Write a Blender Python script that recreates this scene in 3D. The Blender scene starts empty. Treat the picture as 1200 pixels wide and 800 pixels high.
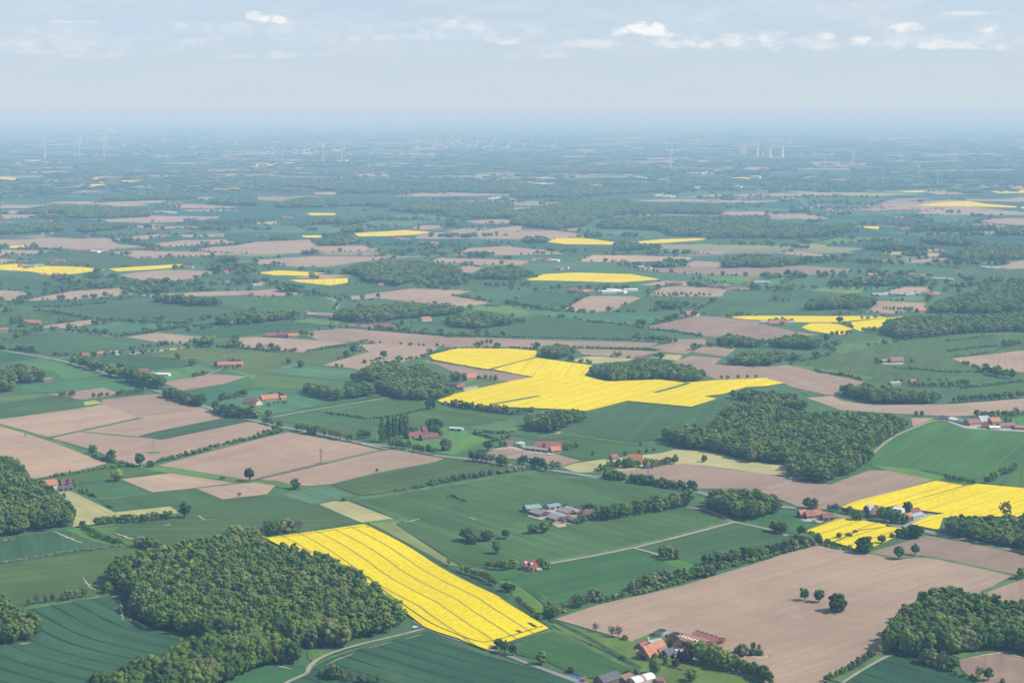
import bpy, bmesh, math, random
import numpy as np
from mathutils import Vector, Matrix

random.seed(11)
rng = np.random.default_rng(5)
SC = bpy.context.scene
COL = SC.collection
R = math.radians

# ------------------------------------------------------------------ camera
HC = 400.0                 # flying height
FPX = 2000.0               # focal length in photo pixels (60 mm on 36 mm)
YINF = 128.7
pitch = math.atan((400 - YINF) / FPX)
cd = bpy.data.cameras.new("camera")
cd.sensor_width = 36.0
cd.lens = 36.0 * FPX / 1200.0
cd.clip_start = 1.0
cd.clip_end = 400000.0
cam = bpy.data.objects.new("camera", cd)
COL.objects.link(cam)
ROT = Matrix.Rotation(math.pi / 2 - pitch, 3, 'X') @ Matrix.Rotation(R(-0.17), 3, 'Z')
cam.matrix_world = Matrix.Translation((0, 0, HC)) @ ROT.to_4x4()
SC.camera = cam
RM = np.array(ROT)


def gnd(px, py, z=0.0):
    """photo pixel -> point on the ground"""
    v = RM @ np.array([px - 600.0, 400.0 - py, -FPX])
    t = (z - HC) / v[2]
    return Vector((v[0] * t, v[1] * t, z))


def proj(P):
    """world points (n,3) -> photo pixels"""
    q = (np.atleast_2d(P) - np.array([0, 0, HC])) @ RM
    return np.stack([600 + FPX * q[:, 0] / -q[:, 2], 400 - FPX * q[:, 1] / -q[:, 2]], 1)


def mpp(p):
    """metres per photo pixel at a world point (across the line of sight)"""
    return math.sqrt(p[0] ** 2 + p[1] ** 2 + HC ** 2) / FPX


# zoom windows in which the photograph was measured: origin, magnification
CROP = dict(A=(0, 500, 4), B=(300, 500, 4), C=(600, 500, 4), D=(900, 500, 4),
            E=(0, 340, 4), F=(300, 340, 4), G=(600, 340, 4), H=(900, 340, 4),
            I=(0, 190, 4), J=(300, 190, 4), K=(600, 190, 4), L=(900, 190, 4),
            M=(0, 650, 5), N=(240, 600, 4), O=(540, 600, 4), Q=(900, 600, 4),
            T=(735, 725, 10), U=(660, 740, 10), V=(600, 585, 10), W=(430, 485, 5),
            X=(930, 585, 7.5), Y=(840, 700, 6.6667), Z=(0, 0, 1))


def pxs(s):
    out, c = [], 'Z'
    for tok in s.split():
        if ':' in tok:
            c, tok = tok.split(':')
        x, y = tok.split(',')
        o = CROP[c]
        out.append((o[0] + float(x) / o[2], o[1] + float(y) / o[2]))
    return out


def gp(s):
    return [gnd(*p) for p in pxs(s)]


def tag(o, label=None, cat=None, group=None, kind=None):
    if label:
        o["label"] = label
    if cat:
        o["category"] = cat
    if group:
        o["group"] = group
    if kind:
        o["kind"] = kind
    return o


def link(name, me, parent=None, loc=None):
    o = bpy.data.objects.new(name, me)
    COL.objects.link(o)
    if parent is not None:
        o.parent = parent
    if loc is not None:
        o.location = loc
    return o


def empty(name, loc, rz=0.0):
    o = bpy.data.objects.new(name, None)
    COL.objects.link(o)
    o.location = loc
    o.rotation_euler = (0, 0, rz)
    o.empty_display_size = 1
    return o


def np_mesh(name, V, F, mat=None, tint=None, smooth=False):
    """V (n,3), F (m,k) all faces of the same size; tint per vertex -> float attribute"""
    me = bpy.data.meshes.new(name)
    V = np.asarray(V, dtype=np.float32)
    F = np.asarray(F, dtype=np.int32)
    k = F.shape[1]
    me.vertices.add(len(V))
    me.vertices.foreach_set("co", V.ravel())
    me.loops.add(F.size)
    me.loops.foreach_set("vertex_index", F.ravel())
    me.polygons.add(len(F))
    me.polygons.foreach_set("loop_start", np.arange(0, F.size, k, dtype=np.int32))
    me.polygons.foreach_set("loop_total", np.full(len(F), k, dtype=np.int32))
    if smooth:
        me.polygons.foreach_set("use_smooth", np.ones(len(F), dtype=bool))
    if tint is not None:
        at = me.attributes.new("tint", 'FLOAT', 'POINT')
        at.data.foreach_set("value", np.asarray(tint, dtype=np.float32))
    me.update(calc_edges=True)
    if mat:
        me.materials.append(mat)
    return me


# ------------------------------------------------------------------ materials
class NT:
    def __init__(s, name):
        s.m = bpy.data.materials.new(name)
        s.m.use_nodes = True
        s.t = s.m.node_tree
        s.b = s.t.nodes["Principled BSDF"]
        s.b.inputs["Roughness"].default_value = 0.9
        s.b.inputs["Specular IOR Level"].default_value = 0.15

    def n(s, typ, **kw):
        nd = s.t.nodes.new(typ)
        for k, v in kw.items():
            if k in nd.inputs:
                s.set(nd.inputs[k], v)
            else:
                setattr(nd, k, v)
        return nd

    def set(s, inp, v):
        if isinstance(v, bpy.types.NodeSocket):
            s.t.links.new(v, inp)
        else:
            inp.default_value = v

    def math(s, op, a, b=0.0, c=0.0):
        nd = s.t.nodes.new("ShaderNodeMath")
        nd.operation = op
        for i, v in enumerate((a, b, c)):
            s.set(nd.inputs[i], v)
        return nd.outputs[0]

    def mix(s, f, a, b, mode='MIX'):
        nd = s.t.nodes.new("ShaderNodeMix")
        nd.data_type = 'RGBA'
        nd.blend_type = mode
        s.set(nd.inputs[0], f)
        s.set(nd.inputs[6], a)
        s.set(nd.inputs[7], b)
        return nd.outputs[2]

    def ramp(s, f, stops, interp='LINEAR'):
        nd = s.t.nodes.new("ShaderNodeValToRGB")
        nd.color_ramp.interpolation = interp
        e = nd.color_ramp.elements
        while len(e) < len(stops):
            e.new(0.5)
        for el, (p, c) in zip(e, stops):
            el.position = p
            el.color = c if len(c) == 4 else (*c, 1)
        s.set(nd.inputs[0], f)
        return nd.outputs[0]

    def noise(s, vec, scale, detail=3.0, rough=0.55):
        nd = s.n("ShaderNodeTexNoise")
        if vec is not None:
            s.set(nd.inputs["Vector"], vec)
        nd.inputs["Scale"].default_value = scale
        nd.inputs["Detail"].default_value = detail
        nd.inputs["Roughness"].default_value = rough
        return nd.outputs["Fac"]

    def remap(s, v, a, b, c, d):
        nd = s.n("ShaderNodeMapRange")
        s.set(nd.inputs[0], v)
        for i, x in enumerate((a, b, c, d)):
            nd.inputs[i + 1].default_value = x
        return nd.outputs[0]

    def out(s, col):
        s.set(s.b.inputs["Base Color"], col)
        return s.m


def C4(c):
    return (c[0], c[1], c[2], 1.0)


def plain(name, c, rough=0.8, spec=0.2, vary=0.25, scale=0.6):
    t = NT(name)
    t.b.inputs["Roughness"].default_value = rough
    t.b.inputs["Specular IOR Level"].default_value = spec
    g = t.n("ShaderNodeTexCoord").outputs["Object"]
    nz = t.noise(g, scale, 4)
    f = t.remap(nz, 0.3, 0.7, 1 - vary, 1 + vary)
    col = t.mix(1.0, C4(c), f, 'MULTIPLY')
    return t.out(col)


def field_mat(name, base, kind, spacing=18.0, linew=1.6, linecol=None, linef=0.6):
    """crop or soil with rows that follow the field's own UV (metres: u across the rows, v along)"""
    t = NT(name)
    uv = t.n("ShaderNodeUVMap").outputs[0]
    sx = t.n("ShaderNodeSeparateXYZ")
    t.set(sx.inputs[0], uv)
    u, v = sx.outputs[0], sx.outputs[1]
    oi = t.n("ShaderNodeObjectInfo")
    pos = t.n("ShaderNodeNewGeometry").outputs["Position"]
    # broad patches, in field metres
    big = t.noise(pos, 0.006, 4, 0.6)
    mid = t.noise(pos, 0.03, 4, 0.6)
    fine = t.noise(pos, 0.35, 3, 0.6)
    # streaks along the rows
    cv = t.n("ShaderNodeCombineXYZ")
    t.set(cv.inputs[0], t.math('MULTIPLY', u, 0.22))
    t.set(cv.inputs[1], t.math('MULTIPLY', v, 0.006))
    t.set(cv.inputs[2], t.math('MULTIPLY', oi.outputs["Random"], 40.0))
    streak = t.noise(cv.outputs[0], 1.0, 3, 0.6)
    cw = t.n("ShaderNodeCombineXYZ")
    t.set(cw.inputs[0], t.math('MULTIPLY', u, 0.05))
    t.set(cw.inputs[1], t.math('MULTIPLY', v, 0.003))
    t.set(cw.inputs[2], t.math('MULTIPLY', oi.outputs["Random"], 70.0))
    broad = t.noise(cw.outputs[0], 1.0, 2, 0.5)
    col = t.mix(1.0, C4(base), oi.outputs["Color"], 'MULTIPLY')
    if kind == 'soil':
        k = t.remap(big, 0.3, 0.7, 0.87, 1.12)
        k = t.math('MULTIPLY', k, t.remap(streak, 0.3, 0.7, 0.90, 1.09))
        k = t.math('MULTIPLY', k, t.remap(broad, 0.3, 0.7, 0.95, 1.05))
        k = t.math('MULTIPLY', k, t.remap(mid, 0.3, 0.7, 0.95, 1.06))
        k = t.math('MULTIPLY', k, t.remap(fine, 0.3, 0.7, 0.92, 1.08))
        col = t.mix(1.0, col, k, 'MULTIPLY')
        damp = t.remap(t.noise(pos, 0.011, 5, 0.7), 0.54, 0.70, 0, 0.30)
        col = t.mix(damp, col, C4((base[0] * .72, base[1] * .74, base[2] * .80)))
        col = t.mix(t.remap(mid, 0.52, 0.75, 0, 0.35), col, C4((base[0] * 1.15, base[1] * 1.12, base[2] * 1.0)))
        return t.out(col)
    if kind == 'rape':
        k = t.remap(big, 0.3, 0.7, 0.93, 1.06)
        k = t.math('MULTIPLY', k, t.remap(streak, 0.3, 0.7, 0.92, 1.07))
        k = t.math('MULTIPLY', k, t.remap(fine, 0.3, 0.7, 0.82, 1.14))
        col = t.mix(1.0, col, k, 'MULTIPLY')
        thin = t.math('MULTIPLY', t.remap(mid, 0.60, 0.74, 0, 0.30), t.remap(fine, 0.45, 0.6, 0.3, 1))
        col = t.mix(thin, col, (0.30, 0.30, 0.03, 1))
    else:
        k = t.remap(big, 0.3, 0.7, 0.82, 1.2)
        k = t.math('MULTIPLY', k, t.remap(streak, 0.3, 0.7, 0.9, 1.1))
        k = t.math('MULTIPLY', k, t.remap(broad, 0.3, 0.7, 0.86, 1.15))
        k = t.math('MULTIPLY', k, t.remap(mid, 0.3, 0.7, 0.92, 1.09))
        k = t.math('MULTIPLY', k, t.remap(fine, 0.3, 0.7, 0.9, 1.1))
        col = t.mix(1.0, col, k, 'MULTIPLY')
        # thin, paler stand in spots
        pat = t.remap(t.noise(pos, 0.016, 5, 0.65), 0.61, 0.72, 0, 0.5)
        col = t.mix(pat, col, C4((base[0] * 2.4 + 0.01, base[1] * 1.5, base[2] * 1.1)))
    if linecol is not None:
        wob = t.math('MULTIPLY', t.math('SUBTRACT', mid, 0.5), 1.6)
        fr = t.math('FRACT', t.math('DIVIDE', t.math('ADD', u, t.math('ADD', wob, t.math('MULTIPLY', oi.outputs["Random"], 10))), spacing))
        d = t.math('ABSOLUTE', t.math('SUBTRACT', fr, 0.5))
        ln = t.remap(d, linew / spacing * 0.35, linew / spacing * 0.75, 1, 0)
        ln = t.math('MULTIPLY', ln, t.remap(t.noise(pos, 0.02, 2), 0.3, 0.6, linef * (0.8 if kind == "rape" else 0.4), linef))
        col = t.mix(ln, col, C4(linecol))
    return t.out(col)


MAT = {}
MAT['G'] = field_mat("winter_wheat", (0.047, 0.099, 0.032), 'crop', 18, 2.2, (0.018, 0.048, 0.024), 0.45)
MAT['T'] = field_mat("wheat_with_wheelings", (0.034, 0.088, 0.038), 'crop', 17, 2.4, (0.012, 0.032, 0.020), 0.95)
MAT['L'] = field_mat("winter_wheat_pale_lines", (0.042, 0.100, 0.036), 'crop', 30, 1.8, (0.13, 0.18, 0.07), 0.45)
MAT['g'] = field_mat("young_crop", (0.068, 0.145, 0.062), 'crop', 12, 2.0, (0.050, 0.115, 0.048), 0.6)
MAT['M'] = field_mat("meadow_grass", (0.088, 0.165, 0.046), 'crop')
MAT['H'] = field_mat("mown_hay", (0.34, 0.32, 0.15), 'crop', 7, 2.5, (0.27, 0.28, 0.11), 0.6)
MAT['B'] = field_mat("dry_tilled_soil", (0.318, 0.232, 0.166), 'soil')
MAT['Y'] = field_mat("flowering_rape", (0.66, 0.525, 0.001), 'rape', 17.5, 1.7, (0.18, 0.18, 0.06), 0.85)
MAT['y'] = field_mat("flowering_rape_dense", (0.66, 0.525, 0.001), 'rape', 24, 1.6, (0.30, 0.27, 0.05), 0.6)
MAT['stem'] = plain("rape_stems", (0.09, 0.13, 0.03))
MAT['asphalt'] = plain("worn_asphalt", (0.21, 0.21, 0.21), vary=0.12, scale=0.05)
MAT['gravel'] = plain("pale_gravel", (0.28, 0.255, 0.205), vary=0.18, scale=0.08)
MAT['sand'] = plain("bare_sand", (0.36, 0.31, 0.20), vary=0.25, scale=0.15)
MAT['concrete'] = plain("yard_concrete", (0.36, 0.33, 0.28), vary=0.2, scale=0.12)
MAT['ditch'] = plain("ditch_reeds", (0.12, 0.14, 0.09), vary=0.35, scale=0.15)
MAT['verge'] = plain("verge_grass", (0.075, 0.145, 0.045), vary=0.35, scale=0.05)
MAT['edge'] = plain("rank_grass", (0.034, 0.072, 0.032), vary=0.45, scale=0.12)


def ground_mat():
    t = NT("farmland")
    pos = t.n("ShaderNodeNewGeometry").outputs["Position"]
    mp = t.n("ShaderNodeMapping")
    t.set(mp.inputs[0], pos)
    mp.inputs["Rotation"].default_value = (0, 0, R(17))
    mp.inputs["Scale"].default_value = (1 / 420.0, 1 / 300.0, 1.0)
    wob = t.n("ShaderNodeTexNoise", noise_dimensions='2D')
    t.set(wob.inputs["Vector"], pos)
    wob.inputs["Scale"].default_value = 0.0012
    sc = t.n("ShaderNodeVectorMath", operation='SCALE')
    t.set(sc.inputs[0], wob.outputs["Color"])
    sc.inputs["Scale"].default_value = 2.2
    ad = t.n("ShaderNodeVectorMath", operation='ADD')
    t.set(ad.inputs[0], mp.outputs[0])
    t.set(ad.inputs[1], sc.outputs[0])
    vo = t.n("ShaderNodeTexVoronoi", voronoi_dimensions='2D', distance='CHEBYCHEV')
    t.set(vo.inputs["Vector"], ad.outputs[0])
    vo.inputs["Scale"].default_value = 1.0
    sp = t.n("ShaderNodeSeparateColor")
    t.set(sp.inputs[0], vo.outputs["Color"])
    crop = t.ramp(sp.outputs[0], [(0.0, (0.024, 0.086, 0.044)), (0.28, (0.045, 0.11, 0.055)),
                                  (0.50, (0.07, 0.15, 0.06)), (0.64, (0.03, 0.08, 0.045)), (0.74, (0.33, 0.25, 0.19)),
                                  (0.90, (0.27, 0.21, 0.16)), (0.955, (0.06, 0.13, 0.05)), (0.975, (0.30, 0.29, 0.14))], 'CONSTANT')
    patch = t.noise(pos, 0.00028, 4, 0.6)
    woody = t.noise(pos, 0.0016, 4, 0.65)
    near = t.mix(t.noise(pos, 0.01, 5, 0.6), (0.04, 0.10, 0.04, 1), (0.075, 0.15, 0.055, 1))
    dist = t.n("ShaderNodeVectorMath", operation='LENGTH')
    t.set(dist.inputs[0], pos)
    far = t.remap(dist.outputs["Value"], 4300, 5200, 0, 1)
    crop = t.mix(t.remap(woody, 0.54, 0.60, 0, 1), crop, (0.030, 0.055, 0.030, 1))
    crop = t.mix(t.remap(patch, 0.3, 0.7, 0.0, 0.25), crop, (0.05, 0.09, 0.05, 1))
    col = t.mix(far, near, crop)
    return t.out(col)


MAT['ground'] = ground_mat()


def leaf_mat(name, stops, transl=0.45):
    t = NT(name)
    oi = t.n("ShaderNodeObjectInfo")
    at = t.n("ShaderNodeAttribute", attribute_name="tint")
    base = t.ramp(oi.outputs["Random"], stops)
    pos = t.n("ShaderNodeNewGeometry").outputs["Position"]
    stand = t.noise(pos, 0.022, 3, 0.6)       # stands of one species or another
    base = t.mix(t.remap(stand, 0.53, 0.68, 0, 0.45), base, C4((0.19, 0.19, 0.075)) if transl > .3 else base)
    k = t.math('MULTIPLY', at.outputs["Fac"], t.math('MULTIPLY', t.remap(oi.outputs["Random"], 0, 1, 0.92, 1.2), t.remap(stand, 0.3, 0.6, 0.86, 1.2)))
    col = t.mix(1.0, base, k, 'MULTIPLY')
    t.set(t.b.inputs["Base Color"], col)
    tr = t.n("ShaderNodeBsdfTranslucent")
    t.set(tr.inputs[0], t.mix(1.0, col, (1.0, 1.1, 0.5, 1), 'MULTIPLY'))
    mx = t.n("ShaderNodeMixShader")
    mx.inputs[0].default_value = transl
    t.t.links.new(t.b.outputs[0], mx.inputs[1])
    t.t.links.new(tr.outputs[0], mx.inputs[2])
    t.t.links.new(mx.outputs[0], t.t.nodes["Material Output"].inputs[0])
    return t.m


MAT['leaf'] = leaf_mat("broad_leaves", [(0.0, (0.066, 0.133, 0.024)), (0.22, (0.094, 0.178, 0.030)), (0.45, (0.123, 0.209, 0.038)),
                                        (0.62, (0.160, 0.247, 0.040)), (0.74, (0.182, 0.213, 0.065)), (0.84, (0.101, 0.161, 0.048)),
                                        (0.93, (0.198, 0.282, 0.042)), (1.0, (0.182, 0.167, 0.090))])
MAT['leafdark'] = leaf_mat("dark_leaves", [(0.0, (0.042, 0.103, 0.027)), (0.5, (0.058, 0.136, 0.034)), (1.0, (0.086, 0.166, 0.040))])
MAT['needle'] = leaf_mat("conifer_needles", [(0.0, (0.022, 0.050, 0.024)), (1.0, (0.037, 0.069, 0.029))], 0.1)
MAT['copper'] = leaf_mat("copper_leaves", [(0.0, (0.073, 0.031, 0.039)), (1.0, (0.092, 0.037, 0.046))], 0.15)
MAT['bud'] = leaf_mat("budding_twigs", [(0.0, (0.159, 0.150, 0.098)), (1.0, (0.196, 0.188, 0.092))], 0.2)
MAT['lime'] = leaf_mat("fresh_leaves", [(0.0, (0.135, 0.200, 0.042)), (1.0, (0.208, 0.237, 0.053))])
MAT['blossom'] = leaf_mat("hawthorn_blossom", [(0.0, (0.367, 0.413, 0.289)), (1.0, (0.564, 0.600, 0.499))])
MAT['scrub'] = leaf_mat("hedge_leaves", [(0.0, (0.071, 0.136, 0.042)), (0.5, (0.110, 0.184, 0.054)), (1.0, (0.165, 0.216, 0.084))])
MAT['thorn'] = leaf_mat("grey_scrub", [(0.0, (0.172, 0.200, 0.118)), (1.0, (0.204, 0.224, 0.134))])
MAT['bark'] = plain("bark", (0.09, 0.075, 0.06), vary=0.3, scale=2)


def tile_mat(name, c):
    t = NT(name)
    t.b.inputs["Roughness"].default_value = 0.75
    g = t.n("ShaderNodeTexCoord").outputs["Object"]
    sx = t.n("ShaderNodeSeparateXYZ")
    t.set(sx.inputs[0], g)
    row = t.math('FRACT', t.math('MULTIPLY', sx.outputs[2], 3.0))
    k = t.math('MULTIPLY', t.remap(row, 0, 1, 0.9, 1.06), t.remap(t.noise(g, 0.45, 5, 0.65), 0.3, 0.7, 0.75, 1.22))
    col = t.mix(1.0, C4(c), k, 'MULTIPLY')
    col = t.mix(t.remap(t.noise(g, 1.6, 4), 0.55, 0.75, 0, 0.4), col, C4((c[0] * 0.55, c[1] * 0.75, c[2] * 0.9)))
    return t.out(col)


def brick_mat(name, c):
    t = NT(name)
    g = t.n("ShaderNodeTexCoord").outputs["Object"]
    b = t.n("ShaderNodeTexBrick")
    t.set(b.inputs[0], g)
    b.inputs["Scale"].default_value = 2.0
    b.inputs["Color1"].default_value = C4(c)
    b.inputs["Color2"].default_value = C4((c[0] * 0.75, c[1] * 0.75, c[2] * 0.8))
    b.inputs["Mortar"].default_value = C4((0.3, 0.27, 0.24))
    b.inputs["Mortar Size"].default_value = 0.008
    k = t.remap(t.noise(g, 0.5, 4), 0.3, 0.7, 0.8, 1.15)
    return t.out(t.mix(1.0, b.outputs[0], k, 'MULTIPLY'))


def sheet_mat(name, c, rough=0.55):
    t = NT(name)
    t.b.inputs["Roughness"].default_value = rough
    g = t.n("ShaderNodeTexCoord").outputs["Object"]
    sx = t.n("ShaderNodeSeparateXYZ")
    t.set(sx.inputs[0], g)
    rib = t.math('FRACT', t.math('MULTIPLY', sx.outputs[0], 1.0))
    k = t.math('MULTIPLY', t.remap(rib, 0, 1, 0.93, 1.05), t.remap(t.noise(g, 0.35, 5, 0.7), 0.3, 0.7, 0.75, 1.2))
    return t.out(t.mix(1.0, C4(c), k, 'MULTIPLY'))


ROOF = dict(orange=tile_mat("orange_tiles", (0.43, 0.185, 0.115)), red=tile_mat("red_tiles", (0.30, 0.125, 0.095)),
            dark=tile_mat("dark_red_tiles", (0.22, 0.085, 0.075)), brown=tile_mat("brown_tiles", (0.25, 0.16, 0.13)),
            grey=sheet_mat("fibre_cement", (0.27, 0.255, 0.245)), slate=sheet_mat("slate_sheet", (0.10, 0.11, 0.125)),
            metal=sheet_mat("pale_metal", (0.33, 0.36, 0.39)), green=sheet_mat("green_sheet", (0.21, 0.31, 0.28)),
            blue=sheet_mat("blue_sheet", (0.20, 0.28, 0.33)), teal=sheet_mat("pale_teal_sheet", (0.38, 0.55, 0.52)),
            white=sheet_mat("white_sheet", (0.72, 0.70, 0.68)), rust=sheet_mat("red_brown_sheet", (0.36, 0.19, 0.145)))
WALL = dict(brick=brick_mat("red_brick", (0.34, 0.10, 0.065)), dark=brick_mat("dark_brick", (0.17, 0.06, 0.05)),
            pale=plain("pale_render", (0.58, 0.54, 0.47), vary=0.1), timber=plain("weathered_boards", (0.16, 0.12, 0.095)),
            concrete=plain("grey_concrete", (0.36, 0.35, 0.33)), white=plain("white_render", (0.74, 0.73, 0.70), vary=0.06))
MAT['glass'] = plain("dark_window_glass", (0.03, 0.035, 0.045), rough=0.2, spec=0.5, vary=0.1)
MAT['door'] = plain("green_door_paint", (0.06, 0.10, 0.07))
MAT['gate'] = plain("dark_gate_boards", (0.05, 0.045, 0.045))
MAT['skylight'] = plain("white_skylight_sheet", (0.80, 0.80, 0.78), rough=0.5, vary=0.06)
MAT['solar'] = plain("solar_glass", (0.02, 0.03, 0.07), rough=0.2, spec=0.5, vary=0.1)
MAT['steel'] = plain("galvanised_steel", (0.30, 0.31, 0.32), rough=0.5, vary=0.1)
MAT['turbine'] = plain("white_tower_paint", (0.66, 0.67, 0.68), rough=0.4, vary=0.04)
MAT['tank'] = plain("grey_tank_concrete", (0.38, 0.39, 0.385), vary=0.18, scale=0.4)
MAT['slurry'] = plain("dark_slurry", (0.055, 0.045, 0.035), rough=0.5)
MAT['far_concrete'] = plain("pale_far_concrete", (0.66, 0.64, 0.61), vary=0.06, scale=0.02)
MAT['car_blue'] = plain("blue_cover", (0.03, 0.12, 0.42), rough=0.4)
MAT['car_white'] = plain("white_car_paint", (0.75, 0.75, 0.75), rough=0.3, spec=0.5, vary=0.03)
MAT['car_dark'] = plain("dark_car_paint", (0.04, 0.045, 0.06), rough=0.3, spec=0.5, vary=0.03)
MAT['car_red'] = plain("red_car_paint", (0.45, 0.03, 0.02), rough=0.3, spec=0.5, vary=0.03)
MAT['tyre'] = plain("tyre_rubber", (0.02, 0.02, 0.02))
# ------------------------------------------------------------------ ground, fields, roads
NLAY = [0.05, 0.003]      # height of the next sheet, step


def lay():
    NLAY[0] += NLAY[1]
    return NLAY[0]


FIELDS = []      # (name, world polygon) for hedges at the edges of far fields


def ground_sheet():
    ys = [-3000, 0, 1500, 5000, 15000, 50000, 150000]
    xs = [-130000, -30000, -6000, 0, 6000, 30000, 130000]
    V = [(x, y, 0) for y in ys for x in xs]
    n = len(xs)
    F = [(j * n + i, j * n + i + 1, (j + 1) * n + i + 1, (j + 1) * n + i) for j in range(len(ys) - 1) for i in range(n - 1)]
    tag(link("ground", np_mesh("ground", V, F, MAT['ground'])), kind='structure')


ground_sheet()
FN = dict(T="wheat_field", G="wheat_field", L="wheat_field", g="green_field", M="meadow", H="hay_field", B="ploughed_field", Y="rapeseed_field", y="rapeseed_field")


def chaikin(P, it=2):
    for _ in range(it):
        Q = [P[0]]
        for a, c in zip(P[:-1], P[1:]):
            Q += [a.lerp(c, .25), a.lerp(c, .75)]
        P = Q + [P[-1]]
    return P


TOPZ = {}


def field(spec, mat, rows=None, tint=(1, 1, 1), name=None, curved=False, smooth=None):
    P = gp(spec)
    if smooth:
        P = P[:smooth[0]] + chaikin(P[smooth[0]:smooth[1] + 1]) + P[smooth[1] + 1:]
    a = sum(P[i].x * P[i - 1].y - P[i - 1].x * P[i].y for i in range(len(P)))
    if a > 0:
        P.reverse()
    z = lay()
    name = name or FN.get(mat, "field")
    o0 = Vector((sum(p.x for p in P) / len(P), sum(p.y for p in P) / len(P), 0))
    # row axis
    if rows:
        line = gp(rows)
        if curved:
            line = chaikin(line)
    else:
        best = max(((P[i] - P[i - 1]).length, i) for i in range(len(P)))[1]
        line = [P[best - 1].copy(), P[best].copy()]
    bm = bmesh.new()
    vs = [bm.verts.new((p.x - o0.x, p.y - o0.y, z)) for p in P]
    bm.faces.new(vs)
    if curved:
        bmesh.ops.triangulate(bm, faces=bm.faces[:])
        d = (line[-1] - line[0]).normalized()
        nrm = Vector((-d.y, d.x, 0))
        for ax in (d, nrm):
            for k in range(-40, 41):
                geom = bm.verts[:] + bm.edges[:] + bm.faces[:]
                bmesh.ops.bisect_plane(bm, geom=geom, dist=0.001, plane_co=ax * (k * 15.0), plane_no=ax)
    if mat in 'Yy' and mpp(o0) < 1.4:
        be = [e for e in bm.edges if e.is_boundary]
        r = bmesh.ops.extrude_edge_only(bm, edges=be)
        for v in [g for g in r['geom'] if isinstance(g, bmesh.types.BMVert)]:
            v.co.z = 0.0
        for f in [g for g in r['geom'] if isinstance(g, bmesh.types.BMFace)]:
            f.material_index = 1
        for v in bm.verts:
            if v.co.z > 0.01:
                v.co.z = z + 1.0
    ul = bm.loops.layers.uv.new("UVMap")
    L2 = [Vector((p.x - o0.x, p.y - o0.y)) for p in line]

    def uvof(p):
        bd, bu = 1e18, None
        acc = 0.0
        for i in range(len(L2) - 1):
            s, e = L2[i], L2[i + 1]
            sg = e - s
            ln = sg.length
            t = (p - s).dot(sg) / (ln * ln)
            lo = -1e9 if i == 0 else 0.0
            hi = 1e9 if i == len(L2) - 2 else 1.0
            tc = min(max(t, lo), hi)
            q = s + sg * tc
            dd = (p - q).length
            if dd < bd:
                cr = (sg.x * (p - s).y - sg.y * (p - s).x)
                bd, bu = dd, (math.copysign(dd, cr), acc + tc * ln)
            acc += ln
        return bu
    for f in bm.faces:
        for lp in f.loops:
            lp[ul].uv = uvof(lp.vert.co.xy)
    me = bpy.data.meshes.new(name)
    bm.normal_update()
    bm.to_mesh(me)
    bm.free()
    me.materials.append(MAT[mat])
    me.materials.append(MAT['stem'])
    if mat in 'GgML':
        q = random.Random(int(o0.x * 7 + o0.y))
        u1, u2 = q.uniform(-.2, .28), q.uniform(-.06, .14)
        tint = (tint[0] * (1 + u1), tint[1] * (1 + u2), tint[2] * (1 + q.uniform(-.2, .15)))
    ob = link(name, me, loc=o0)
    ob.color = (*tint, 1) if len(tint) == 3 else tint
    tag(ob, kind='structure')
    FIELDS.append((mat, P))
    return ob


def strip(pts, w, mat, name, z=None, taper=None):
    """a ribbon of width w along world points, smoothed"""
    P = [Vector((p.x, p.y)) for p in pts]
    if name == 'bare_ground':
        P = [a.lerp(c, k / 5) for a, c in zip(P[:-1], P[1:]) for k in range(5)] + [P[-1]]
        P = [p + Vector((random.uniform(-1, 1), random.uniform(-1, 1))) * w * .35 for p in P]
    for _ in range(2):
        if len(P) > 2:
            Q = [P[0]]
            for a, b in zip(P[:-1], P[1:]):
                Q += [a.lerp(b, 0.25), a.lerp(b, 0.75)]
            Q.append(P[-1])
            P = Q
    if z is None:
        z = lay()
    V, F = [], []
    for i, p in enumerate(P):
        d = (P[min(i + 1, len(P) - 1)] - P[max(i - 1, 0)]).normalized()
        n = Vector((-d.y, d.x)) * w / 2
        if name == "bare_ground":       # ragged, tapering to its ends
            t = i / max(len(P) - 1, 1)
            n *= (0.15 + 0.85 * math.sin(math.pi * min(max(t, .04), .96))) * random.uniform(.25, .8)
        V += [(p.x + n.x, p.y + n.y, z), (p.x - n.x, p.y - n.y, z)]
        if i:
            k = 2 * i
            F.append((k - 2, k - 1, k + 1, k))
    return tag(link(name, np_mesh(name, V, F, MAT[mat])), kind='structure')


def fl(mat, txt, **kw):
    for ln in txt.strip().splitlines():
        ln = ln.strip()
        if ln:
            field(ln, mat, **kw)


D9 = (0.86, 0.85, 0.86)
D8 = (0.74, 0.73, 0.76)
L1 = (1.12, 1.10, 1.06)

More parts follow.
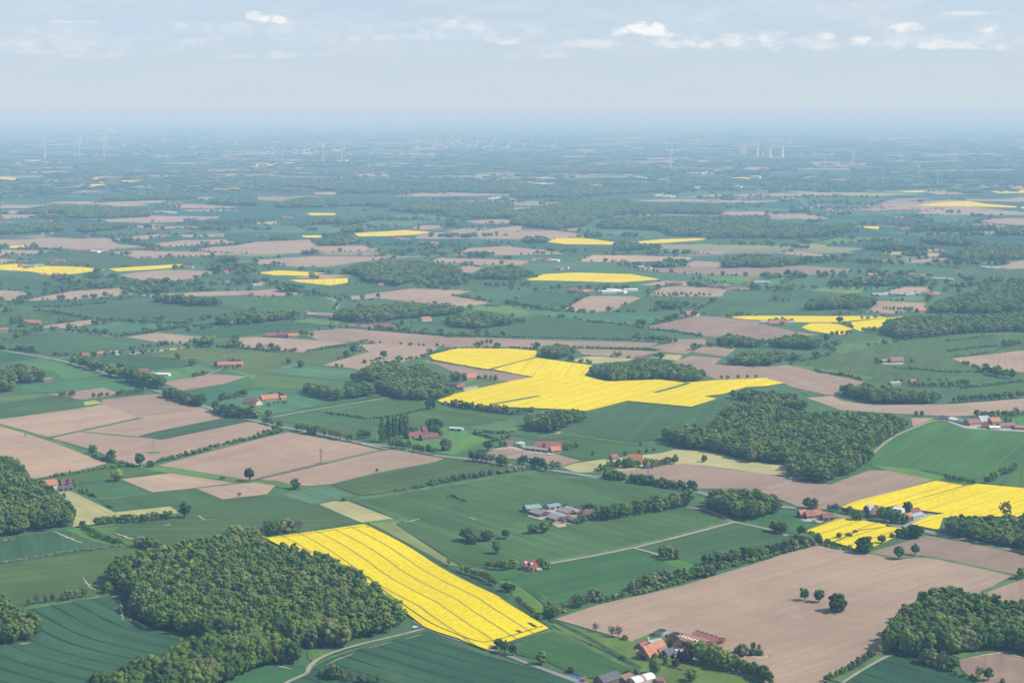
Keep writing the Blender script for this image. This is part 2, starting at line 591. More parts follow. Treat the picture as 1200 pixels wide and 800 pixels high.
# ---- far zone
fl('G', """I:130,440 I:300,418 I:600,430 I:680,450 I:940,445 I:1000,440 I:1000,480 I:500,495 I:200,480
I:380,335 I:600,312 I:800,320 I:760,332 I:520,350
J:530,385 J:700,395 J:950,395 J:940,435 J:700,440 J:560,420
J:0,480 J:200,490 J:380,500 J:350,522 J:200,505 J:0,510
J:720,575 J:880,540 J:1200,550 J:1200,575 J:1050,605 J:900,600 J:800,582
K:0,560 K:350,560 K:420,590 K:0,600
J:270,585 J:560,570 J:760,590 J:440,630 J:390,640 J:270,620
J:300,212 J:400,205 J:600,210 J:500,232
K:180,392 K:480,390 K:700,410 K:860,428 K:500,432 K:300,425
K:880,368 K:1200,352 L:0,385 K:1200,390 K:920,386
L:100,160 L:400,160 L:600,175 L:500,195 L:200,190
L:240,455 L:420,437 L:620,450 L:500,500 L:260,482
L:680,482 L:860,467 L:1100,480 L:900,500
L:900,540 L:1000,510 L:1200,505 L:1300,505 L:1300,560 L:950,555
L:20,610 L:160,600 L:340,625 L:100,650 L:0,655
L:0,365 L:140,365 L:200,385 L:60,392 L:0,390
I:0,530 I:200,550 I:500,560 I:760,600 I:1000,602 I:720,615 I:640,612 I:560,588 I:330,600 I:150,622 I:0,595
I:380,556 I:560,556 I:900,585 I:1010,600 I:760,600
I:890,540 I:1050,522 I:1200,526 I:1200,545 I:1000,556
I:80,652 I:630,622 I:700,628 I:430,648 I:100,662""")
fl('g', """K:310,322 K:500,315 K:700,327 K:720,340 K:620,360 K:480,347
J:0,300 J:480,292 J:640,250 J:780,242 J:980,267 J:700,302 J:460,322 J:0,330
L:680,250 L:820,248 L:1050,265 L:960,285 L:780,280
L:520,330 L:700,325 L:1050,335 L:1060,345 L:700,345""")
fl('M', """K:850,550 K:900,532 K:1200,537 L:120,545 L:60,565 K:1100,570 K:1000,566
K:620,418 K:720,414 K:840,420 K:780,430
L:200,382 L:360,347 L:560,352 L:520,368 L:300,388
L:200,600 L:300,582 L:540,590 L:400,618
L:0,540 L:140,541 L:60,572 L:0,575""", tint=(1.15, 1.1, 0.95))
fl('B', """I:560,530 I:640,515 I:800,503 I:1050,515 I:860,562 I:680,556
I:520,422 I:640,415 I:900,420 I:1060,428 I:960,441 I:650,452
I:0,410 I:280,415 I:130,432 I:0,446
I:0,450 I:140,462 I:0,478
I:680,386 I:860,366 I:1050,362 I:1110,378 I:800,398
I:500,356 I:740,338 I:800,345 I:700,361 I:560,363
I:820,341 I:1060,336 I:1050,352 I:850,352
I:580,281 I:690,258 I:930,265 I:860,279 I:650,287
I:900,412 I:1000,398 I:1100,392 J:0,374 J:250,363 J:280,386 J:510,391 J:600,416 J:250,426 J:0,431 I:1000,426
I:0,201 I:240,203 I:120,216 I:0,216
I:0,246 I:290,239 I:160,259 I:0,266
I:420,196 I:560,186 I:740,179 I:1000,161 I:940,176 I:760,191 I:480,201
I:750,206 I:900,196 I:1120,211 I:1000,219 I:840,214
I:850,223 I:1100,223 I:1130,229 I:900,233
I:200,84 I:360,84 I:350,92 I:200,92
I:810,110 I:1020,110 I:940,120 I:820,118
I:840,68 I:1100,55 I:1160,70 I:1000,78
I:650,622 I:1000,606 I:1200,602 J:100,604 J:250,620 J:40,628 I:1180,622 I:720,634
I:0,600 I:150,626 I:60,642 I:0,656
I:1000,561 I:1200,546 I:1200,555 I:1100,563
I:80,652 I:330,606 I:560,590 I:630,620 I:400,642
J:170,542 J:270,526 J:450,531 J:330,546
J:0,458 J:280,441 J:740,444 J:500,466 J:330,491 J:200,491 J:0,476
J:690,309 J:800,299 J:900,306 J:780,319
J:990,331 J:1130,309 J:1250,296 K:50,300 K:30,326 J:1200,346
J:980,276 J:1100,269 K:0,271 K:10,286 J:1050,291
J:960,420 J:1000,403 J:1200,391 K:0,398 K:150,411 K:260,431 K:0,436 J:950,436
J:810,466 J:860,448 J:1200,458 K:80,461 K:60,482 J:1000,482
J:900,500 J:1000,485 J:1060,495 J:980,536
J:0,602 J:100,593 J:250,621 J:40,629
J:620,161 J:780,144 J:900,151 J:850,161
J:60,141 J:150,139 J:140,151
J:270,141 J:380,139 J:380,153 J:280,153
J:400,634 J:740,591 J:1010,603 J:920,626 J:1110,660 F:960,80 F:740,55 F:550,38 F:450,45
K:0,329 K:200,321 K:400,346 K:200,363 K:0,346
K:780,491 K:860,463 K:990,471 K:990,493
K:640,621 K:700,586 K:820,579 K:1010,596 K:980,631 K:750,631
K:590,576 K:720,556 K:860,561 K:1050,576 K:800,582
K:995,231 K:1190,231 K:1200,251 K:1010,249
K:700,416 K:1030,416 K:980,431 K:860,429
L:0,246 L:180,246 L:300,263 L:200,271 L:50,256
L:740,141 L:850,133 L:935,149 L:800,153
L:700,186 L:860,176 L:940,181 L:740,196
L:40,426 L:130,419 L:330,441 L:180,441
L:1070,491 L:1200,461 L:1300,461 L:1300,491 L:1130,503
L:640,462 L:840,448 L:850,460 L:680,472""", tint=(1.0, 0.99, 1.0))
fl('B', """K:520,500 K:800,493 L:0,496 L:150,486 L:400,501 L:380,521 L:0,536 K:900,531 K:700,516""", tint=D8)
fl('B', """K:300,466 K:380,436 K:600,439 K:850,446 K:820,461 K:500,469
L:560,604 L:640,586 L:770,586 L:760,606 L:680,613""", tint=(1.25, 1.22, 1.1))
fl('H', """L:525,425 L:560,418 L:800,428 L:820,440 L:640,447
J:0,280 J:100,276 J:90,290 J:0,293
L:930,292 L:1000,290 L:1010,298""")
fl('y', """I:0,482 I:70,477 I:200,487 I:370,490 I:495,505 I:340,525 I:230,527 I:130,512 I:0,505
I:510,500 I:640,490 I:860,478 I:850,492 I:700,505 I:550,513
I:45,392 I:140,390 I:120,399 I:45,404
I:-60,71 I:0,71 I:80,75 I:70,84 I:0,83 I:-60,82
I:400,72 I:580,76 I:520,82 I:400,79
I:465,91 I:680,81 I:600,96 I:470,98
I:380,104 I:580,102 I:580,111 I:380,113
I:1020,111 I:1155,106 I:1120,126 I:1060,119
J:0,518 J:110,507 J:325,520 J:230,533 J:80,530
J:155,552 J:300,548 J:430,543 J:430,565 J:350,578 J:200,563
J:460,333 J:600,325 J:700,318 J:830,328 J:760,340 J:620,347 J:480,349
J:215,344 J:310,343 J:305,355 J:220,353
J:235,242 J:260,238 J:375,240 J:370,249 J:260,250
J:0,9 J:90,11 J:80,20 J:0,20
J:40,-1 J:195,-1 J:190,6 J:50,5
J:180,28 J:215,25 J:215,38
K:165,375 K:200,358 K:330,355 K:480,375 K:470,388 K:250,385
K:555,375 K:700,362 K:910,355 K:900,365 K:740,378 K:600,384
K:65,553 K:150,525 K:300,518 K:560,525 K:700,550 K:500,565 K:360,560
K:1025,73 K:1145,69 K:1140,79 K:1040,79
L:690,203 L:830,187 L:940,183 L:1020,195 L:1170,208 L:1160,214 L:900,207 L:760,207
L:1185,210 L:1300,205 L:1300,215 L:1190,217
L:415,300 L:520,302 L:520,314 L:480,312
L:620,137 L:735,135 L:720,142 L:640,142
L:1045,138 L:1200,131 L:1300,128 L:1300,140 L:1190,145 L:1080,145
Z:176,183 Z:208,182 Z:210,184.2 Z:178,184.6
Z:28,187.6 Z:48,187.4 Z:46,189 Z:30,189.2
Z:373,187.4 Z:408,187.2 Z:408,189 Z:374,189.4""")

# ---- middle zone
NLAY[1] = 0.0013
fl('B', "E:-100,20 E:0,0 E:100,5 E:150,30 E:0,56 E:-100,60")
fl('G', """E:90,66 E:700,26 E:700,36 E:430,56 E:180,70
E:0,110 E:150,100 E:400,130 E:430,140 E:200,165 E:-60,185 E:-60,112
E:250,85 E:420,70 E:720,52 E:1050,70 E:1200,95 E:1000,130 E:900,150 E:460,130 E:200,92
E:-60,255 E:0,240 E:200,195 E:310,192 E:560,222 E:800,255 E:590,285 E:300,310 E:100,285 E:-60,275
E:850,195 E:1200,160 F:130,150 F:400,165 F:300,180 F:0,215 E:1080,228
E:330,330 E:610,303 E:930,335 E:900,355 E:640,380 E:480,345
E:-60,290 E:0,290 E:130,310 E:180,322 E:0,345 E:-60,350""")
fl('g', "E:310,186 E:520,151 E:880,166 E:570,216", tint=(0.8, 0.9, 0.9))
fl('B', """E:180,175 E:260,160 E:430,137 E:510,150 E:300,180
E:590,220 E:740,200 E:950,220 E:860,250 E:760,248""")
fl('M', """E:-60,75 E:0,76 E:95,92 E:0,106 E:-60,108
E:70,340 E:200,328 E:330,350 E:500,400 E:300,420 E:250,380
E:740,375 E:930,355 E:1010,375 E:900,415 E:790,428
E:1040,370 E:1200,350 F:0,375 F:0,428 E:1150,402""", tint=(1.0, 1.05, 0.95))
fl('G', "E:640,302 E:950,265 E:1200,280 F:0,280 F:200,290 F:420,275 F:530,285 F:330,345 F:60,380 F:0,400 E:1050,365 E:930,335", tint=(1.5, 1.25, 1.0))
fl('H', "E:600,296 E:880,263 E:910,271 E:620,303", tint=(0.9, 1.0, 0.9))
fl('B', "E:755,432 E:1000,393 E:1160,405 E:1050,440 E:860,472", tint=(0.92, 0.86, 0.86))
fl('g', "E:860,475 E:1060,445 E:1180,465 E:1030,500 E:1000,540 E:900,510", rows="E:900,480 E:1000,535", tint=(0.75, 0.9, 0.85))
fl('G', """E:1080,440 E:1200,410 F:300,440 F:200,470 E:1180,462
F:0,400 F:400,430 F:200,470 F:0,440""", tint=(1.5, 1.3, 1.1))
fl('g', "F:50,382 F:180,347 F:500,382 F:400,420 F:200,402", tint=(0.95, 1.0, 1.15))
fl('g', "F:0,465 F:200,470 F:330,515 F:260,550 F:60,590 F:0,575 E:1000,545 E:1030,500", tint=(0.85, 0.95, 1.05))
fl('g', "E:100,440 E:560,418 E:690,470 E:620,482 E:480,472 E:250,477 E:110,482", tint=(0.8, 0.9, 0.95), rows="E:420,445 E:640,480")
fl('B', "E:220,490 E:480,458 E:560,480 E:480,505 E:390,515 E:270,495", tint=D9)
fl('M', "E:-60,500 E:0,500 E:200,488 E:230,500 E:0,530 E:-60,535")
fl('G', "E:-60,540 E:0,535 E:200,500 E:330,500 E:390,550 E:0,598 E:-60,600")
fl('H', "E:390,525 E:440,516 E:485,530 E:400,541", tint=(0.9, 1.1, 0.5))
fl('G', """F:-20,35 F:340,28 F:400,40 F:360,100 F:0,100
F:440,60 F:600,40 F:740,60 F:420,95 F:390,90
F:650,165 F:830,135 F:1200,170 F:1200,215 F:900,210 F:560,185""", tint=(1.25, 1.15, 1.1))
fl('M', "F:230,135 F:400,150 F:380,166 F:150,147\nF:960,80 F:1040,75 F:1200,70 G:0,80 G:200,100 G:0,130 F:1200,115 F:1050,95")
fl('B', "F:200,200 F:400,178 F:560,190 F:900,220 F:1200,226 G:0,230 G:690,247 G:650,267 G:300,272 G:0,277 F:900,267 F:530,247 F:440,242 F:300,237", tint=D9)
fl('B', """F:-100,225 F:0,220 F:200,230 F:440,245 F:280,272 F:220,292 F:0,272 F:-100,262
F:310,352 F:520,285 F:480,258 F:600,248 F:860,262 F:820,300 F:680,340 F:500,378 F:440,365""")
fl('B', "F:770,332 F:830,330 F:1100,378 F:1200,392 G:100,410 G:0,430 F:950,395 F:850,350", tint=D8)
fl('M', "F:880,430 F:1000,415 F:1180,425 F:1000,472")
fl('G', """G:0,50 G:100,10 G:330,20 G:270,60 G:200,87 G:0,67
G:460,105 G:620,35 G:900,30 G:930,45 G:860,80 G:720,97
G:840,110 G:960,45 G:1200,50 H:0,45 H:170,55 H:400,95 H:540,100 H:300,119 H:0,121 G:1000,119""")
fl('g', "G:0,75 G:200,100 G:400,110 G:780,130 G:640,166 G:400,152 G:130,120", tint=(0.9, 0.95, 0.75))
fl('G', "G:-20,170 G:130,118 G:400,155 G:620,180 G:660,210 G:560,226 G:0,216", tint=(0.9, 0.95, 1.0))
fl('B', """G:245,88 G:350,28 G:560,28 G:605,38 G:460,101 G:300,106
H:180,505 H:300,495 H:350,520 H:460,535 H:520,575 H:340,562
H:490,540 H:850,535 H:1200,508 H:1300,510 H:1300,575 H:1000,585 H:860,592 H:540,577
H:670,600 H:780,600 H:680,642
H:860,320 H:1200,272 H:1300,260 H:1300,395 H:1190,386 H:1000,361 H:890,341
H:510,50 H:740,60 H:720,92 H:600,112 H:460,102""")
fl('B', "G:640,170 G:860,122 G:1000,128 G:1180,150 G:1200,160 H:0,165 H:130,195 H:240,209 H:100,222 G:1150,237 G:900,217 G:700,187", tint=D8)
fl('B', """G:300,275 G:600,285 G:700,290 G:550,321 G:330,302
G:640,270 G:740,250 G:880,260 G:820,301 G:700,291
G:830,290 G:900,262 G:1050,275 G:1000,312
G:750,340 G:840,308 G:980,320 G:950,350 G:1200,360 H:90,350 H:200,375 H:460,432 H:330,472 H:300,497 H:100,452 H:80,439 H:0,420 G:1190,414 G:960,422 G:800,352
G:650,235 G:900,228 G:930,258 G:760,255""", tint=D9)
fl('H', """G:260,330 G:360,310 G:580,322 G:540,333 G:380,346
G:640,318 G:720,300 G:800,305 G:780,331
G:1030,335 G:1090,318 G:1130,325 G:1110,346""")
fl('y', """G:1010,125 G:1100,121 H:0,120 H:330,122 H:520,122 H:560,130 H:330,150 H:170,152 H:0,142 G:1100,138
H:155,175 H:200,155 H:320,155 H:395,180 H:380,205 H:330,211 H:200,191
H:390,150 H:660,120 H:590,135 H:520,175 H:440,196 H:400,180""")
fl('G', """H:90,352 H:300,302 H:330,265 H:260,225 H:520,205 H:640,235 H:860,210 H:1100,195 H:1300,205 H:1300,270 H:1010,305 H:860,320 H:1000,376 H:1020,402 H:850,422 H:580,432 H:440,422 H:200,372
H:480,430 H:650,410 H:1000,387 H:1110,422 H:860,452 H:650,447
H:800,475 H:1200,430 H:1300,430 H:1300,480 H:1000,502 H:850,492""", tint=(1.25, 1.2, 1.0))
fl('M', """H:90,347 H:200,360 H:500,410 H:440,426 H:220,377
H:530,45 H:640,30 H:770,30 H:740,56
H:1110,612 H:1200,590 H:1300,590 H:1300,642 H:1160,632""", tint=(0.9, 1.05, 0.8))
fl('M', "H:270,262 H:520,232 H:640,237 H:400,275 H:330,300", tint=(0.7, 0.9, 0.8))

# the long rape fields in the middle
field("F:812,308 F:940,275 F:1200,277 G:115,287 G:115,315 G:0,345 F:1080,375 F:830,328", 'y')
field("F:1112,375 G:0,348 G:118,320 G:260,340 G:375,355 G:340,406 G:110,411 G:0,393 F:1200,391", 'y')
field("F:850,520 F:930,490 F:1200,428 G:100,410 G:340,405 G:440,430 G:700,422 G:830,435 G:960,425 G:1200,415 H:0,420 H:75,438 H:0,452 G:1100,458 G:990,490 G:900,500 G:960,512 G:840,550 G:540,522 G:350,570 G:240,562 G:0,552 F:1100,550 F:870,530", 'y', rows="F:900,510 G:100,411")
strip(gp("F:1100,540 F:1200,522 G:127,500"), 9, 'verge', "grass_strip", z=NLAY[0] + 1.01)
strip(gp("G:670,484 G:760,460 G:830,438"), 9, 'verge', "grass_strip", z=NLAY[0] + 1.01)
strip(gp("F:1105,377 G:0,347 G:118,317"), 8, 'verge', "grass_strip")

fl('G', """F:80,605 F:320,560 F:600,600 F:580,627 F:550,662 F:350,657
F:330,562 F:630,503 F:800,530 F:760,562 F:520,602
F:200,555 F:560,500 F:610,500 F:270,557
F:600,610 F:800,562 F:900,552 F:1180,592 F:1180,607 F:960,642 F:700,652
G:0,680 G:240,672 G:330,690 G:140,707
G:180,715 G:330,695 G:620,720 G:680,742 G:520,777 G:380,800 G:240,777""", tint=(1.05, 1.05, 1.0))
fl('M', """F:650,702 F:900,690 F:1000,675 F:1110,700 F:1050,722 F:940,777 F:760,747
F:980,645 F:1200,605 G:0,600 G:50,650 F:1180,667
F:570,640 F:700,650 F:960,642 F:1000,675 F:900,692 F:650,704 F:560,715""")
field("G:360,575 G:540,525 G:840,554 G:960,516 G:1000,510 G:1090,520 G:970,602 G:900,652 G:720,662 G:620,717 G:230,672", 'G', tint=(0.95, 1, 1))

# ---- near zone
field("E:-200,640 E:0,635 E:250,712 E:430,140 A:430,130 A:520,180 A:330,215 A:180,242 A:-100,262", 'B') if False else None
field("E:-150,630 E:0,634 E:250,714 E:430,772 A:500,172 A:440,190 A:330,213 A:180,242 A:-150,262", 'B', rows="A:0,100 A:400,60", tint=L1)
field("E:-150,620 E:0,606 E:380,555 E:480,535 E:480,512 E:720,488 E:800,490 E:960,556 E:1060,598 E:660,600 E:240,692 E:0,630 E:-150,612", 'B', rows="E:100,610 E:500,560", tint=(1.05, 1.04, 1.02))
field("E:480,535 E:480,512 E:720,488 E:800,490 E:960,556 E:960,562 E:640,598 E:560,560", 'B', rows="E:500,530 E:740,490", tint=D9)
field("E:245,694 E:370,663 E:660,599 E:1060,598 E:640,688", 'B')
field("E:245,696 E:380,664 E:640,688 E:760,702 E:1160,618 F:0,622 F:110,652 F:0,694 E:1000,745 E:740,805 A:640,180 A:560,160 A:440,110", 'B', tint=(0.98, 0.97, 0.97))
field("E:640,688 E:720,665 E:1070,595 E:1150,600 E:1160,613 E:760,701", 'G')
field("A:740,182 A:1200,60 B:150,27 B:450,78 B:580,110 B:300,175 B:0,248 A:1140,247", 'B', tint=(0.98, 0.95, 0.95))
field("B:20,247 B:580,116 B:640,108 B:885,150 B:840,166 B:560,219 B:350,270 B:240,280 B:100,260", 'B', tint=(0.96, 0.94, 0.94))
field("B:0,250 B:90,252 B:240,287 B:180,294 B:0,270", 'M')
field("A:180,246 A:330,212 A:620,190 A:780,210 A:560,246 A:560,252 A:340,264 A:330,262", 'G', tint=(1.05, 1.1, 1.0))
field("A:360,266 A:560,250 A:720,309 A:690,318 A:460,341 A:380,280", 'g', rows="A:560,255 A:690,310", tint=(0.6, 0.82, 0.65))
field("A:740,185 A:800,190 A:1110,240 A:1200,255 B:60,262 B:0,272 A:1100,267 A:780,217 A:640,190", 'M', tint=(0.9, 1, 0.9))
field("A:565,247 A:800,219 A:1105,266 A:910,291 A:720,309", 'B', tint=L1)
field("A:918,291 A:1110,269 A:1200,263 B:90,277 B:50,318 B:-20,326 A:1045,341", 'B', tint=L1)
field("B:120,321 B:240,286 B:330,276 B:480,326 B:350,353 B:260,366", 'g', rows="B:240,290 B:400,345")
field("A:462,346 A:700,316 A:910,291 A:1045,342 A:940,369 A:800,376 A:545,402", 'G', tint=(1.05, 1.05, 1))
field("A:430,475 A:600,450 A:830,430 A:900,370 A:940,366 A:1045,341 A:1200,327 B:130,320 B:240,366 B:300,362 B:490,447 B:270,482 B:240,502 B:-100,562 A:900,622 A:620,557 A:540,490", 'G', rows="A:900,420 B:100,420", tint=(0.95, 1.0, 1.0))
field("A:425,476 A:600,452 A:830,428 A:820,412 A:640,428 A:430,460", 'M', tint=(0.9, 1.0, 0.8))
field("A:240,310 A:330,302 A:540,402 A:800,374 A:838,405 A:640,426 A:430,460 A:340,472 A:360,390", 'H', rows="A:330,320 A:480,400")
field("A:-100,542 A:240,493 A:330,480 A:560,557 A:430,582 A:0,642 A:-100,657", 'G', tint=(0.85, 0.92, 1.1))
field("A:310,483 A:400,470 A:500,515 A:590,556 A:540,560 A:440,540", 'M', tint=(0.85, 1, 0.8))
field("A:430,474 A:560,470 A:520,500 A:640,548 A:600,557 A:500,510", 'M', tint=(0.9, 1, 0.8))
field("A:-100,662 A:0,648 A:300,600 A:560,564 A:740,587 A:700,700 A:690,760 M:720,230 M:400,274 M:165,322 M:-200,397", 'G', rows="A:0,690 A:480,640", tint=(1.25, 1.15, 1.05))
field("M:-200,600 M:165,322 M:400,274 M:640,233 M:715,238 M:735,380 M:860,434 M:1140,494 M:1000,600 M:480,800 M:200,900 M:-200,900", 'T', rows="M:200,345 M:330,420 M:460,485 M:640,535 M:880,590 M:1200,640", curved=True, tint=(1.05, 1.05, 1.1))
field("M:690,232 M:760,240 M:770,380 M:880,430 M:1140,488 M:1080,500 M:860,440 M:735,385 M:735,250", 'M', tint=(0.6, 0.75, 0.7))

field("B:295,364 B:370,349 B:430,351 B:650,433 B:530,449 B:490,449", 'H')
field("B:350,270 B:880,166 B:960,150 B:1200,185 B:1200,206 B:800,277 B:620,312 B:480,322", 'G', tint=(1.05, 1.05, 1))
BIG = "B:450,347 B:800,290 B:1200,227 C:120,211 C:420,246 C:870,316 C:820,381 C:1040,446 C:570,569 C:160,646 C:20,650 O:300,250 O:100,250 B:1090,642 B:980,662 B:650,457 B:720,442 B:640,427"
field(BIG, 'G', rows="B:620,330 B:1100,480", tint=(1.05, 1.05, 1.0))
field("B:530,454 B:700,441 B:650,457 B:900,622 B:960,657 B:900,652 B:700,547 B:560,472", 'M', tint=(1.5, 1.2, 1.3))
field("B:520,457 B:560,464 B:760,572 B:920,662 B:1200,800 O:200,418 O:430,545 O:415,550 O:200,420 B:1140,802 B:850,652", 'G', tint=(0.95, 0.95, 0.95))
field("B:630,432 B:720,432 B:700,446 B:530,452 B:500,449", 'M')
field("C:0,600 C:160,640 C:560,562 C:1030,440 C:960,410 C:1000,420 C:1045,450 C:570,575 C:160,655 C:0,660", 'M', tint=(0.85, 1, 0.75)) if False else None
field("C:585,577 C:1040,453 C:1190,483 D:100,517 D:120,547 D:0,587 C:900,642 C:850,652 C:680,602", 'G', rows="C:640,560 C:1040,460", tint=(0.95, 0.98, 1.0))
field("C:160,652 C:560,577 C:680,602 C:850,656 C:800,690 C:720,737 C:450,792 O:400,442 O:330,382 O:200,312 C:0,702 C:130,682", 'G', rows="C:160,660 C:560,580", tint=(1.0, 1.0, 1.0))
field("C:640,590 C:760,618 C:860,650 C:830,670 C:740,650 C:690,610", 'M', tint=(0.7, 0.95, 0.8))
field("O:90,290 O:250,275 O:290,290 O:170,325 O:120,315", 'M', tint=(0.7, 0.85, 0.8))
field("O:160,320 O:230,325 O:330,386 O:385,440 O:380,477 O:330,470 O:270,420 O:200,350", 'M', tint=(0.95, 1.1, 0.8))

# the rape field in front: rows follow its curved right-hand edge
field("B:40,527 B:160,511 B:340,486 B:510,461 B:700,556 B:850,656 B:1000,736 B:1140,800 O:200,420 O:415,550 O:232,611 O:120,650 O:0,605 N:1200,602 N:1085,566 N:1030,545 N:1000,522 N:960,490 N:860,420 N:700,330 N:440,205", 'Y',
      rows="B:440,440 B:510,461 B:600,502 B:700,556 B:780,607 B:850,656 B:920,696 B:1000,736 B:1140,800 O:200,420 O:415,550", curved=True, smooth=(3, 9))
RZ = NLAY[0] + 1.006
for s in ("O:20,596 O:80,612 O:120,618 O:230,588 O:385,541", "B:90,524 B:170,517 B:345,493 B:505,470 B:530,478", "N:760,305 N:850,385 N:960,460 N:1060,530 N:1170,575 O:40,600"):
    strip(gp(s), 1.5, 'edge', "wheel_track", z=RZ)
for s in ("O:318,525 O:352,546", "O:262,560 O:282,572"):
    strip(gp(s), 3.5, 'edge', "wheel_track", z=RZ + .006)

field("N:480,750 N:500,712 N:620,657 N:850,597 N:1000,562 N:1040,562 O:0,627 O:110,670 O:400,752 O:560,800 O:700,1000 N:300,1000 N:380,810", 'T', rows="N:780,640 N:1180,760 N:1300,790", tint=(0.85, 0.9, 0.95))
field("N:300,712 N:480,720 N:470,745 N:380,800 N:300,900 N:50,900 N:100,805", 'g', rows="N:200,790 N:420,735", tint=(0.55, 0.75, 0.75))
field("N:480,650 N:640,645 N:600,655 N:510,700 N:485,690", 'M', tint=(0.85, 1, 0.8))
field("O:240,640 O:270,622 O:450,562 O:480,570 O:650,650 O:830,735 O:660,787 O:560,772 O:400,700 O:260,667", 'G', rows="O:300,630 O:780,770", tint=(1.05, 1.05, 0.95))
field("O:440,512 O:590,560 O:800,605 O:890,570 O:1000,560 O:1200,640 O:1350,740 O:1350,1000 O:560,1000 O:560,780 O:660,790 O:830,738 O:700,660 O:480,565 O:430,530", 'M', tint=(1.0, 0.92, 0.75))
field("O:440,502 O:640,437 C:800,745 C:1200,624 D:60,602 D:230,557 D:460,593 D:610,626 D:720,606 D:1150,696 Q:1010,373 Q:900,420 Q:540,662 Q:260,800 Q:160,1000 Q:-60,1000 Y:400,680 Y:160,600 Y:0,560 O:1180,600 O:1000,562 O:890,572 O:800,606", 'B', rows="Q:0,340 Q:500,200", tint=(0.98, 0.98, 0.97))
field("D:475,591 D:740,511 D:950,546 D:1200,601 D:1350,650 D:1200,700 D:1150,693 D:720,603 D:610,623", 'B', rows="D:600,600 D:860,530", tint=D8)
field("Q:1010,376 Q:1160,320 Q:1350,280 Q:1350,500 Q:1100,450", 'B', tint=D9)
field("Q:330,800 Q:560,682 Q:600,667 Q:1000,800 Q:1000,1000 Q:200,1000", 'T', rows="Q:560,700 Q:900,800", tint=(0.8, 0.9, 0.95))
field("Q:895,692 Q:1080,656 Q:1200,690 Q:1350,720 Q:1350,900 Q:1000,822 Q:905,737", 'B', tint=D8)
# right of the middle
field("D:0,421 D:150,391 D:330,411 D:345,432 D:190,487 D:130,502 D:0,482 C:1050,445 C:1130,440", 'M', tint=(0.62, 0.72, 0.9))
field("C:450,213 C:620,191 C:800,173 D:0,223 D:120,246 D:290,273 D:470,206 D:560,206 D:785,249 D:420,352 D:270,390 D:130,372 D:0,317 C:1080,292 C:870,292 C:640,252", 'B', tint=D9)
field("C:230,191 C:300,171 C:480,146 C:700,125 C:760,108 C:920,118 C:1100,160 C:1200,172 D:90,179 D:95,236 D:0,223 C:1000,196 C:800,173 C:620,196 C:450,213 C:300,216", 'H', rows="C:800,120 C:1100,190")
field("B:1080,126 B:1130,101 B:1200,95 C:190,125 C:320,161 C:240,184 C:100,167 C:0,152 B:1140,152", 'B', tint=D9)
field("D:480,176 D:520,96 D:680,0 H:720,625 H:780,609 H:880,631 H:1200,671 H:1300,690 D:1300,200 D:1170,202 D:960,247 D:820,222 D:700,202 D:490,182", 'L', rows="D:820,215 D:1000,60", tint=(1.15, 1.15, 0.85))
field("D:480,181 D:700,201 D:820,241 D:1000,276 D:960,282 D:780,252 D:560,207", 'M', tint=(1.0, 1.1, 0.7))
field("D:1060,271 D:1170,216 D:1300,211 D:1300,302", 'G', tint=(1.1, 1.1, 1.0))
# the rape fields beside the road on the right
field("D:340,382 D:420,352 D:785,258 D:920,281 D:600,372 D:480,402", 'y', rows="D:400,380 D:780,265")
field("D:600,373 D:925,283 D:980,272 D:1350,307 D:1350,430 D:1000,425 D:820,432 D:800,490 D:670,462 D:760,422 D:830,411 D:700,396 D:650,401", 'y', rows="D:660,385 D:960,290")
field("D:188,487 D:330,436 D:370,432 D:560,466 D:550,474 D:430,489 D:310,542 D:250,547 D:170,522", 'Y', rows="D:200,500 D:380,440")
field("D:430,493 D:560,474 D:640,481 D:600,522 D:480,577 D:415,580 D:312,547", 'Y', rows="D:330,550 D:560,480")

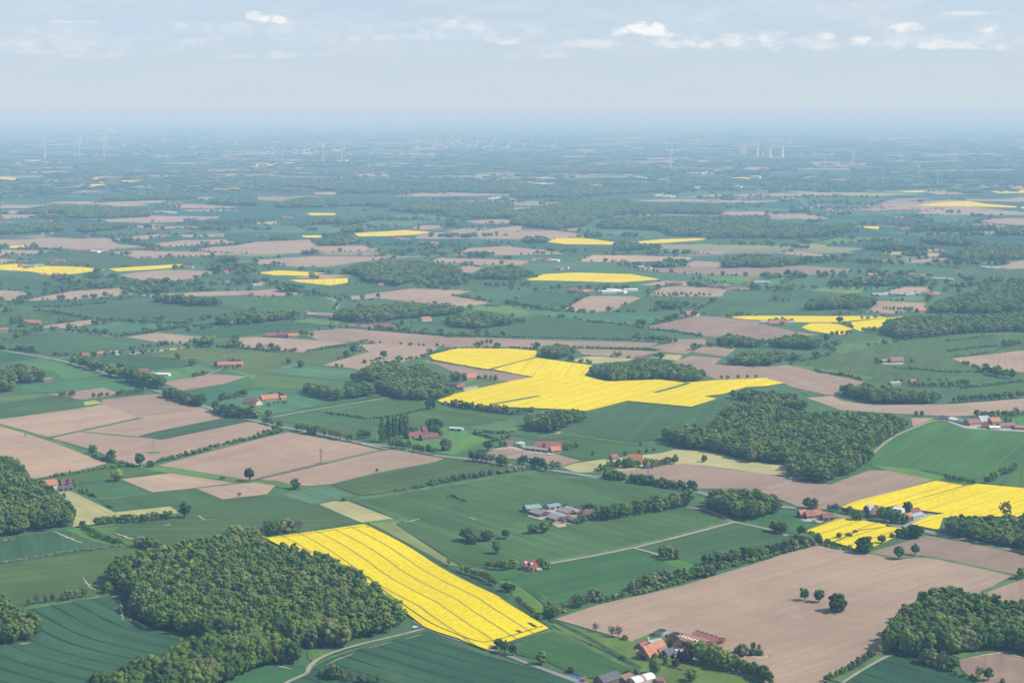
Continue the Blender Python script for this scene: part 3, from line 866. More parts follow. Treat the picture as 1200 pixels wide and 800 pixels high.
# ------------------------------------------------------------------ roads and tracks
# grass balks, ditches and bare patches
for s, w, m, n in [
    ("E:-100,610 E:0,632 E:130,668 E:240,702 E:340,740 E:430,775 A:470,150 A:560,170 A:640,182", 9, 'verge', "grass_strip"),
    ("E:235,692 E:380,660 E:520,630 E:660,599", 9, 'verge', "grass_strip"),
    ("E:370,663 E:500,676 E:640,688", 6, 'verge', "grass_strip"),
    ("B:0,246 B:150,210 B:300,175 B:440,145 B:580,112", 7, 'ditch', "ditch"),
    ("M:130,316 M:400,272 M:640,232 M:720,226", 10, 'verge', "grass_strip"),
    ("A:-50,652 A:0,645 A:300,600 A:560,562", 6, 'edge', "ditch"),
    ("C:160,640 C:360,604 C:570,563 C:800,506 C:1030,442", 11, 'verge', "grass_strip"),
    ("B:450,345 B:620,318 B:800,289 B:1000,258 B:1200,226 C:120,211", 10, 'verge', "grass_strip"),
    ("D:312,544 D:400,505 D:430,492 D:560,470 D:640,480", 9, 'verge', "grass_strip"),
    ("D:470,590 D:610,622 D:720,604 D:900,640 D:1150,696", 6, 'verge', "grass_strip"),
    ("D:590,374 D:760,325 D:920,282", 7, 'verge', "grass_strip"),
    ("Q:1005,376 Q:1150,322 Q:1300,280", 6, 'verge', "grass_strip"),
    ("Q:320,795 Q:540,668", 9, 'verge', "grass_strip"),
    ("Q:880,680 Q:1000,655 Q:1090,642 Q:1300,690", 12, 'verge', "grass_strip"),
    ("O:420,505 O:560,570 O:700,650 O:840,735", 5, 'edge', "ditch"),
    ("O:450,560 O:560,610 O:690,680 O:800,730", 5, 'verge', "grass_strip"),
    ("B:520,458 B:700,550 B:900,655 B:1160,800 O:200,415 O:430,548", 3, 'edge', "ditch"),
    ("O:232,612 O:330,585 O:440,552", 5, 'hay' if 'hay' in MAT else 'verge', "grass_strip"),
    ("N:490,740 N:520,712 N:640,662 N:860,600 N:1040,556", 3, 'verge', "grass_strip"),
    ("H:160,470 H:200,495 H:300,492", 10, 'verge', "grass_strip"),
    ("E:0,604 E:380,553 E:480,533", 8, 'verge', "grass_strip"),
    ("C:10,220 C:200,235 C:420,245", 6, 'verge', "grass_strip"),
    ("G:130,690 G:230,668 G:330,688 G:540,715 G:620,722", 8, 'verge', "grass_strip"),
    ("H:330,300 H:420,275 H:640,237", 12, 'verge', "grass_strip"),
    ("H:650,443 H:860,448 H:1100,425", 8, 'verge', "grass_strip"),
    ("F:330,20 F:375,60 F:350,100", 14, 'verge', "grass_strip"),
    ("G:360,575 G:440,552 G:540,524 G:690,540 G:840,553 G:960,515", 4, 'verge', "grass_strip"),
    ("F:280,350 F:420,318 F:520,287", 9, 'verge', "grass_strip"),
]:
    strip(gp(s), w, m, n)
ROADPATH = "E:-60,268 E:20,285 E:280,326 E:450,378 E:580,412 E:700,462 E:790,488 E:950,543 E:1130,597 F:0,613 F:120,641 F:300,676 F:460,711 F:600,731 F:760,761 F:880,781 F:980,788 C:60,190 C:230,209 C:400,238 C:560,262 C:870,302 C:1000,345 C:1140,365 D:140,381 D:270,406 D:420,435 D:600,465 D:720,486 D:940,534 D:1200,590 D:1400,640"
strip(gp(ROADPATH), 15, 'verge', "road_verge")
strip(gp(ROADPATH), 6.5, 'asphalt', "road")
for s, w, m, n in [
    ("E:-60,355 E:0,350 E:200,320 E:282,325", 5, 'asphalt', "road"),
    ("E:280,320 E:400,311 E:600,286 E:800,263 E:950,242 F:0,215 F:110,195 F:300,180 F:420,168", 6, 'asphalt', "road"),
    ("E:-60,245 E:200,195 E:310,189 E:560,221", 5, 'gravel', "track"),
    ("N:350,830 N:385,798 N:425,780 N:482,756 N:484,735 N:505,708 N:550,680 N:610,655 N:720,622 N:850,592 N:940,570 N:1040,545", 3.4, 'gravel', "track"),
    ("N:980,508 N:1010,528 N:1040,548 N:1110,572 N:1200,605 O:110,637 O:200,665 O:300,706 O:430,753 O:560,800 O:700,860", 4.5, 'asphalt', "lane"),
    ("C:110,655 C:160,646 C:360,610 C:570,569 C:800,512 C:1040,448", 4.6, 'gravel', "track"),
    ("C:570,569 C:620,582 C:690,600", 4, 'gravel', "track"),
    ("C:820,378 C:900,388 C:960,408 C:1040,448 C:1110,462 C:1200,480 D:90,512", 4, 'gravel', "track"),
    ("D:0,290 D:80,266 D:165,243", 4.2, 'gravel', "track"),
    ("H:470,535 H:500,555 H:535,575", 8, 'gravel', "track"),
    ("H:470,785 H:580,688 H:700,640 H:780,606 H:860,618 H:940,640 H:1060,655 H:1300,672", 4, 'gravel', "track"),
    ("D:640,470 D:730,425 D:770,410", 7, 'gravel', "track"),
    ("Q:350,800 Q:450,735 Q:560,675 Q:590,672", 2.6, 'gravel', "track"),
    ("A:455,342 A:540,335 A:720,309 A:910,291 A:1100,266", 4, 'ditch', "track"),
    ("E:1040,368 E:1000,385 E:940,410 E:880,420", 4, 'gravel', "track"),
    ("F:80,597 F:200,573 F:400,540 F:630,503", 5, 'gravel', "track"),
    ("F:510,722 F:560,735 F:620,745", 5, 'gravel', "track"),
    ("C:-30,145 C:100,125 C:120,100", 5, 'gravel', "track"),
    ("Y:-200,480 Y:0,545 Y:190,610 Y:380,662 Y:520,710", 4, 'gravel', "track"),
    ("U:-5,520 U:80,545 U:170,578 U:300,620", 4.5, 'asphalt', "lane"),
    ("F:360,100 F:400,60 F:330,35", 6, 'gravel', "track"),
    ("K:500,560 K:0,600", 5, 'gravel', "track"),
]:
    strip(gp(s), w, m, n)
strip(gp("M:480,130 M:510,165 M:525,185 M:565,212"), 3.2, 'sand', "bare_ground")
strip(gp("M:708,275 M:712,330 M:720,385"), 3.5, 'sand', "bare_ground")
strip(gp("M:765,380 M:810,405 M:865,432"), 4, 'sand', "bare_ground")
strip(gp("M:655,248 M:700,238"), 4, 'sand', "bare_ground")
strip(gp("M:112,524 M:175,517"), 4, 'sand', "bare_ground")
strip(gp("A:245,494 A:320,520 A:390,548"), 5, 'sand', "bare_ground")
strip(gp("A:20,533 A:60,527"), 8, 'sand', "bare_ground")
strip(gp("A:760,464 A:800,460"), 6, 'sand', "bare_ground")
strip(gp("A:530,492 A:590,520 A:700,548"), 4, 'sand', "bare_ground")
strip(gp("A:910,425 A:935,418 A:960,438 A:1000,434"), 3, 'sand', "bare_ground")
strip(gp("N:570,716 N:630,690 N:700,662"), 2.6, 'sand', "bare_ground")
strip(gp("N:760,640 N:820,624 N:880,610"), 2.2, 'sand', "bare_ground")
strip(gp("N:935,597 N:1020,573"), 2.2, 'sand', "bare_ground")
strip(gp("N:330,716 N:405,738"), 3.5, 'sand', "bare_ground")
strip(gp("Q:900,692 Q:1000,678 Q:1090,657 Q:1200,686 Q:1300,705"), 4.5, 'sand', "bare_ground")
strip(gp("Y:90,455 Y:150,462 Y:330,475 Y:460,460"), 8, 'sand', "bare_ground")
strip(gp("O:370,375 O:395,400 O:410,425"), 4, 'verge', "bare_ground")
strip(gp("O:820,205 O:870,225 O:910,250"), 4, 'verge', "bare_ground")
strip(gp("A:915,292 A:1000,277 A:1105,268"), 4, 'ditch', "ditch")
strip(gp("B:690,450 B:740,440 B:775,432"), 5, 'sand', "bare_ground")
strip(gp("B:1000,425 B:1035,438"), 4, 'sand', "bare_ground")
strip(gp("G:200,675 G:240,662"), 8, 'sand', "bare_ground")
strip(gp("G:620,640 G:700,632"), 0.1, 'verge', "bare_ground") if False else None


def yard(s, m='concrete', name="farmyard"):
    P = gp(s)
    a = sum(P[i].x * P[i - 1].y - P[i - 1].x * P[i].y for i in range(len(P)))
    if a > 0:
        P.reverse()
    z = lay()
    me = bpy.data.meshes.new(name)
    me.from_pydata([(p.x, p.y, z) for p in P], [], [list(range(len(P)))])
    me.materials.append(MAT[m])
    tag(link(name, me), kind='structure')


yard("V:180,200 V:330,112 V:480,100 V:600,108 V:790,180 V:770,240 V:730,300 V:580,280 V:490,285 V:395,250 V:320,240")
yard("V:470,290 V:620,285 V:640,320 V:540,335", 'sand')
yard("T:540,330 T:640,290 T:680,340 T:660,390 T:560,385")
yard("T:30,345 T:150,355 T:170,395 T:130,390 T:100,370", 'sand')
yard("X:60,178 X:180,170 X:270,190 X:240,210 X:90,195")
yard("X:1060,195 X:1150,150 X:1200,148 X:1110,195")
yard("W:690,215 W:850,192 W:1000,190 W:1120,230 W:1080,242 W:940,225 W:850,205")
yard("F:960,460 F:1040,450 F:1040,465 F:980,475")
yard("H:790,600 H:860,598 H:940,630 H:1200,650 H:1200,665 H:930,650")
yard("H:530,340 H:640,340 H:630,350 H:540,348")
yard("A:195,285 A:280,285 A:290,305 A:230,300")
yard("E:660,395 E:720,385 E:790,400 E:740,405")
yard("U:470,580 U:640,500 U:760,560 U:1200,560 U:1200,640 U:480,640", 'sand')
# ------------------------------------------------------------------ foliage
def ico(sub):
    bm = bmesh.new()
    bmesh.ops.create_icosphere(bm, subdivisions=sub, radius=1.0)
    V = np.array([v.co[:] for v in bm.verts])
    F = np.array([[v.index for v in f.verts] for f in bm.faces])
    bm.free()
    return V, F


I1V, I1F = ico(1)
I2V, I2F = ico(2)


def blobs(C, Rr, tint, sub=2, jit=0.22, seed=0, flat=0.85):
    """lumpy leaf clumps: C (n,3) centres, Rr (n,) radii"""
    g = np.random.default_rng(seed)
    BV, BF = (I1V, I1F) if sub == 1 else (I2V, I2F)
    n, m = len(C), len(BV)
    k = 1 + g.uniform(-jit, jit, (n, m, 1))
    V = BV[None] * k * np.asarray(Rr)[:, None, None]
    V[..., 2] *= flat
    V = V + np.asarray(C)[:, None, :]
    F = BF[None] + (np.arange(n) * m)[:, None, None]
    T = np.repeat(np.asarray(tint), m) * g.uniform(0.85, 1.15, n * m)
    return V.reshape(-1, 3), F.reshape(-1, 3), T


def flakes(C, size, tint, seed=0):
    """leaf-clump triangles with random facing"""
    g = np.random.default_rng(seed)
    n = len(C)
    a = g.normal(size=(n, 3))
    a /= np.linalg.norm(a, axis=1)[:, None]
    b = np.cross(a, g.normal(size=(n, 3)))
    b /= np.linalg.norm(b, axis=1)[:, None]
    s = np.asarray(size)[:, None] * g.uniform(0.6, 1.3, (n, 1))
    V = np.stack([C + a * s, C - a * s * 0.5 + b * s * 0.8, C - a * s * 0.5 - b * s * 0.8], 1)
    return V.reshape(-1, 3), np.arange(n * 3).reshape(-1, 3), np.repeat(tint, 3)


def merge(parts):
    Vs, Fs, Ts, o = [], [], [], 0
    for V, F, T in parts:
        Vs.append(V)
        Fs.append(F + o)
        Ts.append(T)
        o += len(V)
    return np.concatenate(Vs), np.concatenate(Fs), np.concatenate(Ts)


def crown(seed, nl, rx, zc, rz, lr, nf, fs, sub=2, hollow=0.45, open_=0.0, zpow=1.0):
    """an uneven crown of leaf clumps on an ellipsoid (unit: metres)"""
    g = np.random.default_rng(seed)
    d = g.normal(size=(nl, 3))
    d /= np.linalg.norm(d, axis=1)[:, None]
    rad = g.uniform(hollow, 1.0, nl) ** 0.6
    lump = 1 + 0.12 * np.sin(d[:, 0] * 3.1 + seed) + 0.10 * np.cos(d[:, 1] * 3.7 + seed * 2)
    C = d * rad[:, None] * lump[:, None] * np.array([rx, rx, rz]) + np.array([0, 0, zc])
    keep = C[:, 2] > zc - rz * 0.82
    C = C[keep]
    if open_ > 0:
        C = C[g.random(len(C)) > open_]
    n = len(C)
    Rr = g.uniform(0.65, 1.25, n) * lr
    T = g.uniform(0.82, 1.18, n)
    P = [blobs(C, Rr, T, sub, 0.26, seed)]
    i = g.integers(0, n, nf)
    dd = g.normal(size=(nf, 3))
    dd /= np.linalg.norm(dd, axis=1)[:, None]
    FC = C[i] + dd * Rr[i][:, None] * g.uniform(0.85, 1.3, (nf, 1))
    P.append(flakes(FC, np.full(nf, fs), T[i] * g.uniform(0.7, 1.35, nf), seed))
    return merge(P)


def trunk_mesh(name, h, r, seed, limbs=5, reach=3.0, base=0.0):
    g = random.Random(seed)
    bm = bmesh.new()

    def seg(a, b, r0, r1):
        d = b - a
        q = Vector((0, 0, 1)).rotation_difference(d.normalized())
        A, B = [], []
        for k in range(7):
            c = Vector((math.cos(k * 2 * math.pi / 7), math.sin(k * 2 * math.pi / 7), 0))
            A.append(bm.verts.new(a + q @ (c * r0)))
            B.append(bm.verts.new(b + q @ (c * r1)))
        for k in range(7):
            bm.faces.new((A[k], A[(k + 1) % 7], B[(k + 1) % 7], B[k]))
        bm.faces.new(B)
    top = Vector((g.uniform(-.3, .3), g.uniform(-.3, .3), h))
    mid = Vector((g.uniform(-.2, .2), g.uniform(-.2, .2), h * 0.5))
    seg(Vector((0, 0, base)), mid, r * 1.25, r * 0.85)
    seg(mid, top, r * 0.85, r * 0.3)
    for k in range(limbs):
        a = k * 2 * math.pi / limbs + g.uniform(-.4, .4)
        z0 = h * g.uniform(0.4, 0.75)
        s = Vector((mid.x, mid.y, z0))
        e = s + Vector((math.cos(a) * reach, math.sin(a) * reach, reach * g.uniform(0.5, 1.0))) * g.uniform(0.7, 1.1)
        seg(s, e, r * 0.45, r * 0.14)
    me = bpy.data.meshes.new(name)
    bm.to_mesh(me)
    bm.free()
    me.materials.append(MAT['bark'])
    return me


KIND = {}      # kind -> list of (trunk mesh, crown mesh), modelled 10 m tall


def add_kind(kind, n, mat, trunk, **kw):
    L = []
    for i in range(n):
        V, F, T = crown(100 + i * 7 + len(KIND) * 31, **kw)
        V = V.copy()
        V[:, 2] = V[:, 2]
        L.append((trunk_mesh("trunk", trunk[0], trunk[1], i, trunk[2], trunk[3]), np_mesh("crown", V, F, MAT[mat], T, True)))
    KIND[kind] = L


#            count  leaf      trunk(h, r, limbs, reach)
add_kind('oak', 5, 'leafdark', (6.5, .42, 7, 2.6), nl=70, rx=3.5, zc=6.2, rz=3.4, lr=1.0, nf=700, fs=0.30, hollow=0.3)
add_kind('broadoak', 3, 'leafdark', (5.5, .50, 7, 3.0), nl=96, rx=4.9, zc=5.2, rz=4.5, lr=1.15, nf=900, fs=0.30, hollow=0.3)
add_kind('round', 5, 'leaf', (5.5, .30, 5, 2.0), nl=56, rx=3.7, zc=5.6, rz=4.2, lr=1.25, nf=500, fs=0.32)
add_kind('bush', 4, 'scrub', (2.5, .22, 4, 1.6), nl=46, rx=4.6, zc=4.4, rz=4.9, lr=1.25, nf=600, fs=0.40)
add_kind('poplar', 3, 'leafdark', (8.0, .22, 4, .7), nl=46, rx=1.15, zc=5.2, rz=4.7, lr=0.60, nf=500, fs=0.24, hollow=0.1)
add_kind('bare', 3, 'bud', (6.0, .25, 9, 2.6), nl=90, rx=3.6, zc=6.0, rz=3.8, lr=0.36, nf=1500, fs=0.24, hollow=0.15)
add_kind('willow', 2, 'thorn', (4.0, .35, 6, 2.0), nl=54, rx=4.2, zc=5.0, rz=4.8, lr=1.1, nf=700, fs=0.36)
add_kind('lime', 3, 'lime', (5.0, .28, 5, 2.0), nl=52, rx=3.6, zc=5.6, rz=4.3, lr=1.0, nf=700, fs=0.36)
add_kind('copper', 2, 'copper', (4.0, .3, 5, 2.0), nl=50, rx=3.8, zc=5.2, rz=4.6, lr=1.1, nf=600, fs=0.38)
add_kind('blossom', 2, 'blossom', (2.5, .2, 4, 1.6), nl=40, rx=4.8, zc=4.5, rz=4.8, lr=1.2, nf=600, fs=0.40)


def conifer(seed):
    g = np.random.default_rng(seed)
    C, Rr = [], []
    for z in np.linspace(0.9, 9.5, 15):
        r = 2.5 * (1 - z / 10.2) + 0.12
        for k in range(max(3, int(9 * r / 2.5) + 2)):
            a = g.uniform(0, 6.28)
            C.append((math.cos(a) * r * 0.7, math.sin(a) * r * 0.7, z + g.uniform(-.2, .2)))
            Rr.append(0.32 + r * 0.28)
    C, Rr = np.array(C), np.array(Rr)
    T = g.uniform(0.7, 1.3, len(C))
    i = g.integers(0, len(C), 500)
    d = g.normal(size=(500, 3))
    d /= np.linalg.norm(d, axis=1)[:, None]
    return merge([blobs(C, Rr, T, 1, 0.3, seed), flakes(C[i] + d * Rr[i][:, None], np.full(500, .25), T[i], seed)])


KIND['conifer'] = [(trunk_mesh("trunk", 6, .2, i, 0), np_mesh("crown", *conifer(i)[:2], MAT['needle'], conifer(i)[2])) for i in range(2)]

# ---- crowns for whole woods (coarser; one mesh with the trunk in it)
WOODSRC = bpy.data.collections.new("wood_tree_shapes")


def wood_tree(i, rx, h, nl, lr, nf, fs, mat='leaf', sub=1, seed0=700):
    V, F, T = crown(seed0 + i * 13, nl, rx, h * 0.60, h * 0.40, lr, nf, fs, sub, 0.4)
    tv = np.array([(0.25 * math.cos(a), 0.25 * math.sin(a), z) for z in (0, h * .55) for a in (0, 2.1, 4.2)])
    tf = np.array([(0, 1, 4), (0, 4, 3), (1, 2, 5), (1, 5, 4), (2, 0, 3), (2, 3, 5)])
    n = len(V)
    me = np_mesh("wood_tree_shape", np.concatenate([V, tv]), np.concatenate([F, tf + n]), MAT[mat], np.concatenate([T, np.full(6, .6)]), True)
    o = bpy.data.objects.new("wood_tree_shape", me)
    WOODSRC.objects.link(o)
    return o


SRC_NEAR = [wood_tree(i, 4.2 + 0.35 * (i % 3), 15.0 + (i % 4), 64, 1.22, 260, 0.34, sub=2) for i in range(8)]
SRC_FAR = [wood_tree(i, 7.0, 14.5 + (i % 3), 26, 2.6, 60, 0.9, seed0=900) for i in range(4)]
C1 = bpy.data.collections.new("near_wood_shapes")
C2 = bpy.data.collections.new("far_wood_shapes")
for o in SRC_NEAR:
    C1.objects.link(o)
for o in SRC_FAR:
    C2.objects.link(o)


def instancer(name, pts, rot, scl, coll, idx=None):
    """ONE stuff object whose geometry nodes put a tree on each of its points"""
    me = bpy.data.meshes.new(name)
    me.vertices.add(len(pts))
    me.vertices.foreach_set("co", np.asarray(pts, dtype=np.float32).ravel())
    for nm, arr, ty in (("rot", rot, 'FLOAT'), ("idx", idx if idx is not None else rng.integers(0, 8, len(pts)), 'INT')):
        at = me.attributes.new(nm, ty, 'POINT')
        at.data.foreach_set("value", np.asarray(arr, dtype=np.int32 if ty == 'INT' else np.float32))
    at = me.attributes.new("scl", 'FLOAT_VECTOR', 'POINT')
    at.data.foreach_set("vector", np.asarray(scl, dtype=np.float32).ravel())
    ob = link(name, me)
    ng = bpy.data.node_groups.new(name + "_nodes", 'GeometryNodeTree')
    ng.interface.new_socket("Geometry", in_out='INPUT', socket_type='NodeSocketGeometry')
    ng.interface.new_socket("Geometry", in_out='OUTPUT', socket_type='NodeSocketGeometry')
    N, Lk = ng.nodes, ng.links
    gi, go = N.new('NodeGroupInput'), N.new('NodeGroupOutput')
    ip = N.new('GeometryNodeInstanceOnPoints')
    ci = N.new('GeometryNodeCollectionInfo')
    ci.inputs['Collection'].default_value = coll
    ci.inputs['Separate Children'].default_value = True
    ci.inputs['Reset Children'].default_value = True
    ip.inputs['Pick Instance'].default_value = True

    def named(a, ty):
        nd = N.new('GeometryNodeInputNamedAttribute')
        nd.data_type = ty
        nd.inputs[0].default_value = a
        return [s for s in nd.outputs if s.enabled and s.name == 'Attribute'][0]
    cx = N.new('ShaderNodeCombineXYZ')
    Lk.new(named("rot", 'FLOAT'), cx.inputs[2])
    e2r = N.new('FunctionNodeEulerToRotation')
    Lk.new(cx.outputs[0], e2r.inputs[0])
    m2p = N.new('GeometryNodeMeshToPoints')
    Lk.new(gi.outputs[0], m2p.inputs[0])
    Lk.new(m2p.outputs[0], ip.inputs['Points'])
    Lk.new(ci.outputs[0], ip.inputs['Instance'])
    Lk.new(named("idx", 'INT'), ip.inputs['Instance Index'])
    Lk.new(e2r.outputs[0], ip.inputs['Rotation'])
    Lk.new(named("scl", 'FLOAT_VECTOR'), ip.inputs['Scale'])
    Lk.new(ip.outputs[0], go.inputs[0])
    md = ob.modifiers.new("trees", 'NODES')
    md.node_group = ng
    return ob


def inpoly(P, Q):
    x, y = P[:, 0], P[:, 1]
    c = np.zeros(len(P), dtype=bool)
    n = len(Q)
    j = n - 1
    for i in range(n):
        xi, yi = Q[i]
        xj, yj = Q[j]
        c ^= ((yi > y) != (yj > y)) & (x < (xj - xi) * (y - yi) / (yj - yi + 1e-12) + xi)
        j = i
    return c


def wood_points(spec, h, sp, top=0.86):
    """tree bases so that the wood, crowns included, fills the outline seen in the photograph"""
    Q = np.array(pxs(spec))
    pts = np.array([gnd(x, max(y, 136))[:] for x, y in Q])
    lo, hi = pts.min(0), pts.max(0)
    nx, ny = int((hi[0] - lo[0]) / sp) + 2, int((hi[1] - lo[1]) / (sp * .87)) + 2
    gx, gy = np.meshgrid(np.arange(nx), np.arange(ny))
    X = lo[0] + (gx + 0.5 * (gy % 2)) * sp + rng.uniform(-.33, .33, gx.shape) * sp
    Y = lo[1] + gy * sp * .87 + rng.uniform(-.33, .33, gx.shape) * sp
    B = np.stack([X.ravel(), Y.ravel(), np.zeros(X.size)], 1)
    hh = h * rng.uniform(0.82, 1.12, len(B))
    pb = proj(B)
    pt = proj(B + np.stack([0 * hh, 0 * hh, hh * top], 1))
    k = inpoly(pb, Q) & inpoly(pt, Q)
    return B[k], hh[k], pb[k]


TREES = []      # single and row trees: dict
WOODEDGE = []   # the trees of near woods that show largest


def wood(name, spec, h=16, sp=8.0, label=None, near=True):
    B, hh, pb = wood_points(spec, h, sp)
    n = len(B)
    if n == 0:
        return
    if label and near:
        WOODEDGE.append((name, label, B, hh, pb, sp))
        return
    put_wood(name, label, B, hh, sp, near)


def put_wood(name, label, B, hh, sp, near):
    n = len(B)
    base = 16.5 if near else 15.5
    w = sp / (8.0 if near else 12.0)
    s = hh / base
    scl = np.stack([w * rng.uniform(.85, 1.2, n), w * rng.uniform(.85, 1.2, n), s], 1)
    ob = instancer(name, B, rng.uniform(0, 6.28, n), scl, C1 if near else C2)
    tag(ob, label, "wood", None, 'stuff')
    return ob
# ------------------------------------------------------------------ woods
NEARW = [
 ("A:490,660 A:560,610 A:700,580 A:830,545 A:960,510 A:1100,490 A:1200,478 N:290,140 N:430,160 N:600,210 N:690,255 N:760,300 N:840,370 N:930,430 N:970,510 N:880,560 N:740,602 N:640,640 N:490,645 N:300,620 N:0,600 M:1160,492 M:860,427 M:770,330 M:740,235 M:650,190", 17,
  "broadleaf wood beside the front rape field, the broadest wood of the foreground"),
 ("M:400,790 M:700,650 M:880,600 M:1080,507 M:1180,475 N:60,560 N:240,550 N:370,590 N:490,650 N:480,725 N:330,714 N:90,805 N:-50,860 M:400,860", 17,
  "fresh green tongue of wood at the bottom edge below the broad wood"),
 ("M:-60,245 M:40,250 M:110,320 M:200,350 M:260,400 M:255,470 M:100,522 M:-60,545", 16,
  "small wood cut by the left edge beside the striped dark wheat"),
 ("A:-60,140 A:50,140 A:110,190 A:130,235 A:200,260 A:300,330 A:360,380 A:330,470 A:200,490 A:0,522 A:-60,535", 17,
  "wood at the left edge in front of the small orange-roofed farm"),
 ("Q:640,420 Q:700,390 Q:770,360 Q:880,345 Q:1000,390 Q:1080,400 Q:1200,420 Q:1350,450 Q:1350,690 Q:1080,647 Q:880,672 Q:700,682 Q:560,652 Q:540,620 Q:570,540 Q:600,480", 17,
  "mixed wood at the bottom right casting shade on bare soil"),
]
for spec, h, lab in NEARW:
    wood("wood", spec, h, 7.6, lab)
for spec, h, sp, lab in [
 ("D:810,470 D:830,435 D:960,410 D:1060,430 D:1200,410 D:1350,410 D:1350,640 D:1150,572 D:950,542 D:810,492", 13, 8, "young dark wood along the road below the right rape field"),
 ("C:830,350 C:870,315 C:1000,285 C:1150,300 C:1200,320 D:90,330 D:140,355 D:130,380 D:0,417 C:1140,442 C:1060,442 C:960,412", 17, 9, "oval wood at the end of the tree avenue"),
 ("G:690,700 G:720,650 G:820,635 G:950,640 G:960,600 G:1000,550 G:1100,520 G:1200,480 H:0,520 H:100,560 H:200,570 H:360,570 H:560,580 H:670,610 H:660,650 H:580,690 H:500,740 H:480,780 D:470,172 D:430,202 D:270,272 D:200,264 D:90,232 D:95,182 C:1100,167 C:980,132 C:830,107 C:690,67 C:690,30", 16, 9, "largest wood of the right half reaching from the long rape field to the brown soil"),
 ("G:1000,480 G:1100,460 G:1200,470 H:30,465 H:100,480 H:220,530 H:200,555 H:100,572 H:0,562 G:1150,522 G:1010,512", 14, 9, "tongue of wood at the right tip of the long rape field"),
 ("G:350,395 G:380,350 G:560,335 G:700,330 G:830,350 G:950,395 G:950,420 G:830,435 G:700,420 G:480,430 G:360,407", 16, 9, "long oval wood set into the top edge of the long rape field"),
 ("G:120,300 G:140,270 G:210,250 G:290,270 G:310,300 G:230,327 G:120,312", 16, 9, "round grove at the corner of the upper rape strip"),
 ("G:40,640 G:50,590 G:140,570 G:260,555 G:355,580 G:340,612 G:190,672 G:60,657", 16, 9, "grove below the lower edge of the long rape field"),
 ("F:400,430 F:450,390 F:510,380 F:540,340 F:650,335 F:680,365 F:780,345 F:810,375 F:880,390 F:890,410 F:830,425 F:940,460 F:940,492 F:860,512 F:700,520 F:570,480 F:560,440", 16, 9, "ragged dark wood left of the long rape field"),
 ("F:205,460 F:240,430 F:320,450 F:400,470 F:420,440 F:520,430 F:580,465 F:570,492 F:420,515 F:340,522 F:210,482", 15, 9, "greyish wood strip left of the ragged dark wood"),
 ("F:350,110 F:400,90 F:520,75 F:700,60 F:840,65 F:970,80 F:970,110 F:800,130 F:680,137 F:580,152 F:440,152 F:360,137", 15, 11, "long low wood behind the red-roofed hamlet"),
 ("F:850,125 F:950,110 F:1060,100 F:1200,130 F:1190,165 F:1050,184 F:930,177", 14, 11, "pale wedge-shaped wood right of the long low wood"),
 ("E:960,145 E:1010,120 E:1200,105 F:100,95 F:220,105 F:220,132 F:0,157 E:1050,167", 15, 11, "flat wood between two dark fields left of the grey glasshouse roof"),
 ("E:-60,360 E:130,350 E:250,395 E:240,422 E:110,442 E:-60,442", 16, 10, "round wood at the left edge by the road fork"),
 ("E:-60,425 E:0,420 E:110,440 E:115,472 E:-60,487", 15, 10, "dark copse in front of the round wood at the left edge"),
 ("H:530,180 H:560,140 H:620,130 H:700,115 H:860,110 H:1000,115 H:1350,90 H:1350,195 H:1080,197 H:900,207 H:650,234 H:530,207", 16, 11, "wide wood at the right edge beside the small rape fields"),
 ("H:740,80 H:800,50 H:900,20 H:1000,0 L:1000,570 L:1200,560 L:1350,560 H:1350,100 H:1000,112 H:760,107", 16, 12, "rear wood at the right edge behind the wide one"),
 ("H:170,80 H:200,40 H:330,30 L:400,615 L:500,640 H:510,80 H:400,92 H:170,97", 15, 11, "rounded grove above the yellow strip on the right"),
 ("G:655,75 G:680,50 G:750,40 G:850,55 G:850,77 G:740,94", 15, 11, "oval grove in the dark field below the row of round trees"),
 ("G:940,240 G:960,225 G:1010,205 G:1200,235 H:130,205 H:260,240 H:250,280 H:160,282 H:0,267 G:1100,272 G:940,257", 14, 10, "patchy copse left of the big green meadow"),
 ("G:960,345 G:1010,320 G:1090,290 H:0,280 H:200,295 H:220,310 H:120,337 H:90,320 H:20,352 G:1160,362", 12, 11, "broken copse round a pale hay patch"),
 ("H:330,470 H:350,445 H:500,440 H:650,460 H:840,485 H:850,522 H:720,537 H:480,532 H:340,492", 15, 9, "elongated wood between the bare strip and the small farm on the right"),
 ("J:390,505 J:480,475 J:600,465 J:760,462 J:930,485 J:970,505 J:960,527 J:800,547 J:660,582 J:510,562 J:480,532 J:400,522", 15, 12, "wood in the centre behind the left pair of rape strips"),
 ("J:1010,535 J:1060,500 J:1180,485 K:0,480 K:90,505 K:90,537 K:0,554 J:1020,547", 15, 12, "wood touching the left tip of the central rape oval"),
]:
    B, hh, pb = wood_points(spec, h, sp)
    if len(B):
        put_wood("wood", lab, B, hh, sp, True)

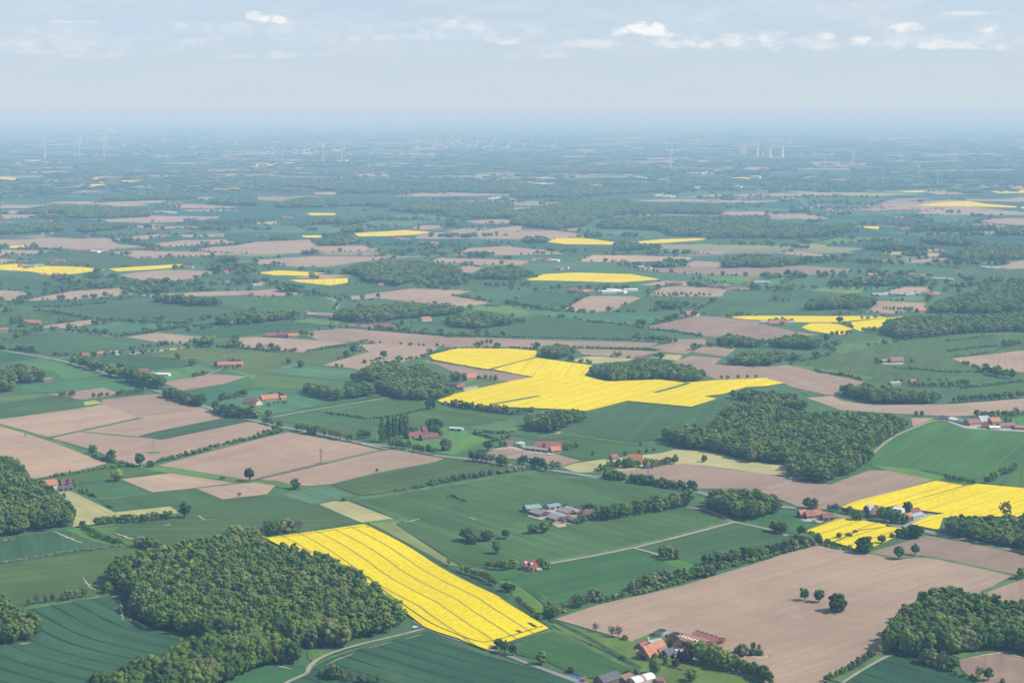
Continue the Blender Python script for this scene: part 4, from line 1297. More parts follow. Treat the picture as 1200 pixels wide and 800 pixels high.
# far woods: one mass
FARW = """J:285,375 J:340,355 J:480,345 J:500,370 J:420,392 J:290,394
J:230,275 J:300,258 J:520,270 J:520,287 J:240,295
I:970,485 I:1020,470 I:1200,478 I:1200,520 I:980,512
I:1005,450 I:1060,435 I:1150,450 I:1150,470 I:1010,472
I:970,180 I:1050,160 I:1200,150 J:0,160 J:0,190 I:1200,207 I:980,197
I:70,235 I:250,195 I:480,205 I:700,225 I:700,257 I:500,267 I:330,264 I:300,242 I:80,247
I:-60,310 I:0,310 I:120,290 I:300,285 I:330,322 I:100,337 I:-60,342
I:340,320 I:400,290 I:600,290 I:620,307 I:400,332
J:400,320 J:420,300 J:500,305 J:500,330 J:410,332
J:90,190 J:230,165 J:450,175 J:460,207 J:100,217
J:460,180 J:560,172 J:640,190 J:620,212 J:470,207
J:620,215 J:720,185 J:1200,190 J:1200,264 J:950,264 J:880,242 J:640,232
K:0,230 K:300,180 K:700,200 K:1000,210 K:980,247 K:560,242 K:400,262 K:340,302 K:200,317 K:0,292
K:350,310 K:500,260 K:1200,250 L:0,280 L:480,310 L:300,347 L:100,364 L:0,357 K:1000,354 K:760,347 K:700,322
L:410,395 L:560,375 L:760,395 L:880,405 L:800,420 L:420,412
L:670,350 L:850,345 L:1020,375 L:960,397 L:760,387
L:860,430 L:960,395 L:1200,385 L:1350,385 L:1350,450 L:1000,467 L:860,462
L:-30,455 L:200,445 L:240,472 L:40,492 L:-30,497
L:285,565 L:320,540 L:560,545 L:600,535 L:770,550 L:740,577 L:560,582 L:300,582
L:620,310 L:700,290 L:1060,300 L:1060,324 L:800,327
L:1060,335 L:1080,310 L:1200,305 L:1350,310 L:1350,347 L:1080,347
K:50,375 K:60,350 K:160,350 K:165,380 K:80,384
K:470,400 K:500,375 K:690,385 K:690,410 K:480,417
K:990,480 K:1010,440 K:1200,430 K:1200,492 K:1000,497
I:350,535 I:380,520 I:540,520 I:550,545 I:400,550
I:180,540 I:220,525 I:310,525 I:310,550 I:200,553
I:700,650 I:760,620 I:900,630 I:1060,640 I:1060,665 I:900,672 I:750,662
J:780,300 J:900,280 J:1000,290 J:950,303
I:110,115 I:160,108 I:250,110 I:250,136 I:110,138
J:100,600 J:130,565 J:250,590 J:260,612 J:120,610
L:245,150 L:400,148 L:420,158 L:260,162
I:470,160 I:760,150 I:960,165 I:900,178 I:500,182
J:0,60 J:300,90 J:700,80 J:1200,60 J:1200,150 J:700,140 J:480,150 J:200,120 J:0,125
K:0,100 K:300,110 K:600,120 K:900,105 K:1200,100 K:1200,120 K:700,140 K:300,165 K:0,170
L:0,100 L:300,90 L:700,110 L:1200,90 L:1200,110 L:700,128 L:200,130 L:0,122
L:700,60 L:1000,50 L:1200,55 L:1200,75 L:800,80
K:0,30 K:500,20 K:1200,40 K:1200,62 K:600,55 K:0,50""".splitlines()
PT, HH = [], []
for s in FARW:
    B, hh, pb = wood_points(s, 15, 15)
    d = np.hypot(B[:, 0], B[:, 1])
    gapn = np.sin(B[:, 0] * 0.004) + np.sin(B[:, 1] * 0.0017 + B[:, 0] * 0.001) + rng.normal(0, .5, len(B))
    if len(B) and np.median(d) > 8500:
        keep = gapn > 0.25
        B, hh = B[keep], hh[keep]
    PT.append(B)
    HH.append(hh)
PT, HH = np.concatenate(PT), np.concatenate(HH)
tag(instancer("far_woods", PT, rng.uniform(0, 6.28, len(PT)), np.stack([np.full(len(PT), 1.25) * rng.uniform(.8, 1.3, len(PT)), np.full(len(PT), 1.25) * rng.uniform(.8, 1.3, len(PT)), HH / 15.0], 1), C2),
    "far-off woods fading into the blue haze", "woods", None, 'stuff')

# countless copses out to the horizon
n = 2600
dd = np.exp(rng.uniform(math.log(8500), math.log(60000), n))
aa = rng.uniform(-0.36, 0.36, n)
pts, hh = [], []
for d, a in zip(dd, aa):
    m = int(rng.integers(3, 12))
    L = rng.uniform(60, 380) * (1 + d / 40000)
    ang = rng.normal(0, 0.5)
    t = rng.uniform(-1, 1, m) * L
    s = rng.normal(0, 26, m)
    cx, cy = d * math.sin(a), d * math.cos(a)
    pts.append(np.stack([cx + t * math.cos(ang) - s * math.sin(ang), cy + t * math.sin(ang) + s * math.cos(ang), 0 * t], 1))
    hh.append(np.stack([rng.uniform(1.6, 4.5, m), rng.uniform(1.6, 4.0, m), rng.uniform(.35, .8, m)], 1) * np.array([1 + d / 50000, 1 + d / 50000, 1]))
pts, hh = np.concatenate(pts), np.concatenate(hh)
tag(instancer("horizon_copses", pts, rng.uniform(0, 6.28, len(pts)), hh, C2), "countless copses and hedges in the blue distance", "woods", None, 'stuff')

# ------------------------------------------------------------------ single trees and rows
def T1(spec, h, kind, label, cat="tree", w=1.0, name=None):
    for p in pxs(spec):
        TREES.append(dict(p=p, h=h, kind=kind, w=w, label=label, group=None, name=name))


def row(spec, n, h, kinds, label, group, w=1.0, jit=0.6, name=None):
    P = pxs(spec)
    seg = [math.dist(a, b) for a, b in zip(P[:-1], P[1:])]
    L = sum(seg)
    for i in range(n):
        s = (i + 0.5) / n * L + random.uniform(-.3, .3) * L / n
        for (a, b), l in zip(zip(P[:-1], P[1:]), seg):
            if s <= l or (a, b) == (P[-2], P[-1]):
                t = min(s / l, 1.0)
                q = (a[0] + (b[0] - a[0]) * t, a[1] + (b[1] - a[1]) * t)
                break
            s -= l
        TREES.append(dict(p=(q[0], q[1] + random.uniform(-jit, jit)), h=h * random.uniform(.78, 1.15), kind=random.choice(kinds), w=w * random.uniform(.9, 1.15), label=label, group=group, name=name))


RB = ['round', 'round', 'round', 'bush']
# lone trees, each singled out
T1("Q:172,416", 15, 'oak', "left oak of the pair standing out in the bare brown field", w=.95)
T1("Q:238,424", 15.5, 'oak', "right oak of the pair standing out in the bare brown field", w=1.05)
T1("Q:326,466", 20.5, 'broadoak', "broad oak leafed to the ground right of the pair in the bare brown field", w=1.0)
T1("D:450,592", 19, 'broadoak', "large dark round oak at the lower corner of the small rape field", w=.98)
T1("D:532,551", 11, 'oak', "small oak with a clear trunk against the small rape field", w=1.1)
T1("D:613,622", 15, 'oak', "larger of the two oaks on the balk between two brown fields", w=1.1)
T1("D:690,603", 13, 'oak', "smaller of the two oaks on the balk between two brown fields")
T1("D:1112,437", 23, 'bare', "tall thin-leaved tree rising against the right rape field", w=.9)
T1("D:655,415", 16, 'oak', "tall round tree between the red farmhouses and the rape", w=.85)
T1("D:187,384", 13, 'round', "left tree of the pair beside the road on brown soil")
T1("D:215,386", 13, 'round', "right tree of the pair beside the road on brown soil")
T1("C:900,167", 9, 'round', "single small tree in the pale hay field", w=.8)
T1("A:435,128", 11, 'round', "round tree at the left end of the balk between tilled fields")
T1("A:520,162", 14, 'round', "dense tree at the right end of the balk between tilled fields")
T1("A:655,187", 15, 'oak', "dark tree at the meeting of two hedges beside the tilled field")
T1("A:708,190", 9, 'bush', "low bush right of the dark tree where two hedges meet")
T1("A:548,256", 14, 'round', "round tree on the near side of the bright wheat strip", w=1.15)
T1("A:1170,257", 16, 'oak', "tall round tree on the grass balk beside the left tilled field", w=.95)
T1("A:865,426", 18, 'oak', "large tree at the tip of the pale hay field", w=.95)
T1("A:1122,329", 6.5, 'bare', "small brownish tree at the corner of the bare strip", w=1.1)
T1("A:1043,246", 4.5, 'bush', "grey-green bush on the grass balk", w=1.3)
T1("B:185,292", 13, 'lime', "yellow-green tree at the end of the grass strip", w=1.1)
T1("B:412,348", 6, 'bush', "dark bush between the pale field and the hay", w=1.1)
T1("B:905,652", 10, 'bare', "thin brownish tree at the edge of the pale strip by the rape", w=.8)
T1("O:172,196", 15, 'oak', "spreading tree alone in the green field above the small red house", w=1.05)
T1("O:632,562", 11.5, 'bare', "reddish thin-leaved tree at the tip of the big brown field", w=.95)
T1("O:708,585", 14, 'bare', "left of the two open-crowned trees by the meadow edge", w=.9)
T1("O:740,588", 15, 'bare', "right of the two open-crowned trees by the meadow edge", w=.9)
T1("O:768,599", 7, 'bush', "small round tree right of the open-crowned pair")
T1("O:378,713", 15, 'round', "round tree alone beside the lane below the rape corner")
T1("O:520,753", 8, 'round', "small tree at the lower edge of the green field above the blue covers")
T1("O:175,640", 12, 'oak', "leftmost of the three trees at the lower corner of the rape field")
T1("O:205,660", 15, 'oak', "middle of the three trees at the lower corner of the rape field")
T1("O:242,671", 13, 'oak', "rightmost of the three trees at the lower corner of the rape field")
T1("O:340,102", 13, 'lime', "pale round tree below the cattle barns", w=1.2)
T1("O:392,98", 14, 'round', "green tree right of the pale one below the cattle barns")
T1("O:412,75", 9, 'round', "smaller tree touching the yard of the cattle barns")
T1("C:705,611", 14, 'willow', "grey-green tree on the left of the clump in mid field", w=.85)
T1("C:740,626", 17, 'lime', "yellowish tree in the middle of the clump in mid field", w=.8)
T1("C:775,622", 13, 'willow', "narrow grey-green tree on the right of the clump in mid field", w=.75)
T1("Q:990,778", 14, 'bare', "pale half-leafed tree by the brown strip at the bottom right", w=1.0)
T1("Q:1032,790", 14, 'oak', "dark green tree beside the half-leafed one at the bottom right")
T1("Q:1098,804", 6, 'bush', "small bush at the bottom edge of the right brown strip")
T1("Q:1188,312", 12, 'round', "round tree where the balks meet at the right edge", w=1.1)
T1("Q:1170,316", 6, 'bush', "low bush left of the round tree at the right edge")
T1("F:455,302", 12, 'oak', "dark tree at the corner of the meadow and the bare soil", w=.9)
T1("F:155,346", 8, 'round', "lone tree on the pale meadow slope", w=1.1)
T1("F:600,321", 9.5, 'oak', "tree at the right end of the shrub line in bare soil", w=1.0)
T1("F:510,343", 5, 'bush', "bush in the shrub line in bare soil")
T1("F:498,43", 6, 'round', "round tree at the left end of the distant brown field", w=1.2)
T1("F:573,36", 5.5, 'round', "smaller tree right of the round one by the distant brown field")
T1("F:1005,88", 6, 'round', "round tree left of the grey barn near the wedge wood", w=1.2)
T1("F:890,752", 14, 'willow', "grey-green round tree alone on the bright meadow", w=1.1)
T1("F:1088,752", 12, 'oak', "broad dark tree by the road below the bright meadow", w=1.4)
T1("F:1150,735", 8, 'lime', "yellowish tree right of the broad dark tree by the road", w=1.1)
T1("F:60,592", 8, 'round', "round tree beside the track below the orange farmhouse", w=1.2)
T1("E:918,258", 9, 'round', "round tree at the end of the small row by the road")
T1("E:978,266", 14, 'round', "large bushy tree right of the end of the small row", w=1.4)
T1("E:836,324", 8, 'round', "tree standing on the short hedge in the green field", w=1.0)
T1("G:303,738", 7.5, 'round', "round tree right of the large red farm", w=1.0)
T1("G:603,730", 4, 'round', "tiny tree on the grass balk below the dark green field")
T1("H:513,342", 7.5, 'round', "round tree left of the small grey farm in the green field", w=1.1)
T1("H:675,340", 6, 'round', "tree at the right end of the small grey farm")
T1("H:695,590", 6, 'round', "left tree of the two on the bare strip above the white lane")
T1("H:722,588", 6, 'round', "right tree of the two on the bare strip above the white lane")
T1("H:1158,585", 9, 'bare', "thin brown tree among the bushes above the right-hand farm")
T1("N:548,768", 8, 'bush', "low shrub left of the trees at the bottom centre")
T1("N:606,782", 18, 'round', "largest tree of the clump at the bottom centre", w=.95)
T1("N:575,770", 11, 'bush', "shrubby tree left of the largest one at the bottom centre", w=.8)
T1("N:632,785", 12, 'bush', "shrubby tree right of the largest one at the bottom centre", w=.8)
T1("N:688,795", 15, 'bare', "pale tree in the bottom centre row, tallest after the clump", w=.95)
T1("N:735,798", 10, 'willow', "rounded pale shrub in the bottom centre row")
T1("N:775,800", 8, 'bush', "small shrub in the bottom centre row")
T1("N:812,800", 10, 'lime', "bright green slim tree ending the bottom centre row", w=.7)
# farm trees in front
T1("T:512,372", 13.5, 'poplar', "slim column-shaped tree between the barns of the front farm", w=1.6)
T1("T:605,505", 15, 'conifer', "dark pointed conifer in the garden of the front farm", w=1.1)
T1("T:540,470", 8, 'conifer', "small conifer left of the dark pointed one")
T1("T:690,510", 16, 'copper', "purple copper beech in the front farm garden", w=1.0)
T1("T:565,560", 8.5, 'copper', "low purple bush in the front farm garden", w=1.3)
T1("T:715,350", 11, 'bare', "pale tree in front of the skylight barn, the wider one", w=1.2)
T1("T:795,345", 9, 'lime', "fresh green tree in front of the skylight barn")
T1("T:325,495", 9, 'round', "green tree against the corner of the orange farmhouse", w=.9)
T1("T:318,655", 17, 'round', "bright green tree on the lawn below the orange farmhouse", w=.85)
T1("T:450,540", 11, 'round', "green tree right of the lawn tree at the farmhouse", w=.7)
T1("T:740,735", 15, 'lime', "wide yellow-green tree at the bottom of the front farm", w=1.3)
T1("T:605,335", 7, 'lime', "small light green tree in the farm yard", w=.8)
T1("T:765,480", 12, 'bare', "pale thin tree left of the farm avenue", w=.9)
T1("T:40,650", 7, 'willow', "leftmost grey shrub by the ditch below the farmhouse", w=1.2)
T1("T:110,650", 7, 'willow', "second grey shrub by the ditch below the farmhouse", w=1.2)
T1("T:1010,345", 8, 'bare', "pale shrub in front of the rear red barn", w=1.3)
T1("U:85,475", 7, 'round', "small tree at the lane above the blue covers", w=1.1)
T1("U:325,165", 4, 'bush', "tiny bush on the ditch between two green fields")
T1("U:695,330", 6, 'bush', "bush on the ditch left of the orange farmhouse", w=1.2)
T1("U:760,515", 8, 'bush', "bush between the dark shed and the ditch", w=1.3)
T1("Y:205,460", 15, 'willow', "grey-green tree on the left of the clump behind the farm avenue", w=.9)
T1("Y:283,412", 9, 'oak', "dark rounded tree at the back of the clump behind the farm avenue", w=.9)
T1("Y:272,455", 8, 'round', "green shrub in the middle of the clump behind the farm avenue", w=1.2)
T1("Y:316,455", 7, 'oak', "dark shrub in the clump behind the farm avenue", w=1.1)
T1("Y:345,452", 6.5, 'round', "rightmost shrub of the clump behind the farm avenue", w=1.2)
T1("Y:172,435", 8, 'bush', "leftmost shrub of the clump behind the farm avenue", w=1.2)
T1("Y:332,405", 6, 'willow', "pale slender tree at the back right of the clump behind the avenue", w=.7)
# farm trees right
for s, h, k, lab, w in [
    ("X:592,170", 10, 'oak', "dark tree left of the conifer by the roadside farm", 1.1),
    ("X:650,150", 12, 'conifer', "pointed reddish conifer beside the roadside farmhouse", 1.1),
    ("X:555,188", 13, 'broadoak', "large dark round tree at the bend of the roadside farm hedge", 1.1),
    ("X:490,125", 10, 'bare', "pale tree in the roadside farm hedge", 1.1),
    ("X:725,110", 9, 'bare', "thin pale tree behind the red roadside house", 1.2),
    ("X:800,195", 18, 'round', "tallest leafy tree in front of the red roadside house", 1.1),
    ("X:900,210", 15, 'round', "broad leafy tree in the middle of the roadside farm", 1.2),
    ("X:985,210", 10, 'round', "rounded tree by the orange roof of the roadside farm", 1.3),
    ("X:850,205", 12, 'oak', "dark tree wedged between the two leafy ones at the roadside farm", 1.1),
    ("X:655,170", 7, 'oak', "dark shrub under the conifer at the roadside farm", 1.3),
    ("X:190,210", 5, 'blossom', "pale flowering shrub in front of the twin-gabled house", 1.3),
    ("X:270,160", 5, 'bush', "green shrub right of the twin-gabled house", 1.3),
    ("X:395,350", 8, 'oak', "small dark tree inside the small rape field", 1.0),
    ("X:485,330", 5, 'bush', "low bush on the strip inside the small rape field", 1.8),
    ("X:545,300", 4, 'bush', "tiny bush at the end of the strip inside the small rape field", 1.6),
    ("X:70,330", 13, 'oak', "dark tree at the left tip of the small rape field", 1.1),
    ("X:210,395", 13, 'oak', "tree on the lower left edge of the small rape field", 1.1),
    ("X:300,405", 8, 'oak', "low dark tree at the lower edge of the small rape field", 1.3),
    ("X:925,335", 10, 'round', "left tree of the roadside clump below the crossing", 1.1),
    ("X:985,335", 12, 'round', "middle tree of the roadside clump below the crossing", 1.1),
    ("X:1055,340", 15, 'broadoak', "large dark tree of the roadside clump below the crossing", 1.15),
    ("X:865,345", 7, 'willow', "small grey tree left of the roadside clump", 1.0),
]:
    T1(s, h, k, lab, w=w)
# trees round the cattle barns
for s, h, k, lab, w in [
    ("V:398,92", 5, 'bare', "leftmost small tree behind the cattle barns", 1.0),
    ("V:458,88", 5, 'copper', "second small tree behind the cattle barns", 1.1),
    ("V:540,82", 5, 'copper', "third small tree behind the cattle barns", 1.0),
    ("V:645,105", 6.5, 'round', "roundest small tree behind the cattle barns", 1.4),
    ("V:835,150", 10, 'bare', "reddish tree left of the house by the cattle barns", 1.0),
    ("V:905,155", 11, 'oak', "dark tree behind the house by the cattle barns", 1.3),
    ("V:985,155", 9, 'conifer', "dark conifer behind the house by the cattle barns", 1.2),
    ("V:825,270", 10, 'willow', "grey-green tree in front of the house by the cattle barns", 1.2),
    ("V:985,245", 11, 'round', "round tree right of the house by the cattle barns", 1.2),
    ("V:765,285", 6, 'bush', "dark bush at the right end of the cattle yard", 1.6),
]:
    T1(s, h, k, lab, w=w)
# rows
row("C:430,440 C:560,415 C:700,395 C:825,370", 13, 15.5, ['round', 'round', 'lime'], "tree of the avenue from the cattle barns to the oval wood", "avenue at the cattle barns", w=1.0)
row("O:395,490 O:560,440 O:680,400", 8, 12, ['round', 'bush', 'bare', 'willow'], "tree of the left half of the hedge between wheat and big brown field", "left half of the tall hedge")
row("O:800,370 O:900,345 O:1000,325 O:1100,310 O:1200,290", 14, 13, ['round', 'bush', 'willow', 'oak'], "tree of the middle stretch of the hedge above the big brown field", "middle of the tall hedge")
row("C:900,650 C:1000,640 C:1100,625 C:1200,604 D:60,592 D:160,560 D:230,548", 20, 13, ['round', 'oak', 'oak', 'bush'], "tree of the right end of the hedge above the big brown field", "right end of the tall hedge")
row("D:10,484 D:80,505", 4, 11, ['oak', 'round'], "tree of the short row left of the small rape field", "short row by the meadow")
row("D:240,550 D:330,572 D:400,580", 7, 6, ['bush', 'oak'], "shrub along the lower edge of the small rape field", "shrubs below the small rape field", name="shrub")
row("O:640,428 O:720,412 O:800,385", 9, 5, ['blossom', 'bush'], "white-flowering hawthorn in the hedge above the brown field", "flowering hawthorns in the tall hedge", name="hawthorn")
row("O:340,500 O:375,505", 3, 6, ['blossom'], "white-flowering bush at the rape corner of the hedge", "flowering bushes at the rape corner", name="hawthorn")
row("O:415,495 O:440,480", 2, 16, ['round'], "big tree at the left end of the tall hedge", "trees at the left end of the tall hedge", w=1.1)
row("C:440,242 C:560,262 C:700,282 C:870,302", 17, 10, ['round', 'round', 'bush', 'oak'], "tree of the roadside belt above the avenue", "roadside belt above the avenue")
row("C:410,212 C:500,196 C:600,188", 11, 9, ['round', 'round', 'lime'], "tree of the thick row left of the hidden red roof", "row left of the hidden red roof", w=1.1)
row("C:590,190 C:660,192 C:780,175", 10, 9, RB, "tree of the garden round the hidden red roof", "garden trees of the hidden red roof", w=1.1)
row("C:480,150 C:560,138 C:680,120", 6, 6.5, ['willow', 'bush', 'lime'], "tree behind the hidden red roof", "trees behind the hidden red roof")
row("C:20,182 C:70,178 C:115,186 C:150,208 C:200,203 C:225,200", 8, 11, ['round', 'oak'], "tree along the road near the crossroads", "trees by the crossroads")
row("B:1000,158 B:1060,165 B:1120,175 B:1190,188", 8, 11, ['round', 'oak', 'bare'], "tree on the left of the crossroads below the bare field", "trees left of the crossroads")
row("F:620,738 F:700,745 F:760,760 F:840,775", 10, 9, RB, "tree along the road below the poplars", "road trees below the poplars")
row("F:185,658 F:260,672 F:330,685 F:400,702 F:460,712", 11, 11, ['round', 'bush', 'bare', 'round'], "tree along the road left of the poplars", "road trees left of the poplars")
row("F:470,700 F:540,690", 4, 9, ['round', 'bush'], "tree between the road trees and the poplars", "trees next to the poplars")
row("F:575,718 F:640,706 F:712,694", 11, 25, ['poplar'], "tall poplar of the row beside the purple-roofed farm", "poplars beside the purple-roofed farm", w=.52, jit=.6, name="poplar")
row("F:30,620 F:80,640 F:130,655", 5, 8, RB, "tree by the road left of the tilled corner", "road trees at the tilled corner")
row("F:0,690 F:60,672 F:120,660", 5, 7, RB, "bush along the hedge at the tilled corner", "bushes at the tilled corner", name="shrub")
row("E:335,350 E:400,365 E:480,388", 9, 11, ['oak', 'round'], "tree of the upper stretch of the left road belt", "upper left road belt", w=1.1)
row("E:500,395 E:580,412 E:640,412", 9, 11, ['oak', 'round'], "tree of the second stretch of the left road belt", "second left road belt", w=1.1)
row("E:600,430 E:680,450 E:760,465", 12, 13, ['oak', 'round'], "tree of the thick middle of the left road belt", "thick middle of the left road belt", w=1.1)
row("E:790,500 E:860,525 E:940,545", 11, 12, ['oak', 'round', 'bush'], "tree of the third stretch of the left road belt", "third left road belt", w=1.1)
row("E:1005,570 E:1060,590 E:1130,600 E:1190,600", 10, 12, ['oak', 'round', 'bush'], "tree of the last stretch of the left road belt", "last left road belt", w=1.1)
row("M:150,312 M:215,292 M:290,282 M:350,275 M:400,264 M:475,252 M:520,242", 8, 10, ['round', 'lime', 'bare'], "small tree of the row between two left wheat fields", "row between the left wheat fields", w=.9)
row("M:612,232 M:660,216", 2, 10, ['round'], "small round tree at the wood end of the left row", "row end at the wood")
row("O:10,128 O:75,152", 4, 12, ['oak'], "tree of the left group in the big green field", "left group in the big green field", w=1.15)
row("O:110,142 O:140,130", 3, 12, ['oak'], "tree of the middle group in the big green field", "middle group in the big green field", w=1.1)
T1("O:206,126", 11, 'oak', "right tree beside the groups in the big green field", w=1.15)
row("Y:-40,520 Y:30,545 Y:120,570 Y:220,600 Y:320,635 Y:420,680", 17, 15, ['round', 'lime', 'round'], "tree of the avenue leading right from the front farm", "avenue at the front farm", w=.75)
row("T:840,510 T:950,540 T:1060,570 T:1180,610", 8, 20, ['round', 'round', 'lime'], "tall tree of the farm end of the avenue", "tall trees at the farm end of the avenue", w=.8)
row("Q:715,705 Q:770,715 Q:830,735 Q:880,748", 6, 15, ['round', 'oak', 'bare'], "tree in front of the bottom right wood", "trees in front of the bottom right wood", w=1.05)
row("A:650,562 A:760,585", 3, 12, ['willow', 'round'], "tree at the left corner of the broad wood", "trees at the left corner of the broad wood")
row("N:90,135 N:200,125 N:300,115 N:360,100 N:450,90", 9, 15, ['willow', 'round', 'bare'], "tree behind the broad wood at the rape tip", "trees at the rape tip", w=.9)
row("A:440,466 A:540,452 A:640,448 A:800,432", 20, 8.5, ['willow', 'bush', 'round'], "shrub along the lower edge of the pale hay", "shrubs along the pale hay", name="shrub", w=1.2)
row("A:380,465 A:440,512 A:500,535 A:570,552", 20, 6.5, ['willow', 'bush'], "grey shrub of the line down to the broad wood", "grey shrubs down to the wood", name="shrub", w=1.2)
row("O:0,280 O:90,310 O:170,350", 9, 8, ['willow', 'bush'], "shrub of the line along the upper rape edge", "shrubs along the upper rape edge", name="shrub", w=1.3)
row("O:190,365 O:240,378", 3, 10, ['willow', 'bush'], "large shrub at the curved meadow", "large shrubs at the curved meadow", name="shrub", w=1.3)
row("O:260,405 O:300,450 O:350,490", 7, 6, ['bush', 'copper', 'willow'], "low shrub between rape and curved meadow", "low shrubs at the rape", name="shrub", w=1.2)
row("O:110,258 O:200,272 O:260,262", 8, 9, ['bush', 'willow', 'round'], "shrub left of the small red house", "shrubs left of the red house", name="shrub")
row("O:365,262 O:400,265", 2, 10, ['round', 'bush'], "tree right of the small red house", "trees right of the red house")
row("D:285,392 D:340,400 D:395,412", 8, 7, ['bush', 'oak'], "shrub along the road left of the roadside farm", "shrubs left of the roadside farm", name="shrub", w=1.2)
row("D:825,248 D:900,260 D:970,272", 10, 6, ['blossom', 'willow'], "pale shrub on the balk above the right rape field", "pale shrubs above the right rape field", name="shrub", w=1.2)
row("D:1025,268 D:1080,235 D:1165,205", 9, 8, ['blossom', 'willow', 'oak'], "shrub on the balk at the right edge", "shrubs at the right edge", name="shrub", w=1.3)
row("Q:265,800 Q:380,745 Q:470,695 Q:545,650", 14, 9, ['bush', 'lime', 'willow'], "shrub along the balk to the bottom right wood", "shrubs to the bottom right wood", name="shrub", w=1.1)
row("Q:700,705 Q:880,765 Q:1000,800", 9, 6, ['bush'], "bush below the bottom right wood", "bushes below the bottom right wood", name="shrub", w=1.3)
row("G:655,24 G:780,24 G:935,28", 13, 3.8, ['round'], "round tree of the regular row in front of the distant tilled field", "regular row by the distant tilled field", w=1.2, jit=0.1)
row("H:535,92 H:600,97 H:682,101", 11, 5, ['round'], "small tree of the regular row on the reddish field", "regular row on the reddish field", w=.8, jit=0.1)
row("E:590,280 E:700,270 E:900,248", 9, 5, ['round', 'bare'], "small tree of the road row below the tilled wedge", "road row below the tilled wedge", w=.9)
row("E:270,498 E:360,504", 4, 7, ['round'], "round tree of the row beside the grey-brown field", "row beside the grey-brown field", w=1.1)
row("E:420,506 E:520,500", 4, 6, ['round', 'lime'], "tree of the row in front of the grey-brown field", "row in front of the grey-brown field", w=1.0)
row("E:550,495 E:620,488 E:680,480", 8, 5.5, ['bush', 'round'], "bush of the line ending at the road belt", "bushes at the road belt", name="shrub", w=1.1)
row("F:910,540 F:980,555 F:1050,565 F:1190,580", 14, 9, ['bare', 'willow', 'bare'], "shaggy pale bush along the lower edge of the long rape field", "shaggy bushes at the long rape field", name="shrub", w=1.0)
row("G:0,582 G:100,580", 6, 7, ['bare', 'willow'], "pale bush at the grove below the long rape field", "pale bushes at the grove", name="shrub", w=1.1)
row("G:950,418 G:1050,420 G:1160,412", 5, 5, ['poplar', 'round'], "thin tree above the tip of the long rape field", "thin trees above the rape tip", w=1.2)
row("F:210,218 F:275,222", 3, 6.5, ['oak', 'round'], "tree right of the red-roofed row of barns", "trees right of the red barns", w=1.2)
row("F:800,560 F:840,555", 4, 13, ['poplar'], "poplar at the corner of the ragged dark wood", "poplars at the ragged wood", w=1.1, name="poplar")
row("F:920,425 F:980,428", 4, 9, ['oak', 'round'], "tree left of the orange house by the long rape field", "trees left of the orange house", w=1.2)
row("F:800,645 F:870,650", 5, 10, ['oak', 'conifer'], "dark tree behind the purple-roofed farm", "dark trees behind the purple-roofed farm", w=1.2)
row("G:375,775 G:390,770", 1, 6, ['oak'], "dark small tree in the meadow by the hay edge", None, w=.9)
row("E:680,300 E:520,312 E:430,318", 6, 6, RB, "tree round the roadside houses left of the pale strip", "trees at the roadside houses", w=1.2)
row("E:1000,362 E:1050,350", 3, 6, RB, "tree beside the orange farm above the tilled field", "trees at the orange farm", w=1.2)
row("E:900,410 E:980,395", 6, 5, RB, "tree in the meadow left of the orange farm", "trees in the farm meadow", w=1.2)
row("E:1030,525 E:1100,505 E:1160,495", 8, 8, ['willow', 'bush'], "pale tree above the house by the left road", "pale trees above the road house", w=1.2)
row("H:940,450 H:800,455 H:660,455", 14, 6.5, ['round', 'bush', 'bare'], "tree of the loose belt behind the elongated wood", "loose belt behind the elongated wood", w=1.2)
row("H:1010,385 H:1080,405 H:1160,418", 9, 9, ['round', 'bush'], "tree of the thick clump at the right tilled wedge", "clump at the right tilled wedge", w=1.2)
row("H:860,525 H:940,522 H:1000,520 H:1100,512 H:1200,500", 16, 8, ['round', 'bush', 'oak'], "tree of the line right of the elongated wood", "line right of the elongated wood", w=1.2)
row("H:970,595 H:1050,592 H:1130,590 H:1200,585", 12, 6.5, ['bush', 'round'], "bush above the right-hand farm", "bushes above the right-hand farm", w=1.2)
row("H:1100,270 H:1180,255", 6, 7, RB, "tree at the top edge of the right tilled wedge", "trees above the right tilled wedge", w=1.2)
row("H:440,195 H:510,198", 5, 6, ['oak'], "dark tree right of the small rape field corner", "dark trees at the rape corner", w=1.2)
row("H:240,225 H:310,215 H:400,208", 7, 5.5, ['oak', 'round'], "tree below the small rape field", "trees below the small rape field", w=1.1)
T1("H:335,158", 8.5, 'oak', "dark tree between the two small rape fields", w=1.2)
row("H:350,160 H:400,180", 5, 4, ['oak', 'bush'], "bush between the two small rape fields", "bushes between the small rape fields", name="shrub", w=1.2)
row("H:430,140 H:540,128", 6, 4, ['round', 'bush'], "bush along the top of the small rape field", "bushes on the small rape field", name="shrub")
row("E:720,52 E:800,55 E:900,75 E:1040,72", 22, 8, ['oak', 'round'], "tree of the tall belt in the upper left fields", "tall belt in the upper left fields", w=1.2)
row("E:20,75 E:120,62 E:60,66", 5, 5, RB, "tree at the left edge by the distant tilled field", "trees by the distant tilled field", w=1.2)
row("F:1050,265 F:1115,252", 3, 6, ['round'], "small tree on the tilled field above the rape strip", "small trees above the rape strip", w=1.0)
row("G:0,160 G:60,155", 4, 7, ['oak'], "dark tree at the left of the dark green field", "dark trees by the dark green field", w=1.2)
row("G:590,240 G:700,243 G:780,250", 9, 7, ['willow', 'bush'], "tree of the pale belt right of the dark green field", "pale belt by the dark green field", w=1.2)

